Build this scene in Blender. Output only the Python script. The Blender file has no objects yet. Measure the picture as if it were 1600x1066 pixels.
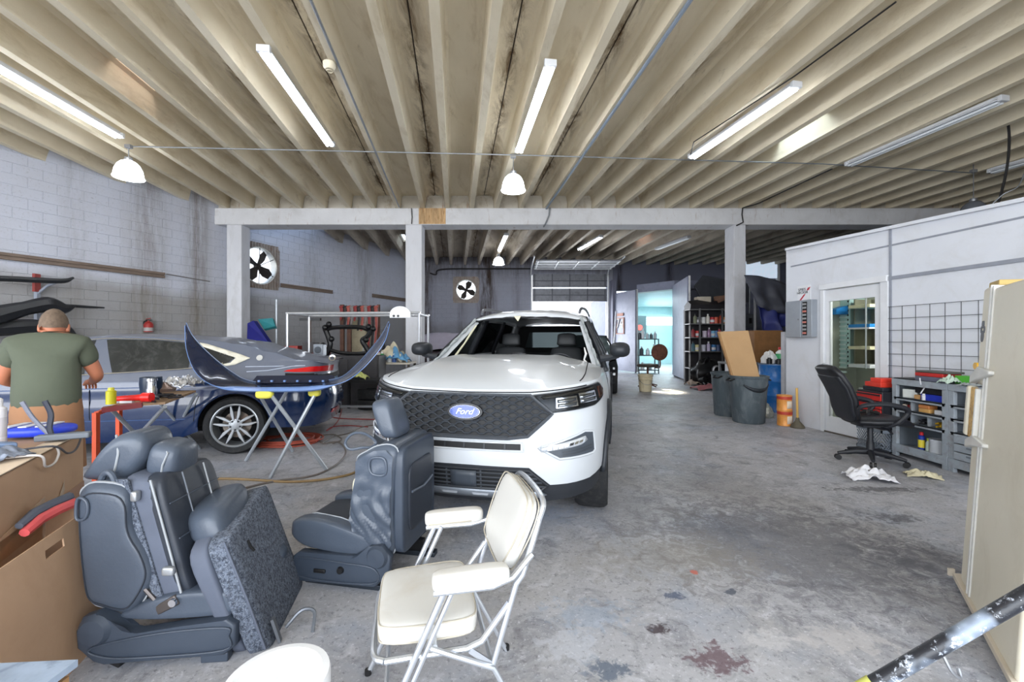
import bpy, bmesh, math, random
from mathutils import Vector, Matrix
from mathutils.noise import noise as vnoise
random.seed(7)
SC = bpy.context.scene
COL = SC.collection
PI = math.pi
V = Vector
# ------------------------------------------------------------------ camera
F_PX, EYE, HOR = 670.0, 1.38, 531.0          # focal length in px of a 1600 px frame, eye height, horizon row
cam_d = bpy.data.cameras.new('camera')
cam_d.sensor_width = 36.0
cam_d.lens = F_PX / 1600 * 36.0
cam_d.shift_y = -2.0 / 1600
cam_d.clip_start = 0.05
cam = bpy.data.objects.new('camera', cam_d)
COL.objects.link(cam)
cam.location = (0, 0, EYE)
cam.rotation_euler = (PI / 2, 0, 0)
SC.camera = cam
def at(px, py, y):
 """world point seen at pixel (px, py) at distance y in front of the eye"""
 return V(((px - 800) / F_PX * y, y, EYE + (HOR - py) / F_PX * y))
def gnd(px, py):
 s = (py - HOR) / EYE
 return V(((px - 800) / s, F_PX / s, 0))
# ------------------------------------------------------------------ exposure, world, big lights
SC.view_settings.view_transform = 'Standard'
SC.view_settings.look = 'None'
SC.view_settings.gamma = 1.0
SC.view_settings.use_curve_mapping = False
SC.view_settings.exposure = 0.38
SC.cycles.max_bounces = 8
SC.cycles.diffuse_bounces = 5
SC.cycles.glossy_bounces = 4
SC.cycles.transmission_bounces = 6
SC.cycles.caustics_reflective = False
SC.cycles.caustics_refractive = False
SC.cycles.sample_clamp_indirect = 6.0
world = bpy.data.worlds.new('overcast_sky')
SC.world = world
world.use_nodes = True
wn = world.node_tree.nodes
wl = world.node_tree.links
bg = wn['Background']
tc = wn.new('ShaderNodeTexCoord')
sep = wn.new('ShaderNodeSeparateXYZ')
wr = wn.new('ShaderNodeValToRGB')
wr.color_ramp.elements[0].position = 0.0
wr.color_ramp.elements[0].color = (0.88, 0.90, 0.93, 1)
wr.color_ramp.elements[1].position = 0.6
wr.color_ramp.elements[1].color = (0.55, 0.72, 1.0, 1)
wl.new(tc.outputs['Generated'], sep.inputs[0])
wl.new(sep.outputs['Z'], wr.inputs[0])
wl.new(wr.outputs[0], bg.inputs[0])
bg.inputs[1].default_value = 1.8
def area_light(name, loc, target, sx, sy, power, col):
 d = bpy.data.lights.new(name, 'AREA')
 d.shape = 'RECTANGLE'
 d.size, d.size_y, d.energy, d.color = sx, sy, power, col
 o = bpy.data.objects.new(name, d)
 COL.objects.link(o)
 o.location = loc
 o.rotation_euler = (V(target) - V(loc)).to_track_quat('-Z', 'Y').to_euler()
 return o
# daylight through the open shop front behind the camera
area_light('shop_front_daylight', (-1.0, -6.0, 3.0), (-0.6, 9, 2.0), 22, 5.5, 1900, (0.92, 0.96, 1.0))
# daylight through the roller door in the far wall
area_light('far_door_daylight', (2.6, 20.6, 1.6), (2.2, 10, 1.2), 3.2, 2.8, 260, (0.92, 0.96, 1.0))
# ------------------------------------------------------------------ helpers
def lin(c):
 return tuple((x / 12.92 if x <= 0.04045 else ((x + 0.055) / 1.055) ** 2.4) for x in (v / 255.0 for v in c))
class NT:
 """small node graph helper"""
 def __init__(self, m):
  self.t = m.node_tree
  self.n = self.t.nodes
  self.l = self.t.links
  self.b = self.n['Principled BSDF']
  self.tc = self.n.new('ShaderNodeTexCoord')
 def new(self, k, **kw):
  x = self.n.new(k)
  for a, b in kw.items():
   setattr(x, a, b)
  return x
 def put(self, sock, v):
  if hasattr(v, 'is_linked') or hasattr(v, 'links'):
   self.l.new(v, sock)
  else:
   if isinstance(v, (tuple, list)) and len(v) == 3 and sock.type == 'RGBA':
    v = (*v, 1)
   sock.default_value = v
 def map(self, scale=(1, 1, 1), loc=(0, 0, 0), src='Object', rot=(0, 0, 0)):
  m = self.new('ShaderNodeMapping')
  self.l.new(self.tc.outputs[src], m.inputs[0])
  m.inputs['Scale'].default_value = scale
  m.inputs['Location'].default_value = loc
  m.inputs['Rotation'].default_value = rot
  return m.outputs[0]
 def noise(self, scale=5, detail=4, rough=0.55, vec=None, dist=0.0):
  x = self.new('ShaderNodeTexNoise')
  x.inputs['Scale'].default_value = scale
  x.inputs['Detail'].default_value = detail
  x.inputs['Roughness'].default_value = rough
  x.inputs['Distortion'].default_value = dist
  self.l.new(vec if vec is not None else self.tc.outputs['Object'], x.inputs['Vector'])
  return x.outputs[0]
 def ramp(self, fac, a, b, ca=(0, 0, 0), cb=(1, 1, 1)):
  r = self.new('ShaderNodeValToRGB')
  e = r.color_ramp.elements
  e[0].position, e[1].position = a, b
  e[0].color, e[1].color = (*ca, 1), (*cb, 1)
  self.l.new(fac, r.inputs[0])
  return r.outputs[0]
 def mix(self, fac, a, b, mode='MIX'):
  x = self.new('ShaderNodeMix', data_type='RGBA', blend_type=mode)
  self.put(x.inputs[0], fac)
  self.put(x.inputs[6], a)
  self.put(x.inputs[7], b)
  return x.outputs[2]
 def math(self, op, a, b=0.0, clamp=False):
  x = self.new('ShaderNodeMath', operation=op)
  x.use_clamp = clamp
  self.put(x.inputs[0], a)
  self.put(x.inputs[1], b)
  return x.outputs[0]
 def bump(self, h, strength=0.3, dist=0.01):
  x = self.new('ShaderNodeBump')
  x.inputs['Strength'].default_value = strength
  x.inputs['Distance'].default_value = dist
  self.l.new(h, x.inputs['Height'])
  self.l.new(x.outputs[0], self.b.inputs['Normal'])
  return x
MATS = {}
def mat(name, col, rough=0.55, metal=0.0, var=0.12, scale=6.0, bump=0.0, bscale=60.0, dirt=None, dirt_amt=0.4,
  spec=0.5, coat=0.0, emit=None, estr=0.0, alpha=1.0, trans=0.0, ior=1.45, stretch=(1, 1, 1), sheen=0.0):
 if name in MATS:
  return MATS[name]
 m = bpy.data.materials.new(name)
 m.use_nodes = True
 g = NT(m)
 b = g.b
 c = lin(col)
 vec = g.map(stretch)
 n = g.noise(scale, 5, 0.6, vec)
 lo = tuple(x * (1 - var) for x in c)
 hi = tuple(min(1, x * (1 + var)) for x in c)
 out = g.ramp(n, 0.3, 0.7, lo, hi)
 if dirt is not None:
  n2 = g.noise(scale * 1.7, 6, 0.7, g.map(stretch, (3.1, 1.7, 5.2)), 0.6)
  f = g.ramp(n2, 0.5, 0.72)
  out = g.mix(g.math('MULTIPLY', f, dirt_amt), out, lin(dirt))
 g.l.new(out, b.inputs['Base Color'])
 b.inputs['Roughness'].default_value = rough
 b.inputs['Metallic'].default_value = metal
 b.inputs['Specular IOR Level'].default_value = spec
 b.inputs['Coat Weight'].default_value = coat
 b.inputs['Coat Roughness'].default_value = 0.05
 b.inputs['IOR'].default_value = ior
 b.inputs['Transmission Weight'].default_value = trans
 b.inputs['Alpha'].default_value = alpha
 if emit is not None:
  b.inputs['Emission Color'].default_value = (*lin(emit), 1)
  b.inputs['Emission Strength'].default_value = estr
 if bump > 0:
  g.bump(g.noise(bscale, 4, 0.6, vec), bump, 0.01)
 MATS[name] = m
 return m
class MB:
 """mesh builder"""
 def __init__(self):
  self.v, self.f, self.mi, self.cur = [], [], [], 0
 def add(self, vs, fs, M=None):
  o = len(self.v)
  for p in vs:
   p = V(p)
   self.v.append(tuple(M @ p) if M is not None else tuple(p))
  for f in fs:
   self.f.append(tuple(i + o for i in f))
   self.mi.append(self.cur)
  return self
 def box(self, lo, hi, M=None):
  x0, y0, z0 = lo
  x1, y1, z1 = hi
  vs = [(x0, y0, z0), (x1, y0, z0), (x1, y1, z0), (x0, y1, z0), (x0, y0, z1), (x1, y0, z1), (x1, y1, z1), (x0, y1, z1)]
  fs = [(0, 3, 2, 1), (4, 5, 6, 7), (0, 1, 5, 4), (1, 2, 6, 5), (2, 3, 7, 6), (3, 0, 4, 7)]
  return self.add(vs, fs, M)
 def cbox(self, c, s, M=None):
  return self.box([c[i] - s[i] / 2 for i in range(3)], [c[i] + s[i] / 2 for i in range(3)], M)
 def bar(self, a, b, w, h, up=(0, 0, 1)):
  a, b = V(a), V(b)
  d = (b - a)
  L = d.length
  if L < 1e-6:
   return self
  d.normalize()
  u = V(up)
  if abs(d.dot(u)) > 0.98:
   u = V((1, 0, 0))
  s = d.cross(u).normalized()
  u = s.cross(d).normalized()
  M = Matrix((s, d, u)).transposed().to_4x4()
  M.translation = a
  return self.box((-w / 2, 0, -h / 2), (w / 2, L, h / 2), M)
 def loft(self, rings, cap=True, closed=True, M=None):
  n = len(rings[0])
  vs = [p for r in rings for p in r]
  fs = []
  for i in range(len(rings) - 1):
   for j in range(n if closed else n - 1):
    k = (j + 1) % n
    fs.append((i * n + j, i * n + k, (i + 1) * n + k, (i + 1) * n + j))
  if cap and closed:
   fs.append(tuple(range(n - 1, -1, -1)))
   fs.append(tuple((len(rings) - 1) * n + j for j in range(n)))
  return self.add(vs, fs, M)
 def tube(self, pts, r=0.01, n=8, closed=False, cap=True):
  pts = [V(p) for p in pts]
  m = len(pts)
  rad = r if isinstance(r, (list, tuple)) else [r] * m
  rings = []
  prev = None
  for i, p in enumerate(pts):
   if closed:
    t = (pts[(i + 1) % m] - pts[i - 1])
   elif i == 0:
    t = pts[1] - p
   elif i == m - 1:
    t = p - pts[i - 1]
   else:
    t = (pts[i + 1] - p).normalized() + (p - pts[i - 1]).normalized()
   if t.length < 1e-9:
    t = V((0, 0, 1))
   t.normalize()
   if prev is None:
    a = V((0, 0, 1)) if abs(t.z) < 0.9 else V((1, 0, 0))
    u = t.cross(a).normalized()
   else:
    u = (prev - t * prev.dot(t))
    if u.length < 1e-6:
     u = t.cross(V((0, 0, 1)))
    u.normalize()
   prev = u
   w = t.cross(u)
   rings.append([p + (u * math.cos(q * 2 * PI / n) + w * math.sin(q * 2 * PI / n)) * rad[i] for q in range(n)])
  if closed:
   rings.append(rings[0])
   return self.loft(rings, cap=False)
  return self.loft(rings, cap=cap)
 def cyl(self, a, b, r1, r2=None, n=16, cap=True):
  return self.tube([a, b], [r1, r1 if r2 is None else r2], n, cap=cap)
 def lathe(self, prof, n=24, M=None, cap=False):
  rings = [[(r * math.cos(2 * PI * j / n), r * math.sin(2 * PI * j / n), z) for j in range(n)] for r, z in prof]
  return self.loft(rings, cap=cap, M=M)
 def prism(self, poly, z0, z1, M=None):
  n = len(poly)
  vs = [(x, y, z0) for x, y in poly] + [(x, y, z1) for x, y in poly]
  fs = [tuple(range(n - 1, -1, -1)), tuple(range(n, 2 * n))] + [(i, (i + 1) % n, n + (i + 1) % n, n + i) for i in range(n)]
  return self.add(vs, fs, M)
 def grid(self, fn, n, m, M=None, flip=False):
  vs = [fn(i / n, j / m) for i in range(n + 1) for j in range(m + 1)]
  fs = []
  for i in range(n):
   for j in range(m):
    a = i * (m + 1) + j
    q = (a, a + 1, a + m + 2, a + m + 1)
    fs.append(q[::-1] if flip else q)
  return self.add(vs, fs, M)
 def ball(self, c, r, n=12, m=8, M=None):
  r = r if isinstance(r, (tuple, list)) else (r, r, r)
  rings = []
  for i in range(m + 1):
   ph = PI * i / m
   s = max(math.sin(ph), 0.02)
   rings.append([(c[0] + r[0] * s * math.cos(2 * PI * j / n), c[1] + r[1] * s * math.sin(2 * PI * j / n), c[2] - r[2] * math.cos(ph)) for j in range(n)])
  return self.loft(rings, M=M)
 def build(self, name, mats, parent=None, smooth=40, bevel=0, solid=0, sub=0, segs=2, merge=False, loc=None, offset=-1):
  me = bpy.data.meshes.new(name)
  me.from_pydata(self.v, [], self.f)
  if not isinstance(mats, (list, tuple)):
   mats = [mats]
  for m in mats:
   me.materials.append(m)
  if len(mats) > 1:
   me.polygons.foreach_set('material_index', self.mi)
  bm = bmesh.new()
  bm.from_mesh(me)
  if merge:
   bmesh.ops.remove_doubles(bm, verts=bm.verts, dist=merge if isinstance(merge, float) else 1e-4)
  bmesh.ops.recalc_face_normals(bm, faces=bm.faces)
  bm.to_mesh(me)
  bm.free()
  if smooth:
   me.polygons.foreach_set('use_smooth', [True] * len(me.polygons))
   me.set_sharp_from_angle(angle=math.radians(smooth))
  me.update()
  o = bpy.data.objects.new(name, me)
  COL.objects.link(o)
  if parent is not None:
   o.parent = parent
  if loc is not None:
   o.location = loc
  if solid:
   s = o.modifiers.new('solid', 'SOLIDIFY')
   s.thickness = solid
   s.offset = offset
  if bevel:
   b = o.modifiers.new('bevel', 'BEVEL')
   b.width = bevel
   b.segments = segs
   b.limit_method = 'ANGLE'
   b.angle_limit = math.radians(35)
   b.harden_normals = False
  if sub:
   s = o.modifiers.new('sub', 'SUBSURF')
   s.levels = sub
   s.render_levels = sub
  return o
def tag(o, label, cat, group=None):
 o['label'] = label
 o['category'] = cat
 if group:
  o['group'] = group
 return o
def thing(name, label, cat, loc=(0, 0, 0), rz=0.0, group=None, rot=None):
 o = bpy.data.objects.new(name, None)
 o.empty_display_size = 0.1
 COL.objects.link(o)
 o.location = loc
 o.rotation_euler = rot if rot is not None else (0, 0, rz)
 return tag(o, label, cat, group)
def struct(name, mb, m, parent=None, **kw):
 o = mb.build(name, m, parent, **kw)
 if parent is None:
  o['kind'] = 'structure'
 return o
def sempty(name, loc=(0, 0, 0)):
 o = bpy.data.objects.new(name, None)
 COL.objects.link(o)
 o.location = loc
 o['kind'] = 'structure'
 return o
def dup(root, loc=None, rz=None, label=None, group=None, rot=None):
 def cp(o, parent):
  c = o.copy()
  COL.objects.link(c)
  c.parent = parent
  for ch in list(o.children):
   if ch.name in COL.objects:
    cp(ch, c)
  return c
 r = cp(root, root.parent)
 if loc is not None:
  r.location = loc
 if rz is not None:
  r.rotation_euler = (0, 0, rz)
 if rot is not None:
  r.rotation_euler = rot
 if label:
  r['label'] = label
 if group:
  r['group'] = group
 return r
def lerp(a, b, t):
 return a + (b - a) * t
def interp(x, tab):
 """piecewise linear table look-up [(x, y), ...]"""
 if x <= tab[0][0]:
  return tab[0][1]
 for (x0, y0), (x1, y1) in zip(tab, tab[1:]):
  if x <= x1:
   return y0 + (y1 - y0) * (x - x0) / (x1 - x0)
 return tab[-1][1]
def sinterp(x, tab):
 """smooth (cosine) table look-up"""
 if x <= tab[0][0]:
  return tab[0][1]
 for (x0, y0), (x1, y1) in zip(tab, tab[1:]):
  if x <= x1:
   t = (x - x0) / (x1 - x0)
   return y0 + (y1 - y0) * (3 * t * t - 2 * t ** 3)
 return tab[-1][1]
def rrect(w, h, r, n=4):
 """rounded rectangle outline (x, y)"""
 pts = []
 r = min(r, w / 2 - 1e-4, h / 2 - 1e-4)
 for cx, cy, a0 in ((w / 2 - r, h / 2 - r, 0), (-w / 2 + r, h / 2 - r, 90), (-w / 2 + r, -h / 2 + r, 180), (w / 2 - r, -h / 2 + r, 270)):
  for k in range(n + 1):
   a = math.radians(a0 + 90 * k / n)
   pts.append((cx + r * math.cos(a), cy + r * math.sin(a)))
 return pts
def clip(poly, axis, val, keep_less):
 out = []
 n = len(poly)
 for i in range(n):
  p, q = poly[i], poly[(i + 1) % n]
  pi = (p[axis] <= val) if keep_less else (p[axis] >= val)
  qi = (q[axis] <= val) if keep_less else (q[axis] >= val)
  if pi:
   out.append(p)
  if pi != qi:
   t = (val - p[axis]) / (q[axis] - p[axis])
   out.append((p[0] + (q[0] - p[0]) * t, p[1] + (q[1] - p[1]) * t))
 return out
def patch(mb, poly, fn, cell=0.08, off=0.0):
 """cut the 2D polygon into grid cells and lay it on the surface fn(a, b) -> xyz"""
 a0, a1 = min(p[0] for p in poly), max(p[0] for p in poly)
 b0, b1 = min(p[1] for p in poly), max(p[1] for p in poly)
 na, nb = max(1, math.ceil((a1 - a0) / cell)), max(1, math.ceil((b1 - b0) / cell))
 for i in range(na):
  s = clip(poly, 0, a0 + (a1 - a0) * i / na, False)
  s = clip(s, 0, a0 + (a1 - a0) * (i + 1) / na, True) if s else s
  if len(s) < 3:
   continue
  for j in range(nb):
   q = clip(s, 1, b0 + (b1 - b0) * j / nb, False)
   q = clip(q, 1, b0 + (b1 - b0) * (j + 1) / nb, True) if q else q
   if len(q) < 3:
    continue
   c = []
   for p in q:
    if not c or (abs(p[0] - c[-1][0]) + abs(p[1] - c[-1][1])) > 1e-6:
     c.append(p)
   if len(c) > 1 and (abs(c[0][0] - c[-1][0]) + abs(c[0][1] - c[-1][1])) < 1e-6:
    c.pop()
   if len(c) >= 3:
    ar = sum(c[k][0] * c[(k + 1) % len(c)][1] - c[(k + 1) % len(c)][0] * c[k][1] for k in range(len(c)))
    if abs(ar) > 1e-8:
     mb.add([fn(p[0], p[1], off) for p in c], [tuple(range(len(c)))])
 return mb
def text_mesh(name, body, size, m, parent, M, extrude=0.002, shear=0.0, align='CENTER', xs=1.0):
 cu = bpy.data.curves.new(name, 'FONT')
 cu.body = body
 cu.size = size
 cu.extrude = extrude
 cu.shear = shear
 cu.align_x = align
 cu.align_y = 'CENTER'
 cu.resolution_u = 3
 tmp = bpy.data.objects.new(name, cu)
 me = bpy.data.meshes.new_from_object(tmp)
 bpy.data.objects.remove(tmp)
 bpy.data.curves.remove(cu)
 me.transform(M @ Matrix.Diagonal((xs, 1, 1, 1)))
 me.materials.clear()
 me.materials.append(m)
 o = bpy.data.objects.new(name, me)
 COL.objects.link(o)
 o.parent = parent
 return o
def catmull(pts, k=6):
 pts = [V(p) for p in pts]
 P = [pts[0] * 2 - pts[1]] + pts + [pts[-1] * 2 - pts[-2]]
 out = []
 for i in range(1, len(P) - 2):
  p0, p1, p2, p3 = P[i - 1:i + 3]
  for j in range(k):
   t = j / k
   out.append(0.5 * ((2 * p1) + (p2 - p0) * t + (2 * p0 - 5 * p1 + 4 * p2 - p3) * t * t + (3 * p1 - p0 - 3 * p2 + p3) * t ** 3))
 out.append(pts[-1])
 return out
# ------------------------------------------------------------------ surface materials of the building
def geo_pos(g):
 return g.new('ShaderNodeNewGeometry').outputs['Position']
def gmap(g, scale=(1, 1, 1), loc=(0, 0, 0)):
 m = g.new('ShaderNodeMapping')
 g.l.new(geo_pos(g), m.inputs[0])
 m.inputs['Scale'].default_value = scale
 m.inputs['Location'].default_value = loc
 return m.outputs[0]
def gsep(g):
 s = g.new('ShaderNodeSeparateXYZ')
 g.l.new(geo_pos(g), s.inputs[0])
 return s.outputs
def band(g, coord, centre, half):
 """1 at centre falling to 0 at +-half"""
 d = g.math('ABSOLUTE', g.math('SUBTRACT', coord, centre))
 return g.math('SUBTRACT', 1.0, g.math('DIVIDE', d, half), clamp=True)
def wallmat(name, upper, lower, zsplit, streaks, axis, stain=(96, 84, 66), rough=0.8, top=None):
 m = bpy.data.materials.new(name)
 m.use_nodes = True
 g = NT(m)
 xyz = gsep(g)
 n1 = g.noise(1.1, 6, 0.65, gmap(g))
 wob = g.math('MULTIPLY', g.math('SUBTRACT', g.noise(0.5, 3, 0.5, gmap(g)), 0.5), 1.2)
 f = g.ramp(g.math('ADD', g.math('SUBTRACT', xyz[2], zsplit), wob), 0.0, 0.35)
 base = g.mix(f, lin(lower), lin(upper))
 base = g.mix(g.ramp(n1, 0.35, 0.75), base, g.mix(0.8, base, (0.93, 0.9, 0.86), 'MULTIPLY'))
 fine = g.ramp(g.noise(26, 5, 0.7, gmap(g)), 0.56, 0.68)
 base = g.mix(g.math('MULTIPLY', fine, 0.28), base, lin((120, 112, 104)))
 pock = g.ramp(g.noise(9, 3, 0.5, gmap(g, (1, 1, 3.5))), 0.70, 0.76)
 base = g.mix(g.math('MULTIPLY', pock, 0.55), base, lin((92, 90, 92)))
 sn = g.noise(2.2, 6, 0.75, gmap(g, (3, 3, 0.35)))
 for c, w, a in streaks:
  s = g.math('MULTIPLY', g.math('MULTIPLY', band(g, xyz[axis], c, w), g.ramp(sn, 0.34, 0.6)), a, clamp=True)
  base = g.mix(s, base, lin(stain))
 if top:
  s = g.math('MULTIPLY', g.ramp(xyz[2], 0, 1), 1.0)
  tz = g.math('DIVIDE', g.math('SUBTRACT', xyz[2], top[0]), top[1], clamp=True)
  s = g.math('MULTIPLY', g.math('MULTIPLY', tz, g.ramp(sn, 0.3, 0.6)), top[2], clamp=True)
  base = g.mix(s, base, lin((62, 52, 44)))
 g.l.new(base, g.b.inputs['Base Color'])
 g.b.inputs['Roughness'].default_value = rough
 g.b.inputs['Specular IOR Level'].default_value = 0.3
 g.bump(g.noise(40, 5, 0.7, gmap(g)), 0.35, 0.006)
 return m
WALL_L = wallmat('painted_block_left', (186, 190, 202), (150, 150, 152), 2.35,
                 [(9.75, 0.5, 0.6), (10.75, 0.35, 0.75), (8.6, 0.3, 0.25), (14.0, 0.5, 0.3), (16.2, 0.7, 0.45), (19.2, 0.9, 1.0)], 1)
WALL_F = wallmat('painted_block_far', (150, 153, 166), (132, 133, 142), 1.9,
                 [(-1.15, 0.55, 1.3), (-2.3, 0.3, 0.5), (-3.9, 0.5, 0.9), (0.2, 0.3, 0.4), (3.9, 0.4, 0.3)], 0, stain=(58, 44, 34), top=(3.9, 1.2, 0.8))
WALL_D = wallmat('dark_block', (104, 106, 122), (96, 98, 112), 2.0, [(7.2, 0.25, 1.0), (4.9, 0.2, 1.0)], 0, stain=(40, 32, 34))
def make_floor_mat():
 m = bpy.data.materials.new('worn_concrete_floor')
 m.use_nodes = True
 g = NT(m)
 p = gmap(g)
 big = g.noise(0.55, 5, 0.6, p, 0.4)
 base = g.ramp(big, 0.3, 0.72, lin((153, 153, 157)), lin((194, 194, 198)))
 # warm patches
 warm = g.ramp(g.noise(0.9, 5, 0.6, gmap(g, loc=(4, 2, 0))), 0.5, 0.68)
 base = g.mix(g.math('MULTIPLY', warm, 0.35), base, lin((150, 144, 132)))
 # bluish fresh paint dust in front of the white car
 blue = g.ramp(g.noise(1.3, 5, 0.65, gmap(g, loc=(9, 5, 0))), 0.5, 0.66)
 base = g.mix(g.math('MULTIPLY', blue, 0.4), base, lin((140, 154, 176)))
 med = g.noise(4.0, 8, 0.72, gmap(g, (1, 1.0, 1)), 0.8)
 base = g.mix(g.math('MULTIPLY', g.ramp(med, 0.50, 0.66), 0.62), base, lin((96, 96, 102)))
 lite = g.noise(6.5, 8, 0.75, gmap(g, loc=(2, 8, 0)), 0.7)
 base = g.mix(g.math('MULTIPLY', g.ramp(lite, 0.54, 0.66), 0.55), base, lin((212, 212, 218)))
 speck = g.noise(34, 6, 0.75, gmap(g))
 base = g.mix(g.math('MULTIPLY', g.ramp(speck, 0.55, 0.63), 0.5), base, lin((78, 76, 80)))
 speck2 = g.noise(48, 5, 0.75, gmap(g, loc=(5, 5, 5)))
 base = g.mix(g.math('MULTIPLY', g.ramp(speck2, 0.57, 0.65), 0.55), base, lin((226, 226, 230)))
 xyz = gsep(g)
 # worn dark traffic area in the middle right, and named paint splashes
 splat = g.noise(16, 6, 0.7, gmap(g, (1, 1.0, 1), (1, 2, 3)), 0.5)
 fine = g.noise(9, 7, 0.8, gmap(g, loc=(7, 1, 3)), 1.0)
 def spot(px, py, rx, ry, col, amt, lo=0.46, hi=0.54, n=splat):
  nonlocal base
  c = gnd(px, py)
  dx = g.math('DIVIDE', g.math('SUBTRACT', xyz[0], c.x), rx)
  dy = g.math('DIVIDE', g.math('SUBTRACT', xyz[1], c.y), ry)
  r = g.math('SQRT', g.math('ADD', g.math('MULTIPLY', dx, dx), g.math('MULTIPLY', dy, dy)))
  f = g.math('SUBTRACT', 1.0, r, clamp=True)
  f = g.math('ADD', n, g.math('MULTIPLY', g.math('SUBTRACT', f, 0.5), 0.35))
  inside = g.math('LESS_THAN', r, 1.0)
  f = g.math('MULTIPLY', g.math('MULTIPLY', g.ramp(f, lo, hi), inside), amt)
  base = g.mix(f, base, lin(col))
 spot(1220, 850, 1.5, 1.2, (80, 80, 88), 0.55, 0.43, 0.56, fine)
 spot(1120, 760, 1.3, 1.3, (98, 96, 98), 0.36, 0.44, 0.60, fine)
 spot(1450, 880, 0.55, 0.5, (72, 74, 86), 0.5, 0.40, 0.6, fine)
 spot(1000, 800, 0.9, 0.7, (110, 106, 104), 0.36, 0.42, 0.62, fine)
 spot(1050, 870, 0.9, 0.5, (150, 144, 132), 0.45, 0.42, 0.6, fine)
 spot(1120, 1030, 0.20, 0.13, (92, 58, 68), 0.75)
 spot(1033, 984, 0.10, 0.06, (66, 52, 58), 0.9)
 spot(1055, 930, 0.09, 0.07, (70, 84, 110), 0.8)
 spot(1143, 926, 0.07, 0.05, (60, 70, 86), 0.8)
 spot(950, 1045, 0.16, 0.10, (84, 98, 116), 0.8)
 spot(1200, 1000, 0.20, 0.12, (206, 204, 204), 0.5)
 spot(1320, 1000, 0.32, 0.17, (200, 196, 194), 0.5)
 spot(890, 1010, 0.22, 0.2, (210, 214, 222), 0.35)
 spot(1395, 810, 0.45, 0.22, (62, 60, 64), 0.6, 0.52, 0.60)
 spot(925, 960, 0.35, 0.2, (150, 168, 190), 0.4)
 spot(1370, 765, 0.7, 0.12, (66, 64, 66), 0.7, 0.46, 0.54)
 spot(800, 800, 0.9, 0.3, (150, 168, 196), 0.5, 0.38, 0.6, fine)
 spot(1085, 894, 0.025, 0.03, (190, 110, 96), 1.0, 0.3, 0.4)
 g.l.new(base, g.b.inputs['Base Color'])
 rr = g.ramp(g.noise(1.2, 5, 0.6, gmap(g, loc=(3, 3, 3))), 0.3, 0.7, (0.38, 0.38, 0.38), (0.62, 0.62, 0.62))
 g.l.new(rr, g.b.inputs['Roughness'])
 g.b.inputs['Specular IOR Level'].default_value = 0.45
 g.bump(g.noise(18, 8, 0.7, gmap(g)), 0.22, 0.01)
 return m
FLOOR = make_floor_mat()
def make_concrete(name, a, b, stain, amt, rust=0.0, dark=None):
 m = bpy.data.materials.new(name)
 m.use_nodes = True
 g = NT(m)
 n = g.noise(0.8, 6, 0.62, gmap(g, (1.5, 0.5, 1.5)))
 base = g.ramp(n, 0.3, 0.7, lin(a), lin(b))
 st = g.noise(1.5, 7, 0.7, gmap(g, (1.8, 0.45, 1.8), (3, 4, 0)), 0.5)
 base = g.mix(g.math('MULTIPLY', g.ramp(st, 0.52, 0.68), amt), base, lin(stain))
 mo = g.noise(2.4, 8, 0.8, gmap(g, (2.4, 0.5, 2.4), (7, 1, 0)), 1.0)
 base = g.mix(g.math('MULTIPLY', g.ramp(mo, 0.62, 0.67), 0.3), base, lin((112, 98, 74)))
 if rust:
  ru = g.noise(3.0, 6, 0.7, gmap(g, (3.2, 1, 0.6), (1, 9, 0)), 0.3)
  base = g.mix(g.math('MULTIPLY', g.ramp(ru, 0.60, 0.68), rust), base, lin((138, 96, 62)))
 if 'ceiling' in name:                        # water stains that follow the joints between the tees
  xyz = gsep(g)
  u = g.math('DIVIDE', g.math('ADD', g.math('ADD', xyz[0], 1.678), g.math('MULTIPLY', g.math('SUBTRACT', xyz[1], 11.13), 0.131)), 1.282)
  d = g.math('ABSOLUTE', g.math('SUBTRACT', g.math('FRACT', g.math('ADD', u, 0.75)), 0.5))
  near = g.math('SUBTRACT', 1.0, g.math('DIVIDE', d, 0.15), clamp=True)
  sn = g.ramp(g.noise(1.3, 7, 0.75, gmap(g, (3, 0.8, 3), (2, 2, 0)), 0.8), 0.44, 0.62)
  base = g.mix(g.math('MULTIPLY', g.math('MULTIPLY', near, sn), 1.1, clamp=True), base, lin((104, 82, 56)))
  edge = g.math('SUBTRACT', 1.0, g.math('DIVIDE', d, 0.012), clamp=True)
  base = g.mix(g.math('MULTIPLY', edge, 0.8), base, lin((48, 36, 26)))
 if dark:
  xyz = gsep(g)
  t = g.math('DIVIDE', g.math('SUBTRACT', xyz[0], dark[0]), dark[1], clamp=True)
  base = g.mix(t, base, lin(dark[2]))
 g.l.new(base, g.b.inputs['Base Color'])
 g.b.inputs['Roughness'].default_value = 0.85
 g.b.inputs['Specular IOR Level'].default_value = 0.25
 g.bump(g.noise(14, 8, 0.75, gmap(g)), 0.3, 0.012)
 return m
CEIL = make_concrete('stained_ceiling_concrete', (212, 199, 172), (231, 221, 198), (172, 152, 116), 0.5)
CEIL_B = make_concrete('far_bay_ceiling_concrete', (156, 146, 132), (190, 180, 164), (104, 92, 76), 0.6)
BEAM = make_concrete('white_painted_beam', (198, 198, 200), (214, 214, 216), (176, 172, 168), 0.35, rust=0.35)
CLOSURE = make_concrete('stained_closure_concrete', (178, 170, 156), (200, 194, 182), (140, 122, 96), 0.6, rust=0.7)
COLUMN = mat('white_painted_column', (204, 205, 210), 0.7, var=0.05, scale=2, dirt=(150, 146, 140), dirt_amt=0.35, bump=0.1, stretch=(1, 1, 0.4))
SEAM = mat('dark_seam', (44, 34, 26), 0.95)
RUST = mat('rust_stain', (184, 152, 112), 0.9, var=0.3, scale=6, dirt=(120, 78, 42), dirt_amt=0.9, stretch=(3, 3, 0.4))
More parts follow.
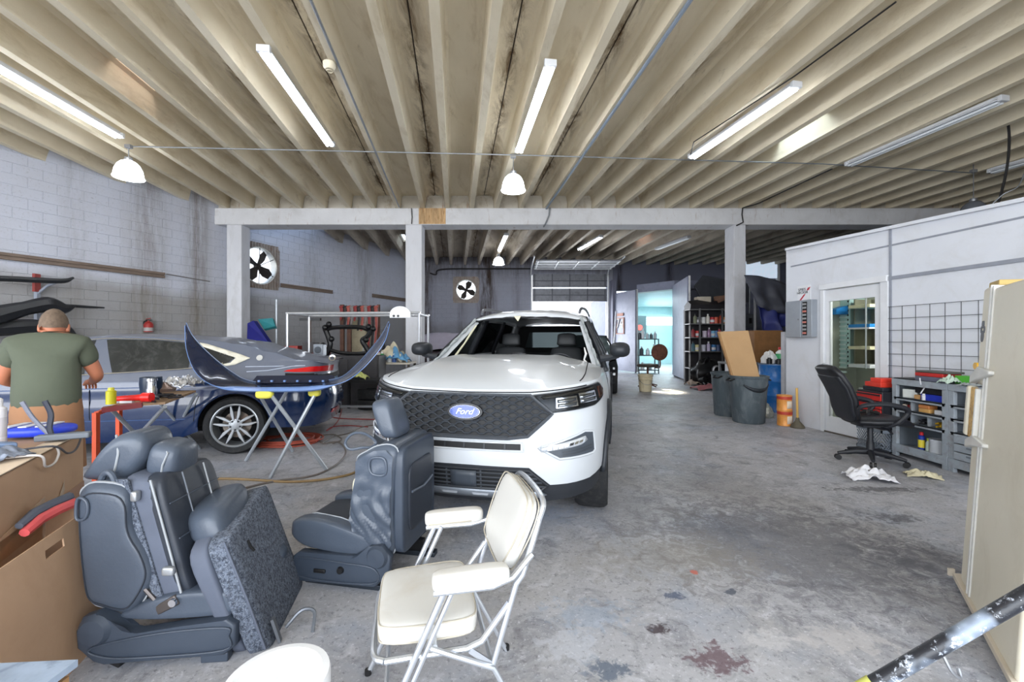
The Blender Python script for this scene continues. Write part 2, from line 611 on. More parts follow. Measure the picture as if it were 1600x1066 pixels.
# ------------------------------------------------------------------ floor
fl = MB().box((-16, -4, -0.1), (18, 19.75, 0))
struct('floor', fl, FLOOR, smooth=0)
yard = MB().box((-10, 19.75, -0.12), (30, 46, -0.02))
struct('yard_ground', yard, mat('pale_yard_concrete', (206, 206, 204), 0.8), smooth=0)
# ------------------------------------------------------------------ walls built of blocks
def block_mesh(L, h, joint=0.006, depth=0.007):
 mb = MB()
 c = 0.004
 x0, x1, z0, z1 = joint / 2, L - joint / 2, joint / 2, h - joint / 2
 mb.add([(x0, 0, z0), (x1, 0, z0), (x1, 0, z1), (x0, 0, z1), (x0 + c, -depth, z0 + c), (x1 - c, -depth, z0 + c), (x1 - c, -depth, z1 - c), (x0 + c, -depth, z1 - c)],
           [(4, 5, 6, 7), (0, 1, 5, 4), (1, 2, 6, 5), (2, 3, 7, 6), (3, 0, 4, 7)])
 return mb
def block_wall(name, origin, direc, length, height, holes, m, near=None, flip=False):
 """slab with rectangular holes (u0, u1, z0, z1); the blocks stand 20 mm proud; near = (u0, u1, z0, z1) built singly"""
 root = sempty(name)
 d = V((direc[0], direc[1], 0)).normalized()
 nrm = V((d.y, -d.x, 0))            # outward from the slab towards the room: -y of the local frame
 M = Matrix((d, -nrm, V((0, 0, 1)))).transposed().to_4x4()
 M.translation = V((origin[0], origin[1], 0))
 us = sorted({0, length, *[h[0] for h in holes], *[h[1] for h in holes]})
 zs = sorted({0, height, *[h[2] for h in holes], *[h[3] for h in holes]})
 mb = MB()
 for u0, u1 in zip(us, us[1:]):
  for z0, z1 in zip(zs, zs[1:]):
   cu, cz = (u0 + u1) / 2, (z0 + z1) / 2
   if any(h[0] < cu < h[1] and h[2] < cz < h[3] for h in holes):
    continue
   mb.box((u0, 0, z0), (u1, 0.22, z1), M)
 struct('wall_slab', mb, m, root, smooth=0)
 full = block_mesh(0.4, 0.2)
 shared = None
 rest = MB()
 rnd = random.Random(3)
 nr = int(round(height / 0.2))
 singles = 0
 for r in range(nr):
  z = r * 0.2
  u = -0.2 if r % 2 else 0.0
  while u < length - 0.01:
   a, b = max(u, 0), min(u + 0.4, length)
   parts_ = [(a, b)]
   for h in holes:
    if h[2] < z + 0.19 and h[3] > z + 0.01:
     nxt = []
     for p, q in parts_:
      if h[1] <= p or h[0] >= q:
       nxt.append((p, q))
      else:
       if h[0] - p > 0.03:
        nxt.append((p, h[0]))
       if q - h[1] > 0.03:
        nxt.append((h[1], q))
     parts_ = nxt
   for p, q in parts_:
    e = rnd.uniform(-0.0025, 0.0015)
    T = M @ Matrix.Translation((p, e, z))
    if near and q - p > 0.39 and near[0] <= p and q <= near[1] and near[2] <= z < near[3] and singles < 300:
     if shared is None:
      o = full.build('concrete_block', m, root, smooth=0)
      shared = o
     else:
      o = bpy.data.objects.new('concrete_block', shared.data)
      COL.objects.link(o)
      o.parent = root
     o.matrix_local = T
     singles += 1
    else:
     bmq = full if q - p > 0.39 else block_mesh(q - p, 0.2)
     rest.add(bmq.v, bmq.f, T)
   u += 0.4
 o = rest.build('block_courses', m, root, smooth=0)
 o['kind'] = 'stuff'
 return root, M
WL = (0.418, 1.0)
_l = math.hypot(*WL)
WLD = (WL[0] / _l, WL[1] / _l)
def wl_pt(Y):                                   # point of the left wall's face at depth Y
 return V((-7.72 + 0.418 * (Y - 11.13), Y, 0))
o0 = wl_pt(-4.0)
uu = lambda Y: (Y + 4.0) * _l
fan_u = uu(12.28)
wall_left, ML = block_wall('wall_left', (o0.x, o0.y), WLD, uu(19.7), 5.2, [(fan_u - 0.55, fan_u + 0.55, 2.95, 4.05)], WALL_L,
                           near=(uu(7.4), uu(14.6), 1.39, 4.9))
FARY = 19.6
fx0 = -4.4
wall_far, MF = block_wall('wall_far', (fx0, FARY), (1, 0), 9.0, 5.2,
                          [(-2.1 - 0.5 - fx0, -2.1 + 0.5 - fx0, 3.16, 4.16), (0.91 - fx0, 4.33 - fx0, 0, 4.36)], WALL_F)
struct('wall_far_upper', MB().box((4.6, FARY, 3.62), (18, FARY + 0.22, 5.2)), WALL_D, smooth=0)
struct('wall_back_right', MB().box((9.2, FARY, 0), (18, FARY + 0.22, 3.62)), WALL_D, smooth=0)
# conduit ledge and stub wall beside the roller door
stub = MB()
stub.box((4.45, 18.95, 0), (4.62, FARY, 4.04))
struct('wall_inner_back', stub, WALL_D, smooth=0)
struct('wall_daylight_block', MB().box((5.0, -3.2, 0), (17, -3.0, 5.2)), WALL_D, smooth=0)  # unseen wall behind the camera, added to block daylight from the right bay
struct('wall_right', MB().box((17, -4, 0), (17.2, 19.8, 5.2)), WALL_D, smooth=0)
# ------------------------------------------------------------------ ceiling of double tees
K = -0.131                                       # sideways drift of the joists per metre of depth
ZB, ZD, ZT = 4.80, 5.16, 5.23
X0, TW = -1.678, 0.641
BY0, BY1 = 11.13, 11.66
def tee(i, y0, y1, yref=BY0, holes=(), z_extra=0.0):
 """double tee between two seams: flange and two tapered stems, filleted; holes = [(s, ya, yb)] openings in the flange between stems"""
 mb = MB()
 xs = X0 + (2 * i - 0.5) * TW                 # left seam at yref
 def P(c, z, y):
  return (xs + c + K * (y - yref), y, z)
 g = 0.008
 prof = [(g, ZD)]
 for k in (0, 1):
  c = (k + 0.5) * TW
  prof += [(c - 0.125, ZD), (c - 0.09, ZD - 0.035), (c - 0.055, ZB), (c + 0.055, ZB), (c + 0.09, ZD - 0.035), (c + 0.125, ZD)]
 prof += [(2 * TW - g, ZD), (2 * TW - g, ZT), (g, ZT)]
 segs = [y0] + [y0 + (y1 - y0) * t / 6 for t in range(1, 6)] + [y1]
 if not holes:
  rings = [[P(c, z, y) for c, z in prof] for y in segs]
  mb.loft(rings)
 else:
  # stems as solid pieces, flange as boards left and right of the openings
  for k in (0, 1):
   c = (k + 0.5) * TW
   sp = [(c - 0.135, ZT), (c - 0.135, ZD), (c - 0.095, ZD - 0.05), (c - 0.055, ZB), (c + 0.055, ZB), (c + 0.095, ZD - 0.05), (c + 0.135, ZD), (c + 0.135, ZT)]
   mb.loft([[P(a, z, y) for a, z in sp] for y in segs])
  spans = [(g, 0.5 * TW - 0.135), (0.5 * TW + 0.135, 1.5 * TW - 0.135), (1.5 * TW + 0.135, 2 * TW - g)]
  for s, (a, b) in enumerate(spans):
   cuts = sorted([(h[1], h[2]) for h in holes if h[0] == s])
   y = y0
   for ya, yb in cuts + [(y1, y1)]:
    if ya > y:
     mb.loft([[P(a, ZD, q), P(b, ZD, q), P(b, ZT, q), P(a, ZT, q)] for q in (y, ya)])
    y = yb
 return mb
ceiling = sempty('ceiling')
# openings seen in the photograph: (tee index, span, y from, y to)
HOLES = {}
def add_hole(px, py, length, far=False):
 y = F_PX * (ZD - EYE) / (HOR - py)
 x = (px - 800) / F_PX * y
 c = (x - K * (y - BY0) - X0) / TW + 0.5
 i = math.floor(c / 2)
 r = c - 2 * i                                # in stem spacings from the left seam, stems at 0.5 and 1.5
 s = 0 if r < 0.5 else (1 if r < 1.5 else 2)
 HOLES.setdefault((i, far), []).append((s, y - length / 2, y + length / 2))
 if s == 2:
  HOLES.setdefault((i + 1, far), []).append((0, y - length / 2, y + length / 2))
 if s == 0:
  HOLES.setdefault((i - 1, far), []).append((2, y - length / 2, y + length / 2))
 return x, y, i, s
hl = [add_hole(262, 118, 0.75), add_hole(1222, 196, 0.95), add_hole(632, 372, 1.1, True), add_hole(985, 367, 1.0, True), add_hole(1262, 372, 1.6, True)]
for i in range(-7, 15):
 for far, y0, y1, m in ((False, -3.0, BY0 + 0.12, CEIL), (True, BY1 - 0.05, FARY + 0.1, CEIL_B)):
  xs = X0 + 2 * i * TW + K * ((y0 + y1) / 2 - BY0)
  if far and (xs < -6.5):
   continue
  tee(i, y0, y1, holes=HOLES.get((i, far), ())).build('double_tee', m, ceiling, smooth=8)
# the dark joint filler above each seam
sm = MB()
for i in range(-7, 16):
 xs = X0 + (2 * i - 0.5) * TW
 for y0, y1 in ((-1.6, BY0 + 0.1), (BY1, FARY + 0.1)):
  a, b = xs + K * (y0 - BY0), xs + K * (y1 - BY0)
  sm.loft([[(x - 0.02, y, ZD + 0.012), (x + 0.02, y, ZD + 0.012), (x + 0.02, y, ZD + 0.03), (x - 0.02, y, ZD + 0.03)] for x, y in ((a, y0), (b, y1))])
sm.build('joint_filler', SEAM, ceiling, smooth=0)['kind'] = 'stuff'
# roof curbs around the openings
CURB_W = mat('white_skylight_curb', (236, 238, 240), 0.7)
CURB_O = mat('orange_skylight_curb', (214, 146, 96), 0.7)
for q, (x, y, i, s) in enumerate(hl):
 cm = CURB_O if q in (0, 3) else CURB_W
 L = (0.75, 0.95, 1.1, 1.0, 1.6)[q]
 w = (0.5 * TW - 0.14, TW - 0.27, 0.5 * TW - 0.14)[s]
 xl = X0 + (2 * i - 0.5) * TW + (0.0, 0.5 * TW + 0.135, 1.5 * TW + 0.135)[s]
 for a in ((0, 1) if s == 1 else ((0, 2) if s == 2 else (-1, 1))):
  mb = MB()
  c = xl + a * w
  mb.loft([[(c + K * (yy - BY0) + e, yy, z) for e, z in ((-0.02, ZT - 0.02), (0.02, ZT - 0.02), (0.02, ZT + 0.3), (-0.02, ZT + 0.3))] for yy in (y - L / 2, y + L / 2)])
  mb.build('skylight_curb', cm, ceiling, smooth=0)
for q, (x, y, i, s) in enumerate(hl):
 sx_ = 1 if q in (1, 4) else -1
 area_light('skylight_daylight', (x - 0.25 * sx_, y, 5.75), (x + 0.25 * sx_, y, 4.9), 0.5, 0.9, (30, 110, 24, 16, 60)[q], (1.0, 0.88, 0.76) if q in (0, 3) else (0.76, 0.9, 1.0))
sb_ = area_light('skylight_beam', (hl[3][0], hl[3][1], 5.6), gnd(1032, 612), 0.35, 0.35, 70, (1.0, 0.86, 0.6))
sb_.data.spread = math.radians(9)
# ------------------------------------------------------------------ beam and columns
beam = sempty('trim_beam')
bm_ = MB().box((-8.05, BY0, 4.37), (17, BY1, ZB))
bm_.build('beam_body', BEAM, beam, bevel=0.012, smooth=30)
for k in range(-10, 29):                          # recessed closure panels between the stems
 xc = X0 + (k + 0.5) * TW
 if xc < -7.9 or xc > 16.5:
  continue
 mb = MB()
 pts = [(-0.225, 0), (0.225, 0), (0.235, 0.20), (0.19, 0.28), (0.12, 0.31), (-0.12, 0.31), (-0.19, 0.28), (-0.235, 0.20)]
 mb.prism(pts, 0, 0.05, Matrix(((1, 0, 0, xc), (0, 0, 1, BY0 + 0.09), (0, 1, 0, ZB + 0.003), (0, 0, 0, 1))))
 mb.build('closure_panel', CLOSURE, beam, smooth=0)
# concrete topping behind the closures
MB().box((-8.0, BY0 + 0.13, ZB), (17, BY1 - 0.1, ZD + 0.02)).build('beam_top', CLOSURE, beam, smooth=0)
# rust run beside the middle column
MB().box((-2.42, BY0 - 0.004, 4.385), (-1.72, BY0 + 0.002, ZB - 0.005)).build('rust_run', RUST, beam, smooth=0)
def column(n, x0, x1, y1):
 mb = MB().box((x0, BY0 + 0.01, 0), (x1, y1, 4.375))
 struct('trim_column', mb, COLUMN, bevel=0.02, smooth=30)
column(1, -7.42, -7.03, 11.52)
column(2, -2.77, -2.34, 11.52)
column(3, 5.76, 6.08, 11.62)
# ------------------------------------------------------------------ roller door in the far wall, partly open
STEEL = mat('grey_door_steel', (118, 120, 126), 0.45, 0.3, var=0.15, scale=3, dirt=(70, 66, 64), dirt_amt=0.5)
RAIL = mat('light_rail_steel', (196, 198, 200), 0.4, 0.4)
door = sempty('door_1')
y = FARY - 0.12
rows = [(4.36, 4.04), (4.04, 3.77), (3.70, 3.39), (3.39, 3.12)]
for z1, z0 in rows:
 MB().box((0.93, y, z0), (4.31, y + 0.04, z1)).build('door_panel', STEEL, door, bevel=0.004)
 f = MB()
 for k in range(5):
  f.box((1.0 + k * 0.8, y - 0.035, z0), (1.05 + k * 0.8, y, z1))
 f.box((0.93, y - 0.03, z0), (4.31, y, z0 + 0.035))
 f.build('door_stile', mat('dark_stile', (84, 86, 92), 0.5, 0.3), door, smooth=0)
MB().box((0.93, y + 0.01, 3.70), (4.31, y + 0.03, 3.77)).build('window_strip', mat('clear_strip', (230, 238, 245), 0.2, trans=0.9), door, smooth=0)
for x in (0.86, 4.34):
 MB().box((x, y - 0.06, 0), (x + 0.05, y + 0.02, 4.3)).build('door_track', RAIL, door, smooth=0)
 MB().tube(catmull([(x, y, 4.25), (x, y - 0.25, 4.5), (x, y - 0.8, 4.56), (x, y - 3.0, 4.58)], 5), 0.03, 6).build('door_track', RAIL, door)
for k in range(3):
 yy = y - 0.9 - k * 0.62
 MB().box((0.95, yy - 0.56, 4.47), (4.3, yy, 4.52)).build('door_panel', STEEL, door, bevel=0.004)
 fm = MB()
 for q in range(5):
  fm.box((1.0 + q * 0.8, yy - 0.56, 4.43), (1.05 + q * 0.8, yy, 4.47))
 fm.box((0.95, yy - 0.05, 4.42), (4.3, yy, 4.47))
 fm.build('door_stile', RAIL, door, smooth=0)
# yard beyond the door: pale building with a dark window, blue posts
yb = thing('yard_building', 'pale sunlit building wall seen through the roller door', 'building')
MB().box((-2, 27.0, 0), (14, 27.3, 3.5)).build('wall', mat('pale_render', (238, 240, 242), 0.8, var=0.03), yb, smooth=0)
MB().box((5.62, 26.93, 1.7), (6.1, 27.0, 3.1)).build('window', mat('shaded_window', (110, 124, 150), 0.3), yb, smooth=0)
MB().box((5.57, 26.9, 1.65), (5.62, 27.0, 3.15)).build('window_frame', mat('rose_frame', (206, 160, 156), 0.5), yb, smooth=0)
for x, lab in ((1.35, 'left of the two pale blue posts outside the roller door'), (2.75, 'right of the two pale blue posts outside the roller door')):
 tag(MB().box((x, 23, -0.02), (x + 0.12, 23.12, 4.4)).build('gate_post', mat('blue_post', (196, 208, 232), 0.5), smooth=0), lab, 'post', 'blue posts in the yard')
tag(MB().box((0.6, 24.0, -0.02), (1.9, 24.1, 2.6)).build('yard_hoarding', mat('white_panel', (236, 240, 246), 0.6), smooth=0), 'white panel standing in the yard at the left of the door opening', 'panel')
area_light('yard_daylight', (3.0, 21.5, 7.5), (3.5, 27, 1.2), 9, 3, 1500, (1.0, 0.98, 0.95))
tr = thing('yard_tree', 'green tree beyond the round fan opening in the left wall', 'tree', (-11.2, 15.0, 0))
MB().tube([(0, 0, 0), (0.1, 0, 2.2), (0, 0.1, 3.4)], [0.12, 0.1, 0.06], 8).build('trunk', mat('bark', (92, 78, 62), 0.9), tr)
lf = MB()
rn = random.Random(5)
for k in range(700):
 a, b, r = rn.uniform(0, 2 * PI), rn.uniform(-1, 1), rn.uniform(0.5, 1.1)
 s = math.sqrt(1 - b * b)
 c = V((r * s * math.cos(a) * 1.0, r * s * math.sin(a), 3.3 + 0.7 * r * b))
 d1 = V((rn.uniform(-1, 1), rn.uniform(-1, 1), rn.uniform(-1, 1))).normalized() * 0.1
 d2 = V((rn.uniform(-1, 1), rn.uniform(-1, 1), rn.uniform(-1, 1))).normalized() * 0.06
 lf.add([c - d1, c - d2, c + d1, c + d2], [(0, 1, 2, 3)])
lf.build('foliage', mat('green_leaf', (84, 126, 52), 0.7, var=0.3), tr, smooth=0)['kind'] = 'stuff'
# ------------------------------------------------------------------ wall fans
FAN_M = mat('rusty_shroud', (150, 140, 132), 0.6, 0.2, var=0.2, dirt=(120, 82, 58), dirt_amt=0.8, scale=5)
FAN_D = mat('dark_fan_metal', (52, 46, 42), 0.6, 0.3)
FAN_RIM = mat('bright_fan_rim', (214, 214, 208), 0.4, 0.3)
def wall_fan(label, M, size, r, turn, pipe):
 t = thing('wall_fan', label, 'fan', (0, 0, 0), 0, 'round exhaust fans in the walls')
 t.matrix_world = M                            # local x along the wall, y into the wall, z up; origin at the centre
 N = 32
 h = size / 2
 mb = MB()
 ring, sq = [], []
 for k in range(N):
  a = 2 * PI * k / N + PI / N
  c, s = math.cos(a), math.sin(a)
  q = 1 / max(abs(c), abs(s))
  ring.append((r * c, -0.02, r * s))
  sq.append((h * c * q, -0.02, h * s * q))
 vs = ring + sq + [(x, 0.03, z) for x, _, z in ring] + [(x, 0.03, z) for x, _, z in sq]
 fs = []
 for k in range(N):
  j = (k + 1) % N
  fs += [(k, j, N + j, N + k), (2 * N + k, 3 * N + k, 3 * N + j, 2 * N + j), (N + k, N + j, 3 * N + j, 3 * N + k)]
 mb.add(vs, fs)
 mb.build('shroud_plate', FAN_M, t, smooth=0)
 for k in range(int(size / 0.09)):
  x = -h + 0.045 + k * 0.09
  z = math.sqrt(max(0, (r + 0.02) ** 2 - x * x)) if abs(x) < r + 0.02 else 0
  mb = MB()
  if z > 0.01:
   if h - z > 0.02:
    mb.box((x - 0.018, -0.05, z), (x + 0.018, -0.02, h))
    mb.box((x - 0.018, -0.05, -h), (x + 0.018, -0.02, -z))
  else:
   mb.box((x - 0.018, -0.05, -h), (x + 0.018, -0.02, h))
  if mb.v:
   mb.build('shroud_rib', FAN_M, t, smooth=0)
 mb = MB()
 mb.lathe([(r, -0.02), (r + 0.02, -0.035), (r + 0.02, 0.16), (r, 0.18), (r - 0.012, 0.16), (r - 0.012, -0.03), (r, -0.02)], 32, Matrix.Rotation(-PI / 2, 4, 'X'))
 mb.build('fan_rim', FAN_RIM, t)
 MB().cyl((0, 0.02, 0), (0, 0.14, 0), 0.075, n=16).build('hub', FAN_D, t)
 for k in range(4):
  a = turn + k * PI / 2
  R = Matrix.Rotation(a, 4, 'Y') @ Matrix.Translation((0, 0.08, 0)) @ Matrix.Rotation(0.45, 4, 'Z')
  mb = MB()
  pl = [(0.05, 0.05), (0.13, 0.2), (0.16, r * 0.6), (0.13, r * 0.93), (-0.06, r * 0.93), (-0.13, r * 0.6), (-0.09, 0.2), (-0.05, 0.05)]
  mb.prism([(x, z) for x, z in pl], -0.006, 0.006, R @ Matrix(((1, 0, 0, 0), (0, 0, 1, 0), (0, 1, 0, 0), (0, 0, 0, 1))))
  mb.build('blade', FAN_D, t)
 for k in range(3):
  a = 0.5 + k * PI / 3
  c, s = math.cos(a), math.sin(a)
  MB().cyl((-r * c, -0.01, -r * s), (r * c, -0.01, r * s), 0.010, n=6).build('guard_bar', FAN_D, t)
 return t
p = wl_pt(12.28)
Mx = ML.copy()
Mx.translation = p + V((0, 0, 3.5))
wall_fan('larger round exhaust fan in the left wall behind the column', Mx, 1.3, 0.52, 0.5, None)
Mx = Matrix.Translation((-2.1, FARY, 3.66))
wall_fan('smaller round exhaust fan in the far wall above the white vehicle', Mx, 1.2, 0.45, 0.35, None)
# boards and old shelf rails on the left wall
WOODB = mat('weathered_brown_board', (112, 98, 88), 0.85, var=0.25, scale=12, stretch=(0.3, 0.3, 3), bump=0.3)
def wall_board(label, ya, yb, z0, h, m=WOODB, d=0.05, name='wall_board'):
 a, b = wl_pt(ya), wl_pt(yb)
 nr = V((WLD[1], -WLD[0], 0))
 mb = MB()
 for k in (0, 1):
  zz = z0 + k * h * 0.55
  mb.bar(a + nr * (d / 2 + 0.02) + V((0, 0, zz)), b + nr * (d / 2 + 0.02) + V((0, 0, zz)), d, h * 0.4)
 mb.bar(a + nr * 0.03 + V((0, 0, z0 + h * 0.27)), b + nr * 0.03 + V((0, 0, z0 + h * 0.27)), 0.02, h)
 tag(mb.build(name, m, smooth=0), label, 'board', 'long brown boards on the left wall')
def zy(py, Y):
 return EYE + (HOR - py) / F_PX * Y
wall_board('longest brown double rail fixed high on the left block wall', 6.5, 10.05, zy(433, 10.05), 0.13)
wall_board('brown rail on the left wall just behind the large fan', 12.9, 14.75, zy(458, 14.75), 0.12)
wall_board('short dark board on the left wall near the far corner', 16.6, 18.7, zy(471, 18.7), 0.14)
# thin ledge line along the wall
mb = MB()
nr = V((WLD[1], -WLD[0], 0))
mb.bar(wl_pt(10.1) + nr * 0.03 + V((0, 0, zy(428.5, 10.1))), wl_pt(11.0) + nr * 0.03 + V((0, 0, zy(440, 11.0))), 0.02, 0.02)
tag(mb.build('wall_conduit', mat('dark_conduit', (104, 100, 98), 0.6), smooth=0), 'thin dark conduit on the left wall ending at the white column', 'conduit')
# ------------------------------------------------------------------ lamps of the hall
TUBE_ON = mat('lit_tube', (255, 255, 255), 0.4, var=0, emit=(240, 246, 255), estr=20)
TUBE_OFF = mat('unlit_tube', (226, 230, 234), 0.2, var=0.02)
FIXT = mat('white_fixture', (214, 216, 220), 0.35, 0.1, var=0.04)
SHADE_ON = mat('lit_acrylic_shade', (250, 252, 255), 0.3, var=0, emit=(246, 250, 255), estr=5.5)
SHADE_OFF = mat('unlit_acrylic_shade', (150, 156, 166), 0.2, var=0.05, trans=0.5)
ALU = mat('dull_aluminium', (150, 152, 156), 0.4, 0.7, var=0.1)
BLACKP = mat('black_plastic', (26, 26, 28), 0.45, var=0.1)
CABLE = mat('black_cable', (30, 28, 28), 0.6)
def at_z(px, py, z):
 y = F_PX * (z - EYE) / (HOR - py)
 return V(((px - 800) / F_PX * y, y, z))
def strip_light(label, pa, pb, lit, group='strip lights under the ceiling', two=True, z=4.683):
 a, b = at_z(*pa, z), at_z(*pb, z)
 if b.y < a.y:
  a, b = b, a
 L = (b - a).length
 t = thing('strip_light', label, 'light', a, 0, group)
 d = (b - a).normalized()
 s = V((d.y, -d.x, 0))
 t.matrix_world = Matrix.Translation(a) @ Matrix((s, d, V((0, 0, 1)))).transposed().to_4x4()
 MB().box((-0.035, 0, 0.04), (0.035, L, 0.11)).build('channel', FIXT, t, smooth=0)
 mb = MB()
 mb.prism([(-0.075, 0.045), (-0.07, 0.035), (-0.03, 0.06), (0.03, 0.06), (0.07, 0.035), (0.075, 0.045), (0.03, 0.075), (-0.03, 0.075)], 0.02, L - 0.02, Matrix(((1, 0, 0, 0), (0, 0, 1, 0), (0, 1, 0, 0), (0, 0, 0, 1))))
 mb.build('reflector', FIXT, t, smooth=0)
 for e in (0, L):
  MB().cbox((0, e, 0.055), (0.15, 0.05, 0.08)).build('end_cap', FIXT, t, bevel=0.005)
 for q in ((-0.036, 0.036) if two else (0,)):
  MB().cyl((q, 0.03, 0.012), (q, L - 0.03, 0.012), 0.019, n=10).build('tube', TUBE_ON if lit else TUBE_OFF, t)
 return t
strip_light('lit twin-tube strip light at the far left edge, cut by the frame', (-150, 25), (186, 217), True)
strip_light('lit twin-tube strip light between the left pendant and the middle', (412, 84), (516, 230), True)
strip_light('lit twin-tube strip light just above the middle pendant', (860, 106), (811, 240), True)
strip_light('lit strip light right of the middle beside the bright skylight', (1244, 139), (1081, 249), True)
strip_light('unlit long strip light at the upper right with a hanging cable', (1568, 160), (1326, 261), False)
strip_light('short lit strip light above the small far pendant', (791, 369), (780, 393), True, 'strip lights in the far bay')
strip_light('lit strip light in the far bay right of the far pendant', (939, 372), (905, 391), True, 'strip lights in the far bay')
strip_light('unlit strip light in the far bay left of the right column', (1076, 373), (1026, 391), False, 'strip lights in the far bay')
strip_light('unlit strip light in the dark corner above the white office', (1640, 246), (1548, 272), False)
def pendant(label, px, pyb, Y, lit, dia=0.43):
 s = F_PX / Y
 zb = EYE + (HOR - pyb) / s
 t = thing('pendant_lamp', label, 'lamp', ((px - 800) / s, Y, zb), 0, 'dome pendant lamps')
 r = dia / 2
 m = SHADE_ON if lit else SHADE_OFF
 MB().lathe([(r * 1.04, 0), (r * 1.0, 0.012), (r * 0.97, 0.06), (r * 0.9, 0.14), (r * 0.74, 0.22), (r * 0.5, 0.275), (r * 0.28, 0.30)], 32).build('shade', m, t, solid=0.006)
 ribs = MB()
 MB().lathe([(r * 1.03, -0.004), (r * 1.06, 0.004), (r * 1.03, 0.012)], 32).build('shade_rim', m, t)
 MB().lathe([(0.001, 0.36), (0.055, 0.355), (0.065, 0.30), (0.06, 0.29), (0.001, 0.288)], 16).build('socket_cap', ALU, t)
 MB().cyl((0, 0, 0.35), (0, 0, (4.80 if lit else 5.155) - zb), 0.008, n=8).build('stem', ALU, t)
 MB().cbox((0, 0, 4.76 - zb), (0.1, 0.07, 0.06)).build('junction_box', ALU, t, bevel=0.004)
 if lit:
  MB().ball((0, 0, 0.16), 0.07, 12, 8).build('bulb', TUBE_ON, t)
 return t
pendant('large lit dome pendant at the left in front of the block wall', 201, 278, 7.5, True)
pendant('lit dome pendant above the white vehicle in the near bay', 802, 298, 7.9, True)
pendant('smallest lit dome pendant hanging in the far bay', 779, 413.5, 17.0, True, 0.44)
pendant('dark unlit pendant half hidden behind the office roof edge', 1521, 338, 8.6, False, 0.44)
def pipe(label, pts, r, m, name='conduit', cat='conduit', group='thin pipes and cables under the ceiling', n=8, smooth_path=False):
 if smooth_path:
  pts = catmull(pts, 6)
 return tag(MB().tube(pts, r, n).build(name, m), label, cat, group)
PIPE_G = mat('galvanised_conduit', (142, 146, 150), 0.45, 0.5, var=0.1)
PIPE_B = mat('bluegrey_conduit', (138, 150, 164), 0.5, 0.3, var=0.1)
pipe('thin straight conduit crossing the joists through the pendants', [(-6.75, 7.55, 4.785), (0.1, 7.9, 4.785), (6.0, 8.3, 4.785), (9.4, 8.75, 4.785)], 0.011, PIPE_G)
def joist_x(k, y):
 return X0 + k * TW + K * (y - BY0)
def along(k, ya, yb, z, dx=0.0):
 return [(joist_x(k, ya) + dx, ya, z), (joist_x(k, yb) + dx, yb, z)]
kr = round((0.98 - X0) / TW)
pipe('bluish conduit running under a joist right of the middle', along(kr, 0.5, 11.1, 4.775), 0.024, PIPE_B)
kl = round((-2.99 - X0) / TW)
pipe('grey conduit running under a joist left of the middle', along(kl, 0.5, 11.0, 4.78, 0.05), 0.018, PIPE_G)
pipe('dark cable along a joist leading to the right strip light', [at_z(1400, 3, 4.77), at_z(1240, 120, 4.77), at_z(1084, 222, 4.77), at_z(1078, 246, 4.75)], 0.009, CABLE, 'cable', 'cable')
pipe('pipe bending down the beam face above the vehicle', [(0.98, 11.08, 4.79), (0.96, 11.09, 4.6), (0.86, 11.08, 4.36), (0.83, 11.2, 4.33)], 0.02, PIPE_G)
pipe('dark cable coming down the beam onto the right column', [(5.95, 11.06, 4.78), (5.95, 11.09, 4.62), (5.98, 11.09, 4.42), (5.80, 11.08, 4.33)], 0.016, CABLE, 'cable', 'cable')
pipe('dark cables sloping across the joists to the right column head', [at_z(1300, 264, 4.74), at_z(1240, 292, 4.72), at_z(1185, 318, 4.74), (5.95, 11.06, 4.78)], 0.014, CABLE, 'cable', 'cable')
pipe('black cable hanging down from the unlit strip light', [at(1571, 168, 7.0), at(1577, 215, 7.05), at(1572, 270, 7.1), at(1556, 332, 7.3)], 0.018, CABLE, 'cable', 'cable', smooth_path=True)
pipe('pale wire drooping above the office roof', [at(1602, 268, 6.6), at(1590, 292, 6.6), at(1566, 305, 6.7), at(1536, 333, 6.9)], 0.009, PIPE_G, 'cable', 'cable', smooth_path=True)
pipe('dark wire down the middle column head', [(-2.60, 11.09, 4.78), (-2.585, 11.1, 4.55), (-2.60, 11.1, 4.38)], 0.012, CABLE, 'cable', 'cable')
pipe('black cable looping along the top of the far wall', [at(672, 427, 19.4), at(681, 429, 19.4), at(690, 421, 19.4), at(760, 420, 19.4), at(830, 420, 19.4)], 0.03, CABLE, 'cable', 'cable', smooth_path=True)
t = thing('smoke_detector', 'round beige smoke detector under a joist near the top', 'detector', at_z(515, 103, 4.76))
MB().lathe([(0.001, -0.05), (0.05, -0.05), (0.075, -0.02), (0.08, 0.03), (0.001, 0.035)], 20).build('body', mat('beige_plastic', (214, 204, 180), 0.5), t)
MB().lathe([(0.03, -0.062), (0.035, -0.07), (0.04, -0.062)], 16).build('sensor_ring', mat('cream_ring', (196, 186, 160), 0.5), t)
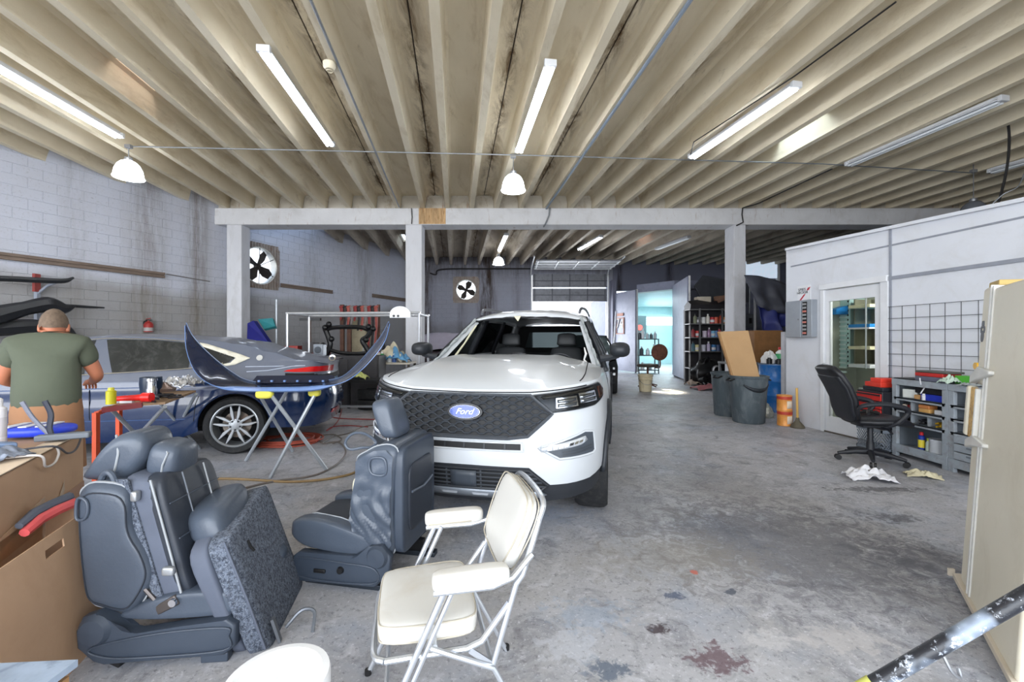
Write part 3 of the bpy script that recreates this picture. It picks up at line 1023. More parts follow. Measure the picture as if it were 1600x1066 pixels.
# ------------------------------------------------------------------ spray booth at the back
BOOTH_O = mat('grey_booth_panel', (126, 130, 148), 0.45, 0.15, var=0.08, scale=2.5, dirt=(92, 94, 108), dirt_amt=0.5, bump=0.05)
BOOTH_I = mat('pale_teal_lining', (186, 214, 216), 0.45, var=0.04, scale=2, dirt=(170, 190, 190), dirt_amt=0.4)
EDGE = mat('pale_door_edge', (196, 196, 196), 0.5, 0.2, dirt=(120, 116, 110), dirt_amt=0.5)
JL, JR = V((5.09, 17.5, 0)), V((6.13, 16.2, 0))
LF, RF = V((4.57, 19.1, 0)), V((5.71, 13.8, 0))
ZBO = 3.50
booth = sempty('wall_inner_back')
def slab(a, b, z0, z1, th, m, name, parent, bevel=0.0, side=1):
 a, b = V(a), V(b)
 d = (b - a)
 d.z = 0
 L = d.length
 d.normalize()
 n = V((-d.y, d.x, 0)) * side
 M = Matrix((d, n * side, V((0, 0, 1)))).transposed().to_4x4()
 M.translation = V((a.x, a.y, 0))
 return MB().box((0, min(0, th * side), z0), (L, max(0, th * side), z1), M).build(name, m, parent, smooth=0, bevel=bevel)
slab(JR, (9.2, 16.2, 0), 0, 3.62, 0.08, BOOTH_O, 'front_panel', booth)
slab(JL, JR, 3.30, 3.62, 0.08, BOOTH_O, 'lintel', booth)
MB().box((4.52, 19.85, 0), (4.6, 24.6, 3.5)).build('outer_panel', BOOTH_O, booth, smooth=0)
MB().box((4.6, 19.15, 0), (4.68, 24.6, 3.3)).build('left_lining', BOOTH_I, booth, smooth=0)
MB().box((9.1, 16.3, 0), (9.2, 24.6, 3.3)).build('right_lining', BOOTH_I, booth, smooth=0)
MB().box((4.6, 24.5, 0), (9.2, 24.6, 3.3)).build('back_lining', BOOTH_I, booth, smooth=0)
MB().add([(4.6, 19.1, 3.3), (5.09, 17.5, 3.3), (6.13, 16.2, 3.3), (9.2, 16.2, 3.3), (9.2, 24.6, 3.3), (4.6, 24.6, 3.3)], [(0, 1, 2, 3, 4, 5)]).build('booth_roof', BOOTH_I, booth, smooth=0, solid=0.05)
MB().box((4.68, 19.6, -0.03), (9.1, 24.5, 0.004)).build('booth_floor', mat('booth_floor_concrete', (176, 184, 190), 0.45, var=0.12, scale=2), booth, smooth=0)
MB().box((4.7, 24.46, 2.42), (9.0, 24.49, 2.47)).build('lining_rail', mat('teal_rail', (150, 178, 180), 0.5), booth, smooth=0)
BLIGHT = mat('booth_light', (255, 255, 255), 0.5, var=0, emit=(238, 250, 255), estr=7)
for lab, pa, pb, YY in (('upper bright light panel inside the booth', (1017, 459), (1062, 470.5), 24.4), ('lower bright light panel inside the booth', (1010, 496), (1062, 508), 24.44)):
 a, b = at(pa[0], pb[1], YY), at(pb[0], pa[1], YY)
 t = thing('booth_light', lab, 'light', a, 0, 'light panels in the spray booth')
 w, h = b.x - a.x, b.z - a.z
 MB().box((0, -0.02, 0), (w, 0.02, h)).build('diffuser', BLIGHT, t, smooth=0)
 fr = MB()
 for lo, hi in (((-0.05, -0.03, -0.05), (w + 0.05, 0.02, 0)), ((-0.05, -0.03, h), (w + 0.05, 0.02, h + 0.05)), ((-0.05, -0.03, 0), (0, 0.02, h)), ((w, -0.03, 0), (w + 0.05, 0.02, h))):
  fr.box(lo, hi)
 fr.build('frame', BOOTH_I, t, smooth=0)
area_light('booth_lamp_glow', (7.2, 20.5, 3.2), (7.2, 20.5, 0), 3.0, 5.0, 260, (0.86, 0.96, 1.0))
def leaf(name, a, b, th=0.07):
 t = sempty(name)
 a, b = V(a), V(b)
 slab(a, b, 0.06, ZBO - 0.08, th, BOOTH_O, 'door_leaf', t, 0.006)
 d = (b - a).normalized()
 n = V((-d.y, d.x, 0))
 for p in (a, b):
  MB().bar(p - n * 0.005 + V((0, 0, 0.05)), p - n * 0.005 + V((0, 0, ZBO - 0.06)), 0.05, 0.1, up=d).build('edge_trim', EDGE, t, smooth=0)
 for z in (0.4, 1.7, 3.0):
  MB().cyl(a - n * 0.04 + V((0, 0, z - 0.08)), a - n * 0.04 + V((0, 0, z + 0.08)), 0.03, n=8).build('hinge', ALU, t)
 return t
dl = leaf('door_2', JL, LF)
dr = leaf('door_3', JR, RF, -0.07)
# pull handle and stencil on the leaves
ds = (LF - JL).normalized()
sg = thing('booth_sign', 'small orange edged sign with a white number on the grey booth door', 'sign')
a = at(969, 510, 18.6)
nrm = V((-ds.y, ds.x, 0))
if nrm.y > 0:
 nrm = -nrm
bx = V((nrm.y, -nrm.x, 0))
bx = -ds
sM = Matrix((bx, V((0, 0, 1)), bx.cross(V((0, 0, 1))))).transposed().to_4x4()
c = JL + (LF - JL) * 0.66
sM.translation = V((c.x, c.y, EYE + (HOR - 506) / F_PX * c.y)) + nrm * 0.09
OR = mat('faded_orange_print', (168, 112, 92), 0.6)
mb = MB()
for lo, hi in (((-0.32, -0.45), (0.32, -0.41)), ((-0.32, 0.22), (0.32, 0.26)), ((-0.32, -0.41), (-0.27, 0.22)), ((0.27, -0.41), (0.32, 0.22)), ((-0.26, 0.33), (0.26, 0.45))):
 mb.box((lo[0], lo[1], -0.01), (hi[0], hi[1], 0.012), sM)
mb.build('sign_border', OR, sg, smooth=0)
text_mesh('number', '74', 0.62, mat('pale_print', (206, 200, 196), 0.6), sg, sM, 0.012)
tag(MB().tube([V((4.12, 17.6, 0.03)), V((4.40, 18.1, 2.6))], 0.04, 6).build('leaning_pole', mat('white_pole', (206, 210, 220), 0.5)), 'white pole leaning against the far wall left of the booth door', 'pole')
# things inside the booth
sh = thing('booth_cart', 'grey two-tier cart with bottles inside the bright booth', 'cart', gnd(1017, 585) + V((0, 0.5, 0)))
Mc = mat('dark_cart_metal', (96, 102, 104), 0.5, 0.3)
for z in (0.12, 0.72, 1.38):
 MB().box((-0.42, -0.25, z), (0.42, 0.25, z + 0.04)).build('shelf', Mc, sh, smooth=0)
for sx in (-0.4, 0.4):
 for sy in (-0.23, 0.23):
  MB().box((sx - 0.02, sy - 0.02, 0.0), (sx + 0.02, sy + 0.02, 1.42)).build('leg', Mc, sh, smooth=0)
# ------------------------------------------------------------------ bottles, cans and small goods
BOTMESH = {}
def bottle(label, loc, r, h, col, cap=(230, 230, 230), kind='bottle', group=None, lab=None, metal=0.0):
 key = (kind,)
 m = mat('bottle_%d_%d_%d' % col, col, 0.35, metal, var=0.08)
 mc = mat('bottle_%d_%d_%d' % cap, cap, 0.4, 0, var=0.05)
 t = thing('paint_can' if kind == 'can' else ('spray_can' if kind == 'spray' else 'bottle'), label, 'can' if kind in ('can', 'spray') else 'bottle', loc, 0, group)
 if kind == 'can':
  MB().lathe([(0.001, 0), (r, 0), (r * 1.03, 0.01), (r, 0.02), (r, h - 0.02), (r * 1.03, h - 0.01), (r * 1.0, h), (r * 0.9, h - 0.012), (0.001, h - 0.012)], 18).build('body', m, t)
  MB().lathe([(0.001, h - 0.008), (r * 0.82, h - 0.008), (r * 0.82, h - 0.002), (0.001, h - 0.002)], 18).build('lid', mc, t)
 elif kind == 'spray':
  MB().lathe([(0.001, 0), (r, 0), (r, h * 0.78), (r * 0.55, h * 0.84), (0.001, h * 0.85)], 14).build('body', m, t)
  MB().lathe([(r * 0.62, h * 0.8), (r * 0.62, h * 0.97), (r * 0.4, h), (0.001, h)], 14).build('cap', mc, t)
 else:
  MB().lathe([(0.001, 0), (r, 0), (r, h * 0.68), (r * 0.45, h * 0.82), (r * 0.4, h * 0.86), (0.001, h * 0.86)], 14).build('body', m, t)
  MB().lathe([(r * 0.48, h * 0.84), (r * 0.48, h), (0.001, h)], 12).build('cap', mc, t)
 if lab:
  MB().lathe([(r * 1.012, h * 0.2), (r * 1.012, h * 0.6)], 18).build('paper_label', mat('label_%d_%d_%d' % lab, lab, 0.6), t)
 return t
base = sh.location
cols = [((232, 236, 238), 'white'), ((70, 78, 84), 'dark'), ((226, 214, 120), 'yellow'), ((190, 200, 204), 'grey')]
for k, (dx, h, q) in enumerate([(-0.33, 0.3, 1), (-0.2, 0.42, 0), (-0.02, 0.26, 3), (0.14, 0.24, 1), (0.3, 0.3, 3)]):
 bottle('%s bottle on the booth cart top, number %s from the left' % (cols[q][1], ('one', 'two', 'three', 'four', 'five')[k]), base + V((dx, -0.1, 1.42)), 0.07, h, cols[q][0], group='bottles on the booth cart')
for k, (dx, h, q) in enumerate([(-0.25, 0.34, 1), (0.0, 0.28, 0), (0.26, 0.44, 2)]):
 bottle('%s bottle on the middle tier of the booth cart' % cols[q][1], base + V((dx, -0.1, 0.76)), 0.08, h, cols[q][0], group='bottles on the booth cart')
for k, (dx, h, q) in enumerate([(-0.22, 0.3, 0), (0.08, 0.26, 3)]):
 bottle('%s container on the bottom tier of the booth cart' % cols[q][1], base + V((dx, -0.1, 0.16)), 0.09, h, cols[q][0], group='bottles on the booth cart')
pst = thing('booth_poster', 'dark poster with a red patch on the booth wall', 'poster', at(1002, 512, 22.0))
MB().box((-0.25, -0.02, -0.5), (0.25, 0.0, 0.6)).build('sheet', mat('dark_poster', (70, 92, 96), 0.6), pst, smooth=0)
MB().lathe([(0.001, 0.0), (0.15, 0.0), (0.15, 0.01), (0.001, 0.01)], 16, Matrix.Translation((-0.08, -0.02, 0.0)) @ Matrix.Rotation(PI / 2, 4, 'X')).build('red_patch', mat('poster_red', (214, 100, 90), 0.6), pst)
# steel shelving with paint bottles behind the right column
SHY = 13.3
s_ = F_PX / SHY
shx0, shx1 = (1078 - 800) / s_, (1160 - 800) / s_
SHM = mat('dull_shelf_steel', (112, 112, 114), 0.5, 0.4, var=0.15)
shelf = thing('steel_shelving', 'open steel shelving full of paint bottles behind the cardboard sheet', 'shelving', (shx0, SHY, 0))
levels = [EYE + (HOR - p) / s_ for p in (483, 505.5, 527, 549, 575)]
W_ = shx1 - shx0
for z in levels:
 MB().box((0, 0, z - 0.03), (W_, 0.45, z)).build('shelf', SHM, shelf, smooth=0)
for x in (0.28, W_ - 0.04, W_ * 0.6):
 MB().box((x, -0.03, 0), (x + 0.045, 0.015, levels[0] + 0.02)).build('post', SHM, shelf, smooth=0)
for x in (0.0, W_ - 0.04):
 MB().box((x, 0.42, 0), (x + 0.045, 0.46, levels[0] + 0.02)).build('post', SHM, shelf, smooth=0)
MB().box((0, 0.47, 0), (W_, 0.49, levels[0])).build('back_panel', mat('dark_shelf_back', (44, 42, 46), 0.8), shelf, smooth=0)
rows_ = [(1, 'top', [(1086, (120, 124, 100)), (1092, (96, 98, 104)), (1099, (226, 226, 226)), (1106, (220, 216, 208)), (1113, (180, 50, 56)), (1119, (210, 96, 70)), (1126, (160, 60, 40)), (1131, (220, 150, 84)), (1137, (200, 170, 120))]),
         (2, 'middle', [(1083, (130, 44, 50)), (1090, (190, 60, 56)), (1101, (208, 196, 214)), (1108, (150, 120, 150)), (1114, (120, 180, 214)), (1119, (96, 130, 180)), (1124, (190, 90, 100)), (1133, (206, 210, 204)), (1139, (120, 50, 56))]),
         (3, 'lower', [(1083, (60, 96, 110)), (1089, (214, 206, 150)), (1099, (206, 206, 220)), (1107, (196, 186, 214)), (1115, (60, 120, 176)), (1122, (70, 84, 120))])]
names = {0: 'pale', 1: 'red', 2: 'blue', 3: 'orange', 4: 'dark'}
def colname(c):
 r, g, b = c
 if min(c) > 170: return 'white'
 if r > 190 and g > 140 and b < 160: return 'tan'
 if r > g + 60 and g > 80: return 'orange'
 if r > g + 50: return 'red'
 if b > r + 30: return 'blue'
 if max(c) < 130: return 'dark'
 return 'grey'
ordn = ['first', 'second', 'third', 'fourth', 'fifth', 'sixth', 'seventh', 'eighth', 'ninth', 'tenth']
for li, rn_, items in rows_:
 for k, (px, col) in enumerate(items):
  x = (px - 800) / (F_PX / (SHY + 0.16))
  bottle('%s paint container, %s from the left on the %s shelf row' % (colname(col), ordn[k], rn_), (x, SHY + 0.16, levels[li] + 0.001), 0.066 if k % 3 else 0.055, 0.2 if k % 3 else 0.3, col, cap=(220, 220, 220) if k % 2 else (40, 40, 44), kind='can' if k % 3 else 'bottle', lab=(214, 212, 216) if k % 3 == 1 else None, group='paint bottles on the steel shelving')
tag(MB().prism([(0, 0), (1.5, 0), (1.5, 0.62), (0.0, 0.9), (-0.3, 0.55)], 0, 0.05, Matrix.Translation(at(1098, 473, 14.2)) @ Matrix.Rotation(PI / 2, 4, 'X')).build('hood_panel', mat('dark_grey_panel', (66, 68, 74), 0.35, 0.2), bevel=0.01), 'dark grey car body panel standing on top of the shelving', 'panel')
tag(MB().box((0, 0, 0), (0.42, 0.3, 0.2)).build('cream_box', mat('cream_carton', (190, 180, 164), 0.7), loc=at(1090.5, 473.5, 13.5) + V((0, 0, 0)), bevel=0.01), 'cream box on top of the steel shelving', 'box')
dk = MB()
dk.loft([[(x, y, z) for y, z in ((-0.2, 0), (0.25, 0), (0.28, 0.12), (0, 0.26 + 0.05 * math.sin(x * 5)), (-0.24, 0.14))] for x in [0, 0.3, 0.7, 1.1, 1.5, 1.72]])
tag(dk.build('bumper_cover', mat('black_trim_plastic', (36, 34, 38), 0.5), loc=(shx0 + 0.02, SHY + 0.22, levels[0] + 0.002)), 'long black bumper cover lying on top of the shelving', 'bumper')
rb = thing('rusty_bracket', 'brown rusty bracket lying across the shelving top against the column', 'bracket', V((at(1120, 466, 13.5).x, SHY + 0.15, levels[0] + 0.33)))
RM = mat('rusty_brown', (118, 88, 72), 0.8, 0.2, var=0.3)
MB().bar((0, 0, -0.1), (0.75, -0.2, 0.28), 0.1, 0.08).build('arm', RM, rb, smooth=0)
MB().bar((-0.1, 0, 0.0), (0.35, -0.05, 0.05), 0.12, 0.14).build('foot', RM, rb, smooth=0)
# boxes of junk beside the shelf foot
jk = thing('engine_part', 'black greasy engine part on the floor under the shelving', 'engine part', gnd(1112, 604) + V((0, 0.2, 0)))
mb = MB()
mb.grid(lambda a, b: V((0, 0, 0.4)) + V((0.5 * math.sin(PI * b) * math.cos(2 * PI * a), 0.34 * math.sin(PI * b) * math.sin(2 * PI * a), -0.4 * math.cos(PI * b))) * (1 + 0.28 * vnoise(V((math.cos(2 * PI * a) * 2.2, math.sin(2 * PI * a) * 2.2, b * 5)))), 26, 16)
for q in range(5):
 mb.cyl((-0.35 + q * 0.16, -0.25, 0.2 + 0.1 * (q % 3)), (-0.3 + q * 0.16, -0.42, 0.24 + 0.12 * (q % 3)), 0.07, n=10)
mb.build('housing', mat('greasy_black', (20, 20, 22), 0.4, 0.3, var=0.4, bump=0.5, bscale=14), jk)
MB().lathe([(0.1, 0), (0.14, 0.02), (0.14, 0.08), (0.1, 0.1)], 16, Matrix.Translation((0.05, -0.36, 0.5)) @ Matrix.Rotation(PI / 2, 4, 'X')).build('flange', ALU, jk)
for k in range(6):
 MB().cyl((-0.3 + k * 0.12, -0.33, 0.12), (-0.3 + k * 0.12, -0.42, 0.1), 0.02, n=8).build('stud', ALU, jk)
def rag(name, label, loc, sx, sy, h, m, seed=0, cat='cloth', rz=0, group=None):
 mb = MB()
 def f(a, b):
  x, y = (a - 0.5) * 2, (b - 0.5) * 2
  rr = math.sqrt(x * x + y * y)
  an = math.atan2(y, x)
  e = 1 - 0.22 * vnoise(V((math.cos(an) * 1.6, math.sin(an) * 1.6, seed)))
  q = max(0, 1 - rr / 1.42)
  z = h * (q ** 0.7) * (0.45 + 1.1 * abs(vnoise(V((x * (3.4 if h < 0.2 else 1.7), y * (3.4 if h < 0.2 else 1.7), seed + 3.3))))) * (1 if rr < 1.3 else 0)
  return (x * sx * e, y * sy * e, max(0.004, z))
 mb.grid(f, 22, 22)
 o = mb.build(name, m, smooth=70, loc=loc, solid=0.006, offset=0)
 o.rotation_euler.z = rz
 return tag(o, label, cat, group)
rag('floor_cloth', 'dusty pink cloth heap on the floor by the grey booth door', gnd(1108, 609), 0.42, 0.3, 0.22, mat('pink_cloth', (164, 104, 108), 0.9, var=0.2), 1)
rag('floor_cloth', 'beige cloth heap next to the pink cloth by the booth door', gnd(1086, 602), 0.26, 0.25, 0.26, mat('beige_cloth', (176, 160, 146), 0.9, var=0.2), 2)
# rusty stool standing over a cream bucket
st = thing('rusty_stool', 'rusty swivel stool with a round brown back near the booth', 'stool', gnd(1012, 606))
RS = mat('rust_red_metal', (104, 66, 52), 0.8, 0.3, var=0.35, dirt=(50, 36, 32), dirt_amt=0.8)
MB().lathe([(0.001, 0.60), (0.28, 0.60), (0.31, 0.63), (0.28, 0.68), (0.001, 0.69)], 20).build('seat', mat('dirty_dark_seat', (70, 62, 56), 0.8, var=0.3), st)
MB().cyl((0, 0, 0.1), (0, 0, 0.6), 0.03).build('stem', RS, st)
MB().tube(catmull([(0.2, 0, 0.58), (0.34, 0, 0.58), (0.36, 0, 0.75), (0.34, 0, 0.98)], 4), 0.02, 6).build('back_arm', RS, st)
MB().lathe([(0.001, -0.02), (0.2, -0.02), (0.24, 0), (0.2, 0.02), (0.001, 0.02)], 20, Matrix.Translation((0.33, -0.03, 1.02)) @ Matrix.Rotation(PI / 2, 4, 'X')).build('backrest', RS, st)
for k in range(4):
 a = 0.4 + k * PI / 2
 MB().tube([(0, 0, 0.14), (0.34 * math.cos(a), 0.34 * math.sin(a), 0.06)], 0.018, 6).build('leg', RS, st)
bk = thing('cream_bucket', 'cream plastic bucket standing under the rusty stool', 'bucket', gnd(1008, 612) + V((0, -0.02, 0)))
CR = mat('cream_plastic', (216, 204, 172), 0.5, var=0.06, dirt=(150, 138, 110), dirt_amt=0.4)
MB().lathe([(0.001, 0.01), (0.155, 0.01), (0.185, 0.42), (0.2, 0.42), (0.2, 0.45), (0.18, 0.45), (0.18, 0.46), (0.17, 0.46), (0.14, 0.03)], 24).build('body', CR, bk)
for z in (0.32, 0.37):
 MB().lathe([(0.178, z), (0.197, z + 0.006), (0.178, z + 0.014)], 24).build('band', CR, bk)
MB().tube([(0.19 * math.cos(a), -0.19 * abs(math.sin(a)) - 0.01, 0.36 - 0.16 * abs(math.sin(a))) for a in [PI * k / 10 for k in range(11)]], 0.005, 6).build('handle', ALU, bk)
# ------------------------------------------------------------------ drum, bins and clutter by the office corner
BLUE_D = mat('blue_plastic_drum', (30, 104, 176), 0.35, var=0.15, scale=4, dirt=(150, 160, 170), dirt_amt=0.35)
def drum_at(loc):
 t = thing('blue_drum', 'blue steel drum crowded with cans and jugs at the office corner', 'drum', loc)
 MB().lathe([(0.001, 0.01), (0.27, 0.01), (0.285, 0.0), (0.285, 0.03), (0.275, 0.05), (0.275, 0.28), (0.29, 0.30), (0.29, 0.32), (0.275, 0.34), (0.275, 0.56), (0.29, 0.58), (0.29, 0.60), (0.275, 0.62), (0.275, 0.87), (0.285, 0.885), (0.285, 0.90), (0.27, 0.895), (0.001, 0.89)], 32).build('body', BLUE_D, t)
 MB().lathe([(0.268, 0.9), (0.288, 0.895), (0.29, 0.915), (0.272, 0.915), (0.268, 0.9)], 32).build('rim', mat('drum_rim', (120, 140, 170), 0.4, 0.4), t)
 MB().cyl((0.15, 0.1, 0.89), (0.15, 0.1, 0.905), 0.035).build('bung', BLACKP, t)
 return t
drum_at((5.12, 8.35, 0))
BIN = mat('grey_green_bin', (74, 84, 90), 0.55, var=0.15, scale=5, dirt=(128, 134, 138), dirt_amt=0.45, stretch=(1, 1, 0.4))
def waste_bin(label, loc, rz, m=BIN):
 t = thing('waste_bin', label, 'bin', loc, rz, 'dusty grey waste bins')
 MB().lathe([(0.001, 0.0), (0.23, 0.0), (0.245, 0.02), (0.262, 0.3), (0.275, 0.55), (0.285, 0.6), (0.29, 0.74), (0.305, 0.745), (0.31, 0.78), (0.295, 0.785), (0.28, 0.76), (0.25, 0.3), (0.225, 0.04), (0.001, 0.03)], 32).build('body', m, t)
 for a in (0, PI):
  mb = MB()
  c, s = math.cos(a), math.sin(a)
  mb.tube([(c * 0.29 - s * 0.07, s * 0.29 + c * 0.07, 0.73), (c * 0.36 - s * 0.05, s * 0.36 + c * 0.05, 0.70), (c * 0.36 + s * 0.05, s * 0.36 - c * 0.05, 0.70), (c * 0.29 + s * 0.07, s * 0.29 - c * 0.07, 0.73)], 0.014, 6)
  mb.build('handle', BLACKP, t)
 mb = MB()                                     # swag shaped moulding under the rim
 def f(a, b):
  an = -PI / 2 + (a - 0.5) * 1.7
  r = 0.286 + 0.012 * math.sin(PI * b)
  z = 0.62 - 0.10 * (1 - (2 * a - 1) ** 2) + 0.07 * b * (1 - 0.4 * (2 * a - 1) ** 2)
  r -= (0.74 - z) * 0.03
  return (r * math.cos(an), r * math.sin(an), z)
 mb.grid(f, 20, 4)
 mb.build('grip_swag', mat('dark_bin_mould', (30, 36, 42), 0.5), t, solid=0.004)
 return t
waste_bin('nearer large grey waste bin with a cardboard sheet in it', (3.97, 7.2, 0), 0.1)
waste_bin('farther grey waste bin half hidden behind the nearer one', (3.97, 7.86, 0), 0.5)
KRAFT = mat('kraft_cardboard', (176, 142, 102), 0.8, var=0.05, scale=3, dirt=(168, 126, 84), dirt_amt=0.3)
KRAFT_E = mat('cardboard_edge', (160, 122, 82), 0.85)
def sheet4(name, pts, th, m, label=None, cat=None, parent=None, edge=None):
 """flat four-cornered sheet of thickness th"""
 p = [V(q) for q in pts]
 n = (p[1] - p[0]).cross(p[3] - p[0]).normalized() * th
 mb = MB()
 mb.add([*p, *[q + n for q in p]], [(0, 1, 2, 3), (7, 6, 5, 4), (0, 4, 5, 1), (1, 5, 6, 2), (2, 6, 7, 3), (3, 7, 4, 0)])
 o = mb.build(name, m, parent, smooth=0)
 return tag(o, label, cat) if label else o
cb = thing('cardboard_sheet', 'tall tan folded cardboard sheet standing in the waste bin', 'cardboard')
pa, pb, pc, pd = at(1149, 600, 7.16), at(1189, 600, 7.16), at(1168.5, 517, 7.42), at(1124, 519, 7.42)
sheet4('front_board', (pa, pb, pc, pd), 0.012, KRAFT, parent=cb)
o_ = V((-0.02, 0.035, 0))
sheet4('back_board', (pa + o_, pb + o_, pc + o_, pd + o_), 0.012, KRAFT, parent=cb)
MB().bar(pa + V((-0.012, 0.02, 0)), pd + V((-0.012, 0.02, 0)), 0.02, 0.05, up=(0, 1, 0)).build('fold_edge', KRAFT_E, cb, smooth=0)
def lab_can(label, loc, r, h):
 t = thing('paint_can', label, 'can', loc, 0.4, 'stacked orange paint cans')
 m = mat('orange_can', (226, 152, 74), 0.4, 0.1, var=0.15, dirt=(150, 100, 60), dirt_amt=0.5)
 MB().lathe([(0.001, 0), (r, 0), (r * 1.03, 0.006), (r, 0.014), (r, h - 0.016), (r * 1.04, h - 0.008), (r * 1.02, h), (r * 0.88, h - 0.01), (0.001, h - 0.01)], 24).build('body', m, t)
 MB().lathe([(r * 1.01, h * 0.74), (r * 1.012, h * 0.93)], 24).build('red_band', mat('can_red', (186, 60, 44), 0.5), t)
 mb = MB()
 mb.grid(lambda a, b: (r * 1.015 * math.cos(-2.2 + a * 0.9), r * 1.015 * math.sin(-2.2 + a * 0.9), h * (0.15 + 0.5 * b)), 6, 1)
 mb.build('paper_label', mat('can_label', (232, 216, 196), 0.6), t, solid=0.001)
 MB().tube([(r * math.cos(a), r * math.sin(a), h * 0.8 - 0.05 * math.sin((a + 0.3) * 1.0)) for a in [k * PI / 8 - 0.3 for k in range(9)]], 0.003, 5).build('bail', ALU, t)
lab_can('orange paint can on the floor, lower of the stacked pair', (4.40, 6.92, 0), 0.108, 0.245)
lab_can('orange paint can stacked on top of the other orange can', (4.395, 6.92, 0.246), 0.108, 0.24)
t = thing('plunger', 'dirty plunger with a yellow wooden stick beside the orange cans', 'plunger', (4.475, 6.72, 0))
MB().lathe([(0.10, 0.0), (0.095, 0.03), (0.06, 0.07), (0.03, 0.11), (0.022, 0.16), (0.001, 0.16)], 20).build('cup', mat('grimy_rubber', (92, 86, 72), 0.7, var=0.2), t, solid=0.006)
MB().cyl((0, 0, 0.14), (0.0, 0.02, 0.62), 0.017, n=10).build('stick', mat('yellow_wood', (208, 166, 88), 0.6, var=0.12), t)
t = thing('crumpled_bag', 'silvery crumpled bag on the floor between bin and orange cans', 'bag', (4.50, 7.66, 0))
mb = MB()
def fb(a, b):
 th, ph = a * 2 * PI, b * PI / 2
 r = 0.15 * (1 + 0.3 * vnoise(V((math.cos(th) * 2.4, math.sin(th) * 2.4, ph * 3))))
 return (r * math.cos(th) * math.cos(ph * 0.97), r * math.sin(th) * math.cos(ph * 0.97), 0.004 + 0.24 * math.sin(ph) * (1 + 0.25 * vnoise(V((th * 2, ph * 3, 4)))))
mb.grid(fb, 28, 10)
mb.build('bag_body', mat('silver_foil', (176, 176, 166), 0.3, 0.4, var=0.3, scale=14), t, smooth=20)
mb2 = MB().tube([(0, 0, 0.24), (0.02, 0, 0.27), (-0.01, 0.01, 0.30)], [0.03, 0.014, 0.03], 8)
mb2.build('twisted_neck', mat('silver_foil', (176, 176, 166)), t)
# goods on the drum
DZ = 0.916
bottle('white jug with a green label on the blue drum', (5.22, 8.33, DZ), 0.085, 0.32, (228, 230, 226), (190, 40, 40), group='goods on the blue drum', lab=(70, 170, 110))
bottle('small red topped bottle at the right edge of the blue drum', (5.31, 8.22, DZ), 0.045, 0.22, (190, 60, 50), (200, 200, 200), group='goods on the blue drum')
t = thing('plastic_bag', 'white crumpled plastic bag on the blue drum', 'bag', (5.04, 8.4, DZ), 0, 'goods on the blue drum')
mb = MB()
mb.grid(lambda a, b: tuple(V(fb(a, b)) * 0.95), 24, 8)
mb.build('bag_body', mat('white_bag', (226, 224, 222), 0.5, var=0.1), t, smooth=20)
for k, (x, y, r, h, c) in enumerate([(4.95, 8.25, 0.05, 0.12, (30, 30, 32)), (5.10, 8.2, 0.06, 0.1, (40, 42, 44)), (5.2, 8.16, 0.04, 0.16, (22, 24, 28))]):
 bottle(['black small can at the left front of the blue drum', 'black can at the front middle of the blue drum', 'tall thin black can at the right front of the blue drum'][k], (x, y, DZ), r, h, c, c, kind='spray', group='goods on the blue drum')
tb = thing('side_table', 'low dark stand behind the bins carrying two paint pails', 'table', (4.93, 9.3, 0))
MB().box((-0.35, -0.25, 0.86), (0.3, 0.25, 0.9)).build('table_top', SHM, tb, smooth=0)
for sx in (-0.32, 0.27):
 for sy in (-0.22, 0.22):
  MB().box((sx - 0.02, sy - 0.02, 0), (sx + 0.02, sy + 0.02, 0.86)).build('leg', SHM, tb, smooth=0)
bottle('grey white paint pail, lower of the pair behind the drum', (4.88, 9.25, 0.901), 0.12, 0.3, (206, 204, 196), (220, 220, 214), kind='can', group='pails behind the drum')
bottle('white and blue paint pail on top of the grey one behind the drum', (4.88, 9.25, 1.202), 0.12, 0.2, (176, 196, 214), (226, 228, 230), kind='can', group='pails behind the drum', lab=(70, 100, 150))
tag(MB().box((0, 0, 0), (0.62, 0.5, 0.72)).build('brown_carton', mat('brown_carton', (128, 88, 50), 0.8, var=0.2), loc=(5.2, 9.2, 0.86), bevel=0.01), 'brown carton in the shade behind the blue drum', 'box')
cs = thing('storage_stand', 'dark stand in the shade behind the blue drum carrying the carton', 'stand', (5.62, 9.45, 0))
MB().box((-0.34, -0.27, 0.8), (0.4, 0.27, 0.858)).build('stand_top', SHM, cs, smooth=0)
for sx in (-0.3, 0.36):
 for sy in (-0.22, 0.22):
  MB().box((sx - 0.02, sy - 0.02, 0), (sx + 0.02, sy + 0.02, 0.8)).build('leg', SHM, cs, smooth=0)
# tarpaulin over tall frame
tp = thing('covered_rack', 'tall rack draped with charcoal and blue tarpaulin right of the column', 'rack')
TAR_D = mat('charcoal_tarp', (58, 60, 70), 0.6, var=0.12, scale=3)
TAR_B = mat('navy_tarp', (30, 38, 96), 0.5, var=0.15, scale=3)
def drape(fn_top, fn_bot, n, m_, amp, yy, seed):
 mb = MB()
 def f(a, b):
  x0, z0 = fn_top(a)
  x1, z1 = fn_bot(a)
  w = amp * (0.25 + b) * (math.sin(a * 19 + 3 * b + seed) * 0.6 + vnoise(V((a * 7, b * 3, seed))) * 1.2)
  p = at(lerp(x0, x1, b), lerp(z0, z1, b), yy)
  p.y += w - 0.25 * b
  return p
 mb.grid(f, n, m_)
 return mb
drape(lambda a: (1163 + 100 * a, 430 + 34 * a * a), lambda a: (1176 + 90 * a, 482 + 10 * math.sin(3 * a)), 40, 14, 0.10, 9.9, 1).build('charcoal_cover', TAR_D, tp, smooth=60, solid=0.01)
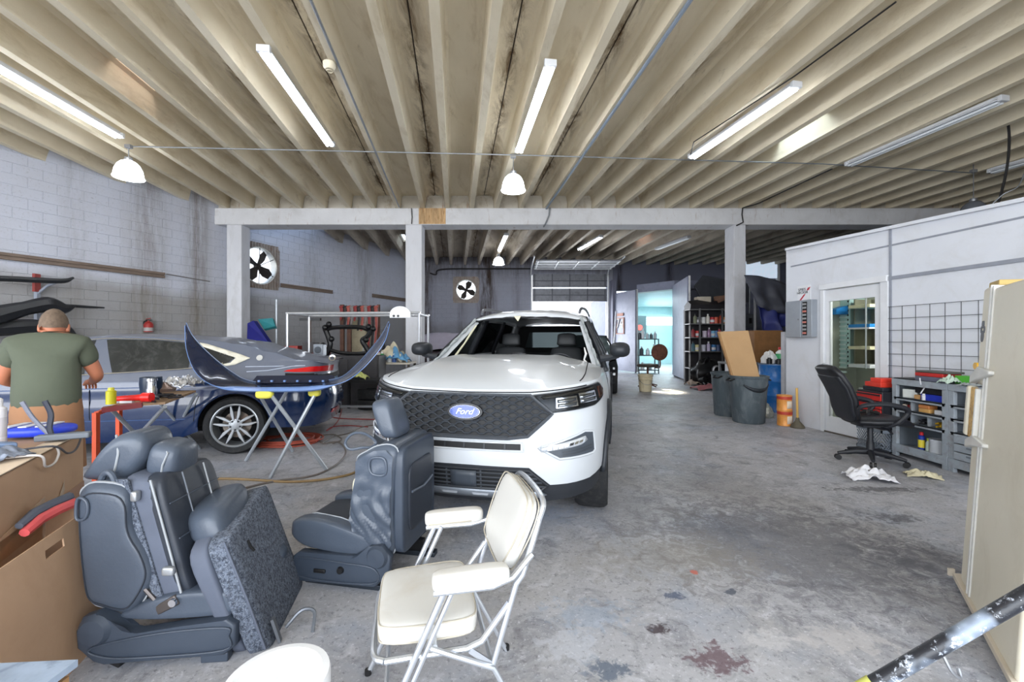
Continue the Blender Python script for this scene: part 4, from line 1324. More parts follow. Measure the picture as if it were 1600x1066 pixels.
drape(lambda a: (1181 + 84 * a, 472 + 12 * a), lambda a: (1188 + 78 * a, 519 - 16 * a + 5 * math.sin(a * 9)), 36, 14, 0.14, 9.75, 5).build('blue_cover', TAR_B, tp, smooth=60, solid=0.01)
for x, y_ in ((1180, 10.25), (1262, 10.25)):
 q = at(x, 470, y_)
 MB().cyl((q.x, q.y, 0), (q.x, q.y, 2.7), 0.03, n=8).build('frame_post', SHM, tp)
q0, q1 = at(1168, 434, 10.15), at(1262, 462, 10.15)
MB().cyl(q0, q1, 0.03, n=8).build('frame_rail', SHM, tp)
tag(MB().box((0, 0, 0), (0.1, 0.1, 1.52)).build('timber_post', mat('whitish_timber', (188, 188, 192), 0.7), loc=(4.83, 7.6, 0), smooth=0), 'short whitish timber post beside the office corner behind the drum', 'post')
eb = thing('switch_box', 'grey switch box with conduits in the shade right of the column', 'switch box', at(1171, 512, 16.19))
MB().box((-0.25, -0.15, 0), (0.22, 0, 0.5)).build('case', mat('grey_case', (106, 110, 116), 0.5), eb, bevel=0.01)
MB().cyl((-0.05, -0.07, 0.5), (-0.02, -0.07, 1.6), 0.03, n=8).build('conduit', PIPE_G, eb)
MB().box((-0.1, -0.17, 0.15), (0.0, -0.15, 0.35)).build('lever', BLACKP, eb)
# high window at the back right
w1 = sempty('window_1')
a, b = at(1162, 418, 19.55), at(1212, 406, 19.55)
MB().box((a.x, 19.45, a.z - 0.5), (b.x, 19.55, b.z)).build('pane', mat('bright_pane', (210, 226, 240), 0.2, emit=(216, 232, 250), estr=0.5), w1, smooth=0)
MB().box((a.x - 0.05, 19.4, b.z), (b.x + 0.1, 19.56, b.z + 0.12)).build('frame', mat('white_frame', (210, 212, 214), 0.5), w1, smooth=0)
MB().box((b.x, 19.4, a.z - 0.9), (b.x + 0.1, 19.56, b.z)).build('frame', mat('white_frame', (210, 212, 214), 0.5), w1, smooth=0)
# ------------------------------------------------------------------ white office
OC = V((4.62, 7.08, 0))
OD = V((0.147, -0.989, 0)).normalized()
ON = V((OD.y, -OD.x, 0))                          # outward (towards the hall): (-0.989, -0.147)
MO = Matrix((OD, -ON, V((0, 0, 1)))).transposed().to_4x4()
MO.translation = OC
def ou(px):
 k = (px - 800) / F_PX
 return (k * OC.y - OC.x) / (OD.x - k * OD.y)
def oz(px, py, out=0.0):
 return EYE + (HOR - py) / F_PX * (OC.y + OD.y * ou(px))
OFF = mat('white_office_paint', (206, 209, 216), 0.6, var=0.04, scale=1.5, dirt=(182, 180, 176), dirt_amt=0.35, bump=0.05)
TRIMW = mat('white_gloss_trim', (214, 216, 220), 0.4, var=0.04)
LINE = mat('grey_joint_line', (138, 142, 152), 0.7)
office = sempty('wall_inner_right')
office.matrix_world = MO
ZO = 2.84
du0, du1 = ou(1284), ou(1390)
L_ = 5.2
def otop(u):
 return 2.87 - 0.045 * u
def opanel(u0, u1, z0, z1, name='wall_panel', th=0.12, m=OFF, y0=0.0):
 a, b = (otop(u0), otop(u1)) if z1 is None else (z1, z1)
 mb = MB()
 mb.add([(u0, y0, z0), (u1, y0, z0), (u1, y0, b), (u0, y0, a), (u0, y0 + th, z0), (u1, y0 + th, z0), (u1, y0 + th, b), (u0, y0 + th, a)],
           [(0, 3, 2, 1), (4, 5, 6, 7), (0, 1, 5, 4), (1, 2, 6, 5), (2, 3, 7, 6), (3, 0, 4, 7)])
 return mb.build(name, m, office, smooth=0)
opanel(0, du0, 0, None)
opanel(du0, du1, 2.2, None)
opanel(du1, L_, 0, 2.17)
opanel(du1, L_, 2.18, None)
opanel(-0.015, L_, 2.58, 2.60, 'joint_strip', 0.01, LINE, -0.008)
opanel(du1 + 0.0, du1 + 0.03, 0.0, 2.8, 'joint_strip', 0.02, LINE, -0.012)
opanel(du1 + 0.03, L_, 2.15, 2.19, 'joint_strip', 0.03, LINE, -0.02)
# far end wall and roof
MB().box((-0.12, 0, 0), (0.0, 4.6, 2.87)).build('wall_end', OFF, office, smooth=0)
MB().add([(-0.1, -0.04, 2.87), (L_, -0.04, otop(L_)), (L_, 4.6, otop(L_)), (-0.1, 4.6, 2.87)], [(0, 1, 2, 3)]).build('office_roof', OFF, office, smooth=0, solid=0.04)
MB().box((L_ - 0.1, 0, 0), (L_, 4.6, 2.6)).build('wall_end', OFF, office, smooth=0)
GRN = mat('sage_green_room', (160, 164, 150), 0.7, var=0.04)
MB().box((0, 2.2, 0), (L_, 2.3, 2.6)).build('inner_wall', GRN, office, smooth=0)
MB().box((0.02, 0.13, 0), (0.06, 2.2, 2.6)).build('inner_wall', GRN, office, smooth=0)
MB().box((0, 0.12, 2.5), (L_, 2.3, 2.55)).build('inner_ceiling', mat('white_inner', (220, 222, 220), 0.7), office, smooth=0)
al = area_light('office_room_lamp', MO @ V((1.6, 1.2, 2.42)), MO @ V((1.6, 1.2, 0)), 1.6, 0.5, 80, (1.0, 1.0, 0.97))
# door
dz = 2.13
o_door = sempty('door_4')
o_door.matrix_world = MO
w = du1 - du0
for lo, hi in (((du0, -0.03, 0), (du0 + 0.06, 0.13, dz + 0.07)), ((du1 - 0.1, -0.03, 0), (du1, 0.13, dz + 0.07)), ((du0, -0.05, dz), (du1, 0.13, dz + 0.08))):
 MB().box(lo, hi).build('door_frame', TRIMW, o_door, bevel=0.005)
d0, d1 = du0 + 0.065, du1 - 0.105
g0, g1 = ou(1295), ou(1367)
for lo, hi in (((d0, 0, 0.02), (g0, 0.045, dz - 0.01)), ((g1, 0, 0.02), (d1, 0.045, dz - 0.01)), ((g0, 0, 1.95), (g1, 0.045, dz - 0.01)), ((g0, 0, 0.02), (g1, 0.045, 0.24))):
 MB().box(lo, hi).build('door_stile', TRIMW, o_door, smooth=0)
MB().box((g0, 0.018, 0.24), (g1, 0.026, 1.95)).build('glass_pane', mat('door_glass', (244, 248, 245), 0.03, var=0, trans=1.0, ior=1.1), o_door, smooth=0)
MB().cyl((du0 + 0.1, 0, 1.0), (du0 + 0.1, -0.05, 1.0), 0.012, n=8).build('knob_stem', ALU, o_door)
MB().ball((du0 + 0.1, -0.065, 1.0), 0.03, 12, 8).build('knob', ALU, o_door)
for z in (0.35, 1.15, 1.85):
 MB().cyl((d1 + 0.01, -0.01, z - 0.05), (d1 + 0.01, -0.01, z + 0.05), 0.014, n=8).build('hinge', mat('brass_hinge', (150, 110, 84), 0.5, 0.5), o_door)
MB().box((du0, -0.02, 0), (du1, 0.13, 0.02)).build('threshold', mat('dark_threshold', (90, 84, 78), 0.7), o_door, smooth=0)
# racks inside the office, seen through the door glass
TEAL = mat('pale_peg_panel', (182, 214, 212), 0.5, var=0.03)
BLUEB = mat('blue_shelf_bin', (28, 122, 190), 0.45)
rk = thing('display_rack', 'tall pale peg panel rack with one blue tray inside the office', 'rack', (0, 0, 0), 0, 'racks inside the office')
rk.matrix_world = MO @ Matrix.Translation((-0.02, 0.0, 0))
def px_in(px, depth):
 """u where the sight line through column px meets the plane y = depth inside the office"""
 k = (px - 800) / F_PX
 P0 = OC - ON * depth
 return (k * P0.y - P0.x) / (OD.x - k * OD.y)
def z_in(px, py, depth):
 P0 = OC - ON * depth
 return EYE + (HOR - py) / F_PX * (P0.y + OD.y * px_in(px, depth))
D1 = 0.85
u0, u1 = px_in(1297, D1) + 0.02, px_in(1328, D1) + 0.02
zt, zb_ = z_in(1300, 469, D1), z_in(1300, 572, D1)
MB().box((u0, D1, zb_), (u1, D1 + 0.3, zt)).build('rack_body', TEAL, rk, bevel=0.01)
for k in range(13):
 z = zt - 0.32 - k * 0.075
 mb = MB().box((u0 + 0.02, D1 - 0.02, z), (u1 - 0.05, D1 + 0.0, z + 0.03))
 mb.build('slat', mat('white_slat', (216, 232, 230), 0.5), rk, smooth=0)
mb = MB()
for k in range(15):
 mb.cbox((u1 - 0.03, D1 - 0.004, zt - 0.05 - k * 0.075), (0.016, 0.01, 0.03))
mb.build('slots', BLACKP, rk, smooth=0)['kind'] = 'stuff'
mb = MB().prism([(0, 0), (0.22, 0), (0.22, 0.08), (0.02, 0.14), (0, 0.14)], u0 + 0.03, u1 - 0.03, Matrix(((0, 0, 1, 0), (-1, 0, 0, D1), (0, 1, 0, zt - 0.26), (0, 0, 0, 1))))
mb.build('blue_tray', BLUEB, rk, smooth=0)
rk2 = thing('display_rack', 'open rack with cream and blue shelves inside the office near the hinge side', 'rack', (0, 0, 0), 0, 'racks inside the office')
rk2.matrix_world = MO
D2 = 0.8
v0, v1 = px_in(1336, D2), px_in(1372, D2)
BR = mat('khaki_rack_panel', (112, 112, 96), 0.6)
MB().box((v0, D2 + 0.3, z_in(1336, 574, D2)), (v1, D2 + 0.33, z_in(1336, 468, D2))).build('back_panel', BR, rk2, smooth=0)
MB().box((v0 - 0.02, D2, z_in(1336, 574, D2)), (v0, D2 + 0.33, z_in(1336, 468, D2))).build('side_panel', BR, rk2, smooth=0)
CRS = mat('cream_shelf', (206, 200, 168), 0.6)
for k, (py, m) in enumerate(((477, CRS), (507, BLUEB), (541, CRS), (569, TRIMW))):
 z = z_in(1345, py, D2)
 MB().box((v0, D2 - 0.12, z - 0.05), (v1 - 0.02, D2 + 0.3, z)).build('shelf', m, rk2, smooth=0)
 if m is BLUEB:
  MB().box((v0, D2 - 0.13, z - 0.075), (v1 - 0.02, D2 + 0.0, z - 0.052)).build('white_lip', TRIMW, rk2, smooth=0)
MB().cyl((v1 - 0.08, D2 - 0.12, z_in(1336, 574, D2)), (v1 - 0.08, D2 - 0.12, z_in(1336, 468, D2)), 0.012, n=6).build('post', ALU, rk2)
ot = thing('wall_outlet', 'white wall outlet seen low through the office door glass', 'outlet')
ot.matrix_world = MO
uo = px_in(1346, 0.78)
MB().box((uo - 0.035, 0.77, z_in(1346, 618, 0.78)), (uo + 0.035, 0.785, z_in(1346, 606, 0.78))).build('plate', TRIMW, ot, bevel=0.003)
mb = MB()
for q in (0.3, 0.6):
 mb.box((uo - 0.012, 0.762, z_in(1346, 618, 0.78) + 0.1 * q), (uo + 0.012, 0.771, z_in(1346, 618, 0.78) + 0.1 * q + 0.02))
mb.build('sockets', BLACKP, ot, smooth=0)['kind'] = 'stuff'
MB().box((px_in(1285, 1.16), 1.16, 0), (L_ - 1, 1.2, 2.5)).build('counter_front', GRN, office, smooth=0)
# sign on the office wall
def brand_sign(label, px, py, h, depth=0.0, size=1.0, name='wall_sign', gr='red and black wall signs'):
 t = thing(name, label, 'sign', (0, 0, 0), 0, gr)
 if depth:
  u, z = px_in(px, depth), z_in(px, py, depth)
 else:
  u, z = ou(px), oz(px, py)
 t.matrix_world = MO @ Matrix.Translation((u, depth - 0.006, z))
 MB().box((-0.13 * size, 0.0, -0.15 * size), (0.12 * size, 0.006, 0.12 * size)).build('sign_sheet', TRIMW, t, smooth=0)
 R = Matrix.Rotation(PI / 2, 4, 'X')
 INK = mat('black_ink', (34, 36, 44), 0.6)
 text_mesh('upper_word', 'SPIES', 0.062 * size, INK, t, Matrix.Translation((-0.045 * size, -0.002, 0.055 * size)) @ R, 0.001, 0.1, xs=1.1)
 text_mesh('lower_word', 'HECKER', 0.055 * size, INK, t, Matrix.Translation((-0.035 * size, -0.002, 0.008 * size)) @ R, 0.001, 0.1, xs=1.05)
 mb = MB().prism([(-0.12, -0.14), (-0.085, -0.14), (0.03, -0.02), (0.0, -0.02)], 0, 0.003, Matrix.Translation((0, -0.001, 0)) @ R @ Matrix.Scale(size, 4))
 mb.prism([(0.05, 0.035), (0.085, 0.035), (0.125, 0.085), (0.075, 0.075)], 0, 0.003, Matrix.Translation((0, -0.001, 0)) @ R @ Matrix.Scale(size, 4))
 mb.build('red_slash', mat('sign_red', (178, 48, 64), 0.5), t, smooth=0)
brand_sign('small lettered sign with a red slash above the breaker box', 1257, 458, 0.2)
brand_sign('lettered sign with red slash on the room wall behind the door glass', 1332, 460, 0.2, depth=1.3, size=0.9)
# breaker box
u0, u1 = ou(1238), ou(1277)
z0, z1 = oz(1257, 527), oz(1257, 470)
bb = thing('breaker_box', 'grey metal breaker box with its cover ajar on the office wall', 'breaker box')
bb.matrix_world = MO
GB = mat('grey_enamel_box', (150, 156, 164), 0.45, 0.2, var=0.05)
MB().box((u0, -0.10, z0), (u1, 0.0, z1)).build('case', GB, bb, bevel=0.006)
um = lerp(u0, u1, 0.62)
MB().box((um + 0.02, -0.105, z0 + 0.03), (um + 0.10, -0.098, z1 - 0.03)).build('inner_slot', BLACKP, bb, smooth=0)
MB().box((u0, -0.125, z0), (um, -0.103, z1)).build('cover', GB, bb, bevel=0.004)
MB().cyl((um - 0.04, -0.125, lerp(z0, z1, 0.48)), (um - 0.04, -0.137, lerp(z0, z1, 0.48)), 0.012, n=8).build('latch', ALU, bb)
for k in range(9):
 z = lerp(z0 + 0.05, z1 - 0.08, k / 8)
 MB().box((um + 0.03, -0.118, z), (um + 0.09, -0.105, z + 0.028)).build('breaker', mat('breaker_grey' if k % 3 else 'breaker_pale', (150, 152, 154) if k % 3 else (196, 120, 110), 0.5), bb, smooth=0)
# wire grid panel
wg = thing('wire_grid_panel', 'black wire grid panel hung on the white wall above the cabinet', 'grid panel')
wg.matrix_world = MO
ug0, ug1 = ou(1391), ou(1391) + 1.45
zt_ = 1.80
WIRE = mat('black_wire', (44, 46, 52), 0.5)
for k in range(9):
 MB().cyl((ug0, -0.03, zt_ - k * 0.15), (ug1, -0.03, zt_ - k * 0.15), 0.0032, n=6).build('grid_wire', WIRE, wg)
for k in range(10):
 MB().cyl((ug0 + 0.02 + k * 0.155, -0.036, zt_), (ug0 + 0.02 + k * 0.155, -0.036, zt_ - 1.2), 0.0032, n=6).build('grid_wire', WIRE, wg)
# ------------------------------------------------------------------ grey pigeonhole cabinet by the office wall
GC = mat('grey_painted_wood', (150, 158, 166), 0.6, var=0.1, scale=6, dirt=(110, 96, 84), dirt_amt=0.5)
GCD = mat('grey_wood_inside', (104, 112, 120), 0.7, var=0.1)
cabx, caby = 4.59, 5.18                            # far front corner on the floor
def cab_frame(M, W, name_label, shelves, dividers, drawers=0):
 t = thing('pigeonhole_cabinet', name_label, 'cabinet', (0, 0, 0), 0, 'grey pigeonhole cabinets')
 t.matrix_world = M
 D, Ht = 0.29, 0.915
 for x in (0.0, W - 0.06):
  MB().box((x, 0, 0), (x + 0.06, 0.04, Ht)).build('post', GC, t, bevel=0.003)
 for x in (0.0, W - 0.025):
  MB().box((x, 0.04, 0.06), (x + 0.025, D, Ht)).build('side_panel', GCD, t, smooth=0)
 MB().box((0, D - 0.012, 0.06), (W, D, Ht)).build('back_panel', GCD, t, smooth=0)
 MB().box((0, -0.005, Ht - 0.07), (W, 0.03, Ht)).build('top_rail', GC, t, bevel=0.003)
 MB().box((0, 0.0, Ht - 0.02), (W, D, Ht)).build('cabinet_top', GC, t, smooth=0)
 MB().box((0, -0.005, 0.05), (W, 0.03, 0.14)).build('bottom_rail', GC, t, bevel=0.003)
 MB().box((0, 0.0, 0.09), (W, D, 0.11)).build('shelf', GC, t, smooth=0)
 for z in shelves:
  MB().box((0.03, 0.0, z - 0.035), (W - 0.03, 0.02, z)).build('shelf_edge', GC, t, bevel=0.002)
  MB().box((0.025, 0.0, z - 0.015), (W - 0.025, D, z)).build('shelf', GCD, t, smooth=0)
 for x, z0, z1 in dividers:
  MB().box((x, 0.02, z0), (x + 0.012, D, z1 - 0.02)).build('divider', GC, t, smooth=0)
 for k in range(drawers):
  z = 0.40 - (k + 1) * 0.085
  MB().box((0.07, -0.012, z), (W - 0.07, 0.02, z + 0.075)).build('drawer', GC, t, bevel=0.004)
  MB().box((0.2, -0.02, z + 0.045), (W - 0.2, -0.012, z + 0.06)).build('drawer_pull', GCD, t, smooth=0)
 return t
CM = Matrix.Translation((cabx, caby, 0)) @ Matrix.Rotation(math.radians(-90), 4, 'Z')
W1 = 0.66
cab_frame(CM, W1, 'grey pigeonhole cabinet unit nearest the office chair', [0.70, 0.56, 0.42], [(0.22, 0.56, 0.70), (0.42, 0.42, 0.56), (0.22, 0.42, 0.56)])
CM2 = Matrix.Translation((cabx, caby - W1 - 0.004, 0)) @ Matrix.Rotation(math.radians(-90), 4, 'Z')
cab_frame(CM2, 1.0, 'grey cabinet unit with drawers half hidden behind the refrigerator', [0.70, 0.56, 0.42], [], drawers=3)
def cl(x, y, z):                                   # cabinet frame -> world
 return CM @ V((x, y, z))
RED = mat('red_tool_plastic', (196, 40, 34), 0.4, var=0.1)
def item(name, label, cat, mb, m, loc, group, **kw):
 return tag(mb.build(name, m, loc=loc, **kw), label, cat, group)
G1 = 'things in the grey cabinet'
def rbox_item(name, label, cat, size, col, loc, rz=-PI / 2, group=G1, rough=0.5, bevel=0.006):
 o = item(name, label, cat, MB().box((-size[0] / 2, -size[1] / 2, 0), (size[0] / 2, size[1] / 2, size[2])), mat('item_%d_%d_%d' % col, col, rough, var=0.12), loc, group, bevel=bevel)
 o.rotation_euler.z = rz
 return o
# compartments
rbox_item('small_box', 'tan small box, lower of the pair in the upper pigeonholes', 'box', (0.13, 0.1, 0.045), (206, 160, 96), cl(0.37, 0.08, 0.561))
rbox_item('small_box', 'orange brown small box on top in the upper pigeonholes', 'box', (0.125, 0.1, 0.04), (196, 128, 76), cl(0.365, 0.08, 0.607))
rbox_item('small_box', 'white small box at the right of the upper pigeonholes', 'box', (0.11, 0.1, 0.05), (206, 208, 212), cl(0.54, 0.08, 0.561))
rbox_item('blue_tray', 'long blue tray on the cabinet shelf below the top', 'tray', (0.26, 0.14, 0.07), (30, 50, 170), cl(0.46, 0.1, 0.701))
rbox_item('white_carton', 'white printed carton leaning left on the cabinet shelf below the top', 'box', (0.14, 0.08, 0.10), (206, 210, 206), cl(0.17, 0.08, 0.701), rz=-1.2)
rbox_item('tan_roll_box', 'small tan box beside the blue tray', 'box', (0.07, 0.06, 0.05), (190, 146, 96), cl(0.285, 0.06, 0.701))
bottle('small pale roll standing before the blue tray', cl(0.37, 0.03, 0.701), 0.02, 0.075, (210, 210, 214), kind='spray', group=G1)
rbox_item('dark_case', 'black flat tool case above the blue tray', 'case', (0.36, 0.18, 0.08), (26, 26, 30), cl(0.42, 0.14, 0.772))
rbox_item('red_case', 'red case at the left of the cabinet shelf below the top', 'case', (0.14, 0.14, 0.06), (190, 44, 40), cl(0.12, 0.2, 0.701))
for k, (x, c, lab) in enumerate([(0.10, (190, 176, 160), 'cream topped small jar in the left upper pigeonhole'), (0.16, (110, 30, 30), 'dark red small jar in the left upper pigeonhole')]):
 bottle(lab, cl(x, 0.07, 0.561), 0.025, 0.07, c, (30, 30, 30), kind='spray', group=G1)
for k, (x, c, lab) in enumerate([(0.12, (40, 40, 44), 'dark tools heap in the lower left pigeonhole'), (0.33, (54, 54, 60), 'dark tools heap in the lower middle pigeonhole'), (0.52, (200, 160, 40), 'yellow tool in the lower right pigeonhole')]):
 mb = MB()
 for q in range(5):
  a = q * 0.9
  mb.cyl((-0.06 * math.cos(a), -0.03 * math.sin(a), 0.012 + q * 0.01), (0.06 * math.cos(a), 0.03 * math.sin(a), 0.014 + q * 0.01), 0.01, n=6)
 item('hand_tools', lab, 'tools', mb, mat('tool_%d' % k, c, 0.4, 0.3), cl(x, 0.08, 0.421), G1)
bottle('blue and yellow spray can with a red cap in the bottom compartment', cl(0.30, 0.07, 0.111), 0.03, 0.22, (30, 56, 150), (200, 40, 44), kind='spray', group=G1, lab=(226, 206, 60))
bottle('thin pale bottle beside the blue spray can', cl(0.365, 0.08, 0.111), 0.02, 0.16, (196, 214, 206), (190, 210, 60), group=G1)
bottle('clear round tub full of bits in the bottom compartment', cl(0.46, 0.10, 0.111), 0.075, 0.17, (186, 190, 196), (170, 176, 184), kind='can', group=G1)
bottle('pale blue topped jar at the right of the bottom compartment', cl(0.572, 0.09, 0.111), 0.036, 0.20, (176, 190, 204), (70, 120, 170), group=G1)
rbox_item('red_box', 'red box in the shadowed second cabinet unit', 'box', (0.22, 0.16, 0.08), (186, 40, 44), CM2 @ V((0.33, 0.1, 0.701)))
for k, (x, z, lab) in enumerate([(0.3, 0.561, 'black tools in the second cabinet unit, upper pigeonhole'), (0.3, 0.421, 'black tools in the second cabinet unit, lower pigeonhole')]):
 mb = MB()
 for q in range(6):
  mb.cyl((-0.1 + q * 0.02, -0.04, 0.012 + (q % 2) * 0.02), (0.02 + q * 0.02, 0.04, 0.014 + (q % 2) * 0.02), 0.011, n=6)
 item('hand_tools', lab, 'tools', mb, mat('dark_tool', (34, 34, 38), 0.4, 0.3), CM2 @ V((x, 0.09, z)), G1)
# on top
G2 = 'things on top of the grey cabinets'
TZ = 0.916
rbox_item('document_case', 'flat clear grey organiser on the cabinet top, lowest of the stack', 'organiser', (0.34, 0.22, 0.05), (96, 98, 116), cl(0.42, 0.15, TZ), group=G2)
rbox_item('red_organiser', 'red flat organiser case in the stack on the cabinet top', 'organiser', (0.32, 0.2, 0.04), (186, 44, 40), cl(0.40, 0.15, TZ + 0.052), group=G2)
rbox_item('grey_tray', 'dark grey tray topmost on the cabinet stack', 'tray', (0.36, 0.2, 0.022), (84, 82, 76), cl(0.42, 0.15, TZ + 0.094), group=G2)
rbox_item('black_board', 'thin black board at the left end of the cabinet top', 'board', (0.24, 0.24, 0.012), (28, 28, 32), cl(0.13, 0.13, TZ), group=G2)
rbox_item('green_box', 'bright green and white carton on the cabinet top', 'box', (0.24, 0.12, 0.085), (86, 176, 60), CM2 @ V((0.08, 0.17, TZ)), group=G2)
rag('crumpled_paper', 'crumpled green and white wrapper in front of the green carton', cl(0.64, 0.05, TZ), 0.09, 0.06, 0.09, mat('pale_green_paper', (186, 206, 190), 0.7, var=0.2), 4, cat='wrapper')
rag('papers', 'grey papers heap on the second cabinet unit', CM2 @ V((0.22, 0.08, TZ)), 0.14, 0.07, 0.05, mat('grey_paper', (150, 156, 156), 0.7, var=0.3), 7, cat='papers')
dr_ = thing('power_drill', 'yellow and black cordless drill on the cabinet top', 'drill', CM2 @ V((0.26, 0.14, TZ)), -0.4, G2)
YEL = mat('tool_yellow', (222, 168, 30), 0.45)
MB().cyl((-0.1, 0, 0.2), (0.06, 0, 0.2), 0.036, n=14).build('motor_housing', YEL, dr_)
MB().cyl((0.06, 0, 0.2), (0.12, 0, 0.2), 0.028, 0.018, n=12).build('chuck', BLACKP, dr_)
MB().bar((-0.04, 0, 0.18), (-0.06, 0, 0.06), 0.04, 0.05).build('grip', BLACKP, dr_, bevel=0.008)
MB().box((-0.12, -0.04, 0.0), (0.01, 0.04, 0.06)).build('battery', BLACKP, dr_, bevel=0.006)
item('red_tool', 'small red tool beside the drill next to the refrigerator', 'tool', MB().cyl((-0.06, 0, 0.03), (0.07, 0, 0.04), 0.03, n=10), RED, CM2 @ V((0.38, 0.17, TZ)), G2)
item('white_hook', 'white plastic hook hanging over the cabinet top rail', 'hook', MB().tube(catmull([(0, -0.012, -0.14), (0.06, -0.012, -0.06), (0.12, -0.012, -0.04), (0.02, -0.012, -0.05), (0, -0.01, 0.0), (0.0, -0.005, 0.035)], 5), 0.006, 6), mat('white_plastic', (214, 214, 218), 0.4), cl(0.36, -0.01, TZ), G2)
# red tool chest and crate between chair and cabinet
tc_ = thing('tool_chest', 'red and black tool chest between the office door and the grey cabinet', 'tool chest', cl(-0.22, 0.07, 0))
GM = mat('dark_gunmetal', (38, 38, 44), 0.45, 0.2)
MB().box((-0.17, -0.2, 0.28), (0.17, 0.18, 0.74)).build('chest_body', GM, tc_, bevel=0.006)
for k, z in enumerate((0.30, 0.42, 0.53, 0.63)):
 MB().box((-0.185, -0.19, z), (-0.165, 0.17, z + (0.10 if k < 2 else 0.085))).build('drawer', RED, tc_, bevel=0.004)
 MB().box((-0.195, -0.19, z + 0.06), (-0.185, 0.17, z + 0.078)).build('drawer_pull', GM, tc_, smooth=0)
tcc = thing('plastic_crate', 'grey plastic milk crate with diamond mesh under the tool chest', 'crate', cl(-0.22, 0.07, 0))
CG = mat('grey_crate', (116, 124, 134), 0.5)
MB().box((-0.17, -0.2, 0.0), (0.17, 0.18, 0.02)).build('base', CG, tcc, smooth=0)
for z in (0.0, 0.24):
 for lo, hi in (((-0.18, -0.2, z), (-0.165, 0.18, z + 0.036)), ((0.165, -0.2, z), (0.18, 0.18, z + 0.036)), ((-0.18, -0.2, z), (0.18, -0.185, z + 0.036)), ((-0.18, 0.165, z), (0.18, 0.18, z + 0.036))):
  MB().box(lo, hi).build('crate_rail', CG, tcc, smooth=0)
mb = MB()
for k in range(11):
 for s in (-1, 1):
  y0_ = -0.19 + k * 0.036
  y1_ = max(-0.19, min(0.175, y0_ + s * 0.16))
  mb.bar((-0.172, y0_, 0.035 if s > 0 else 0.035), (-0.172, y1_, 0.035 + abs(y1_ - y0_) * 1.25), 0.008, 0.008)
  x0_ = -0.17 + k * 0.034
  x1_ = max(-0.17, min(0.17, x0_ + s * 0.16))
  mb.bar((x0_, -0.192, 0.035), (x1_, -0.192, 0.035 + abs(x1_ - x0_) * 1.25), 0.008, 0.008)
mb.build('diamond_mesh', CG, tcc, smooth=0)['kind'] = 'stuff'
rbox_item('red_tool_case', 'bright red tool case, uppermost on the red tool chest', 'case', (0.16, 0.2, 0.05), (214, 60, 44), cl(-0.2, 0.07, 0.85), group='cases on the tool chest')
rbox_item('red_tool_case', 'larger red tool case under the uppermost red one', 'case', (0.24, 0.24, 0.06), (204, 56, 40), cl(-0.22, 0.07, 0.79), group='cases on the tool chest')
rbox_item('black_tool_case', 'black tool case directly on the red tool chest', 'case', (0.3, 0.26, 0.048), (30, 32, 40), cl(-0.21, 0.07, 0.741), group='cases on the tool chest')
rag('white_rag', 'white rag on the floor beside the office chair', gnd(1358, 748), 0.2, 0.12, 0.13, mat('white_rag', (226, 226, 230), 0.8, var=0.06), 9, rz=-0.2, group='rags on the floor by the cabinet')
rag('yellowed_rag', 'yellowed rag on the floor in front of the cabinet', gnd(1442, 745), 0.14, 0.08, 0.08, mat('yellow_rag', (196, 188, 158), 0.8, var=0.15), 12, rz=-0.5, group='rags on the floor by the cabinet')
# ------------------------------------------------------------------ office chair
LEA = mat('black_leatherette', (24, 25, 30), 0.42, var=0.1, bump=0.08, bscale=120)
NYL = mat('black_nylon', (30, 32, 38), 0.5, var=0.1)
oc = thing('office_chair', 'black leather swivel office chair beside the office door', 'chair', (4.06, 4.86, 0), math.radians(-10))
def superring(cx, cy, cz, a, b, ex, ey, n=20, p=3.0):
 """super-ellipse ring centred at c with half axes a, b along the vectors ex, ey"""
 out = []
 for k in range(n):
  t = 2 * PI * k / n
  c, s = math.cos(t), math.sin(t)
  out.append(V((cx, cy, cz)) + ex * (a * math.copysign(abs(c) ** (2 / p), c)) + ey * (b * math.copysign(abs(s) ** (2 / p), s)))
 return out
def cushion(path, wid, thk, side=V((0, 1, 0)), n=22, p=3.0, ends=True):
 """cushion swept along path [(x, y, z)]; wid/thk lists of half sizes"""
 mb = MB()
 rings = []
 m = len(path)
 for i, c in enumerate(path):
  c = V(c)
  tdir = (V(path[min(i + 1, m - 1)]) - V(path[max(i - 1, 0)])).normalized()
  nrm_ = tdir.cross(side).normalized()
  rings.append(superring(c.x, c.y, c.z, wid[i], thk[i], side, nrm_, n, p))
 if ends:
  for e, i, sgn in ((0, 0, -1), (1, m - 1, 1)):
   c = V(path[i])
   tdir = (V(path[min(i + 1, m - 1)]) - V(path[max(i - 1, 0)])).normalized() * sgn
   new = []
   for f, o in ((0.86, 0.45), (0.6, 0.8), (0.25, 1.0)):
    new.append([c + (q - c) * f + tdir * thk[i] * o for q in rings[i if e == 0 else -1]] if True else None)
   if e == 0:
    r0 = rings[0]
    new = [[c + (q - c) * f + tdir * thk[i] * o for q in r0] for f, o in ((0.25, 0.62), (0.6, 0.5), (0.86, 0.28))]
    rings = new + rings
   else:
    r1 = rings[-1]
    rings = rings + [[c + (q - c) * f + tdir * thk[i] * o for q in r1] for f, o in ((0.86, 0.28), (0.6, 0.5), (0.25, 0.62))]
 mb.loft(rings)
 return mb
bp = [(-0.22, 0, 0.50), (-0.25, 0, 0.60), (-0.27, 0, 0.72), (-0.33, 0, 0.86), (-0.40, 0, 0.98), (-0.46, 0, 1.06)]
cushion(bp, [0.20, 0.235, 0.245, 0.25, 0.24, 0.20], [0.035, 0.05, 0.05, 0.05, 0.05, 0.045]).build('backrest', LEA, oc, smooth=60)
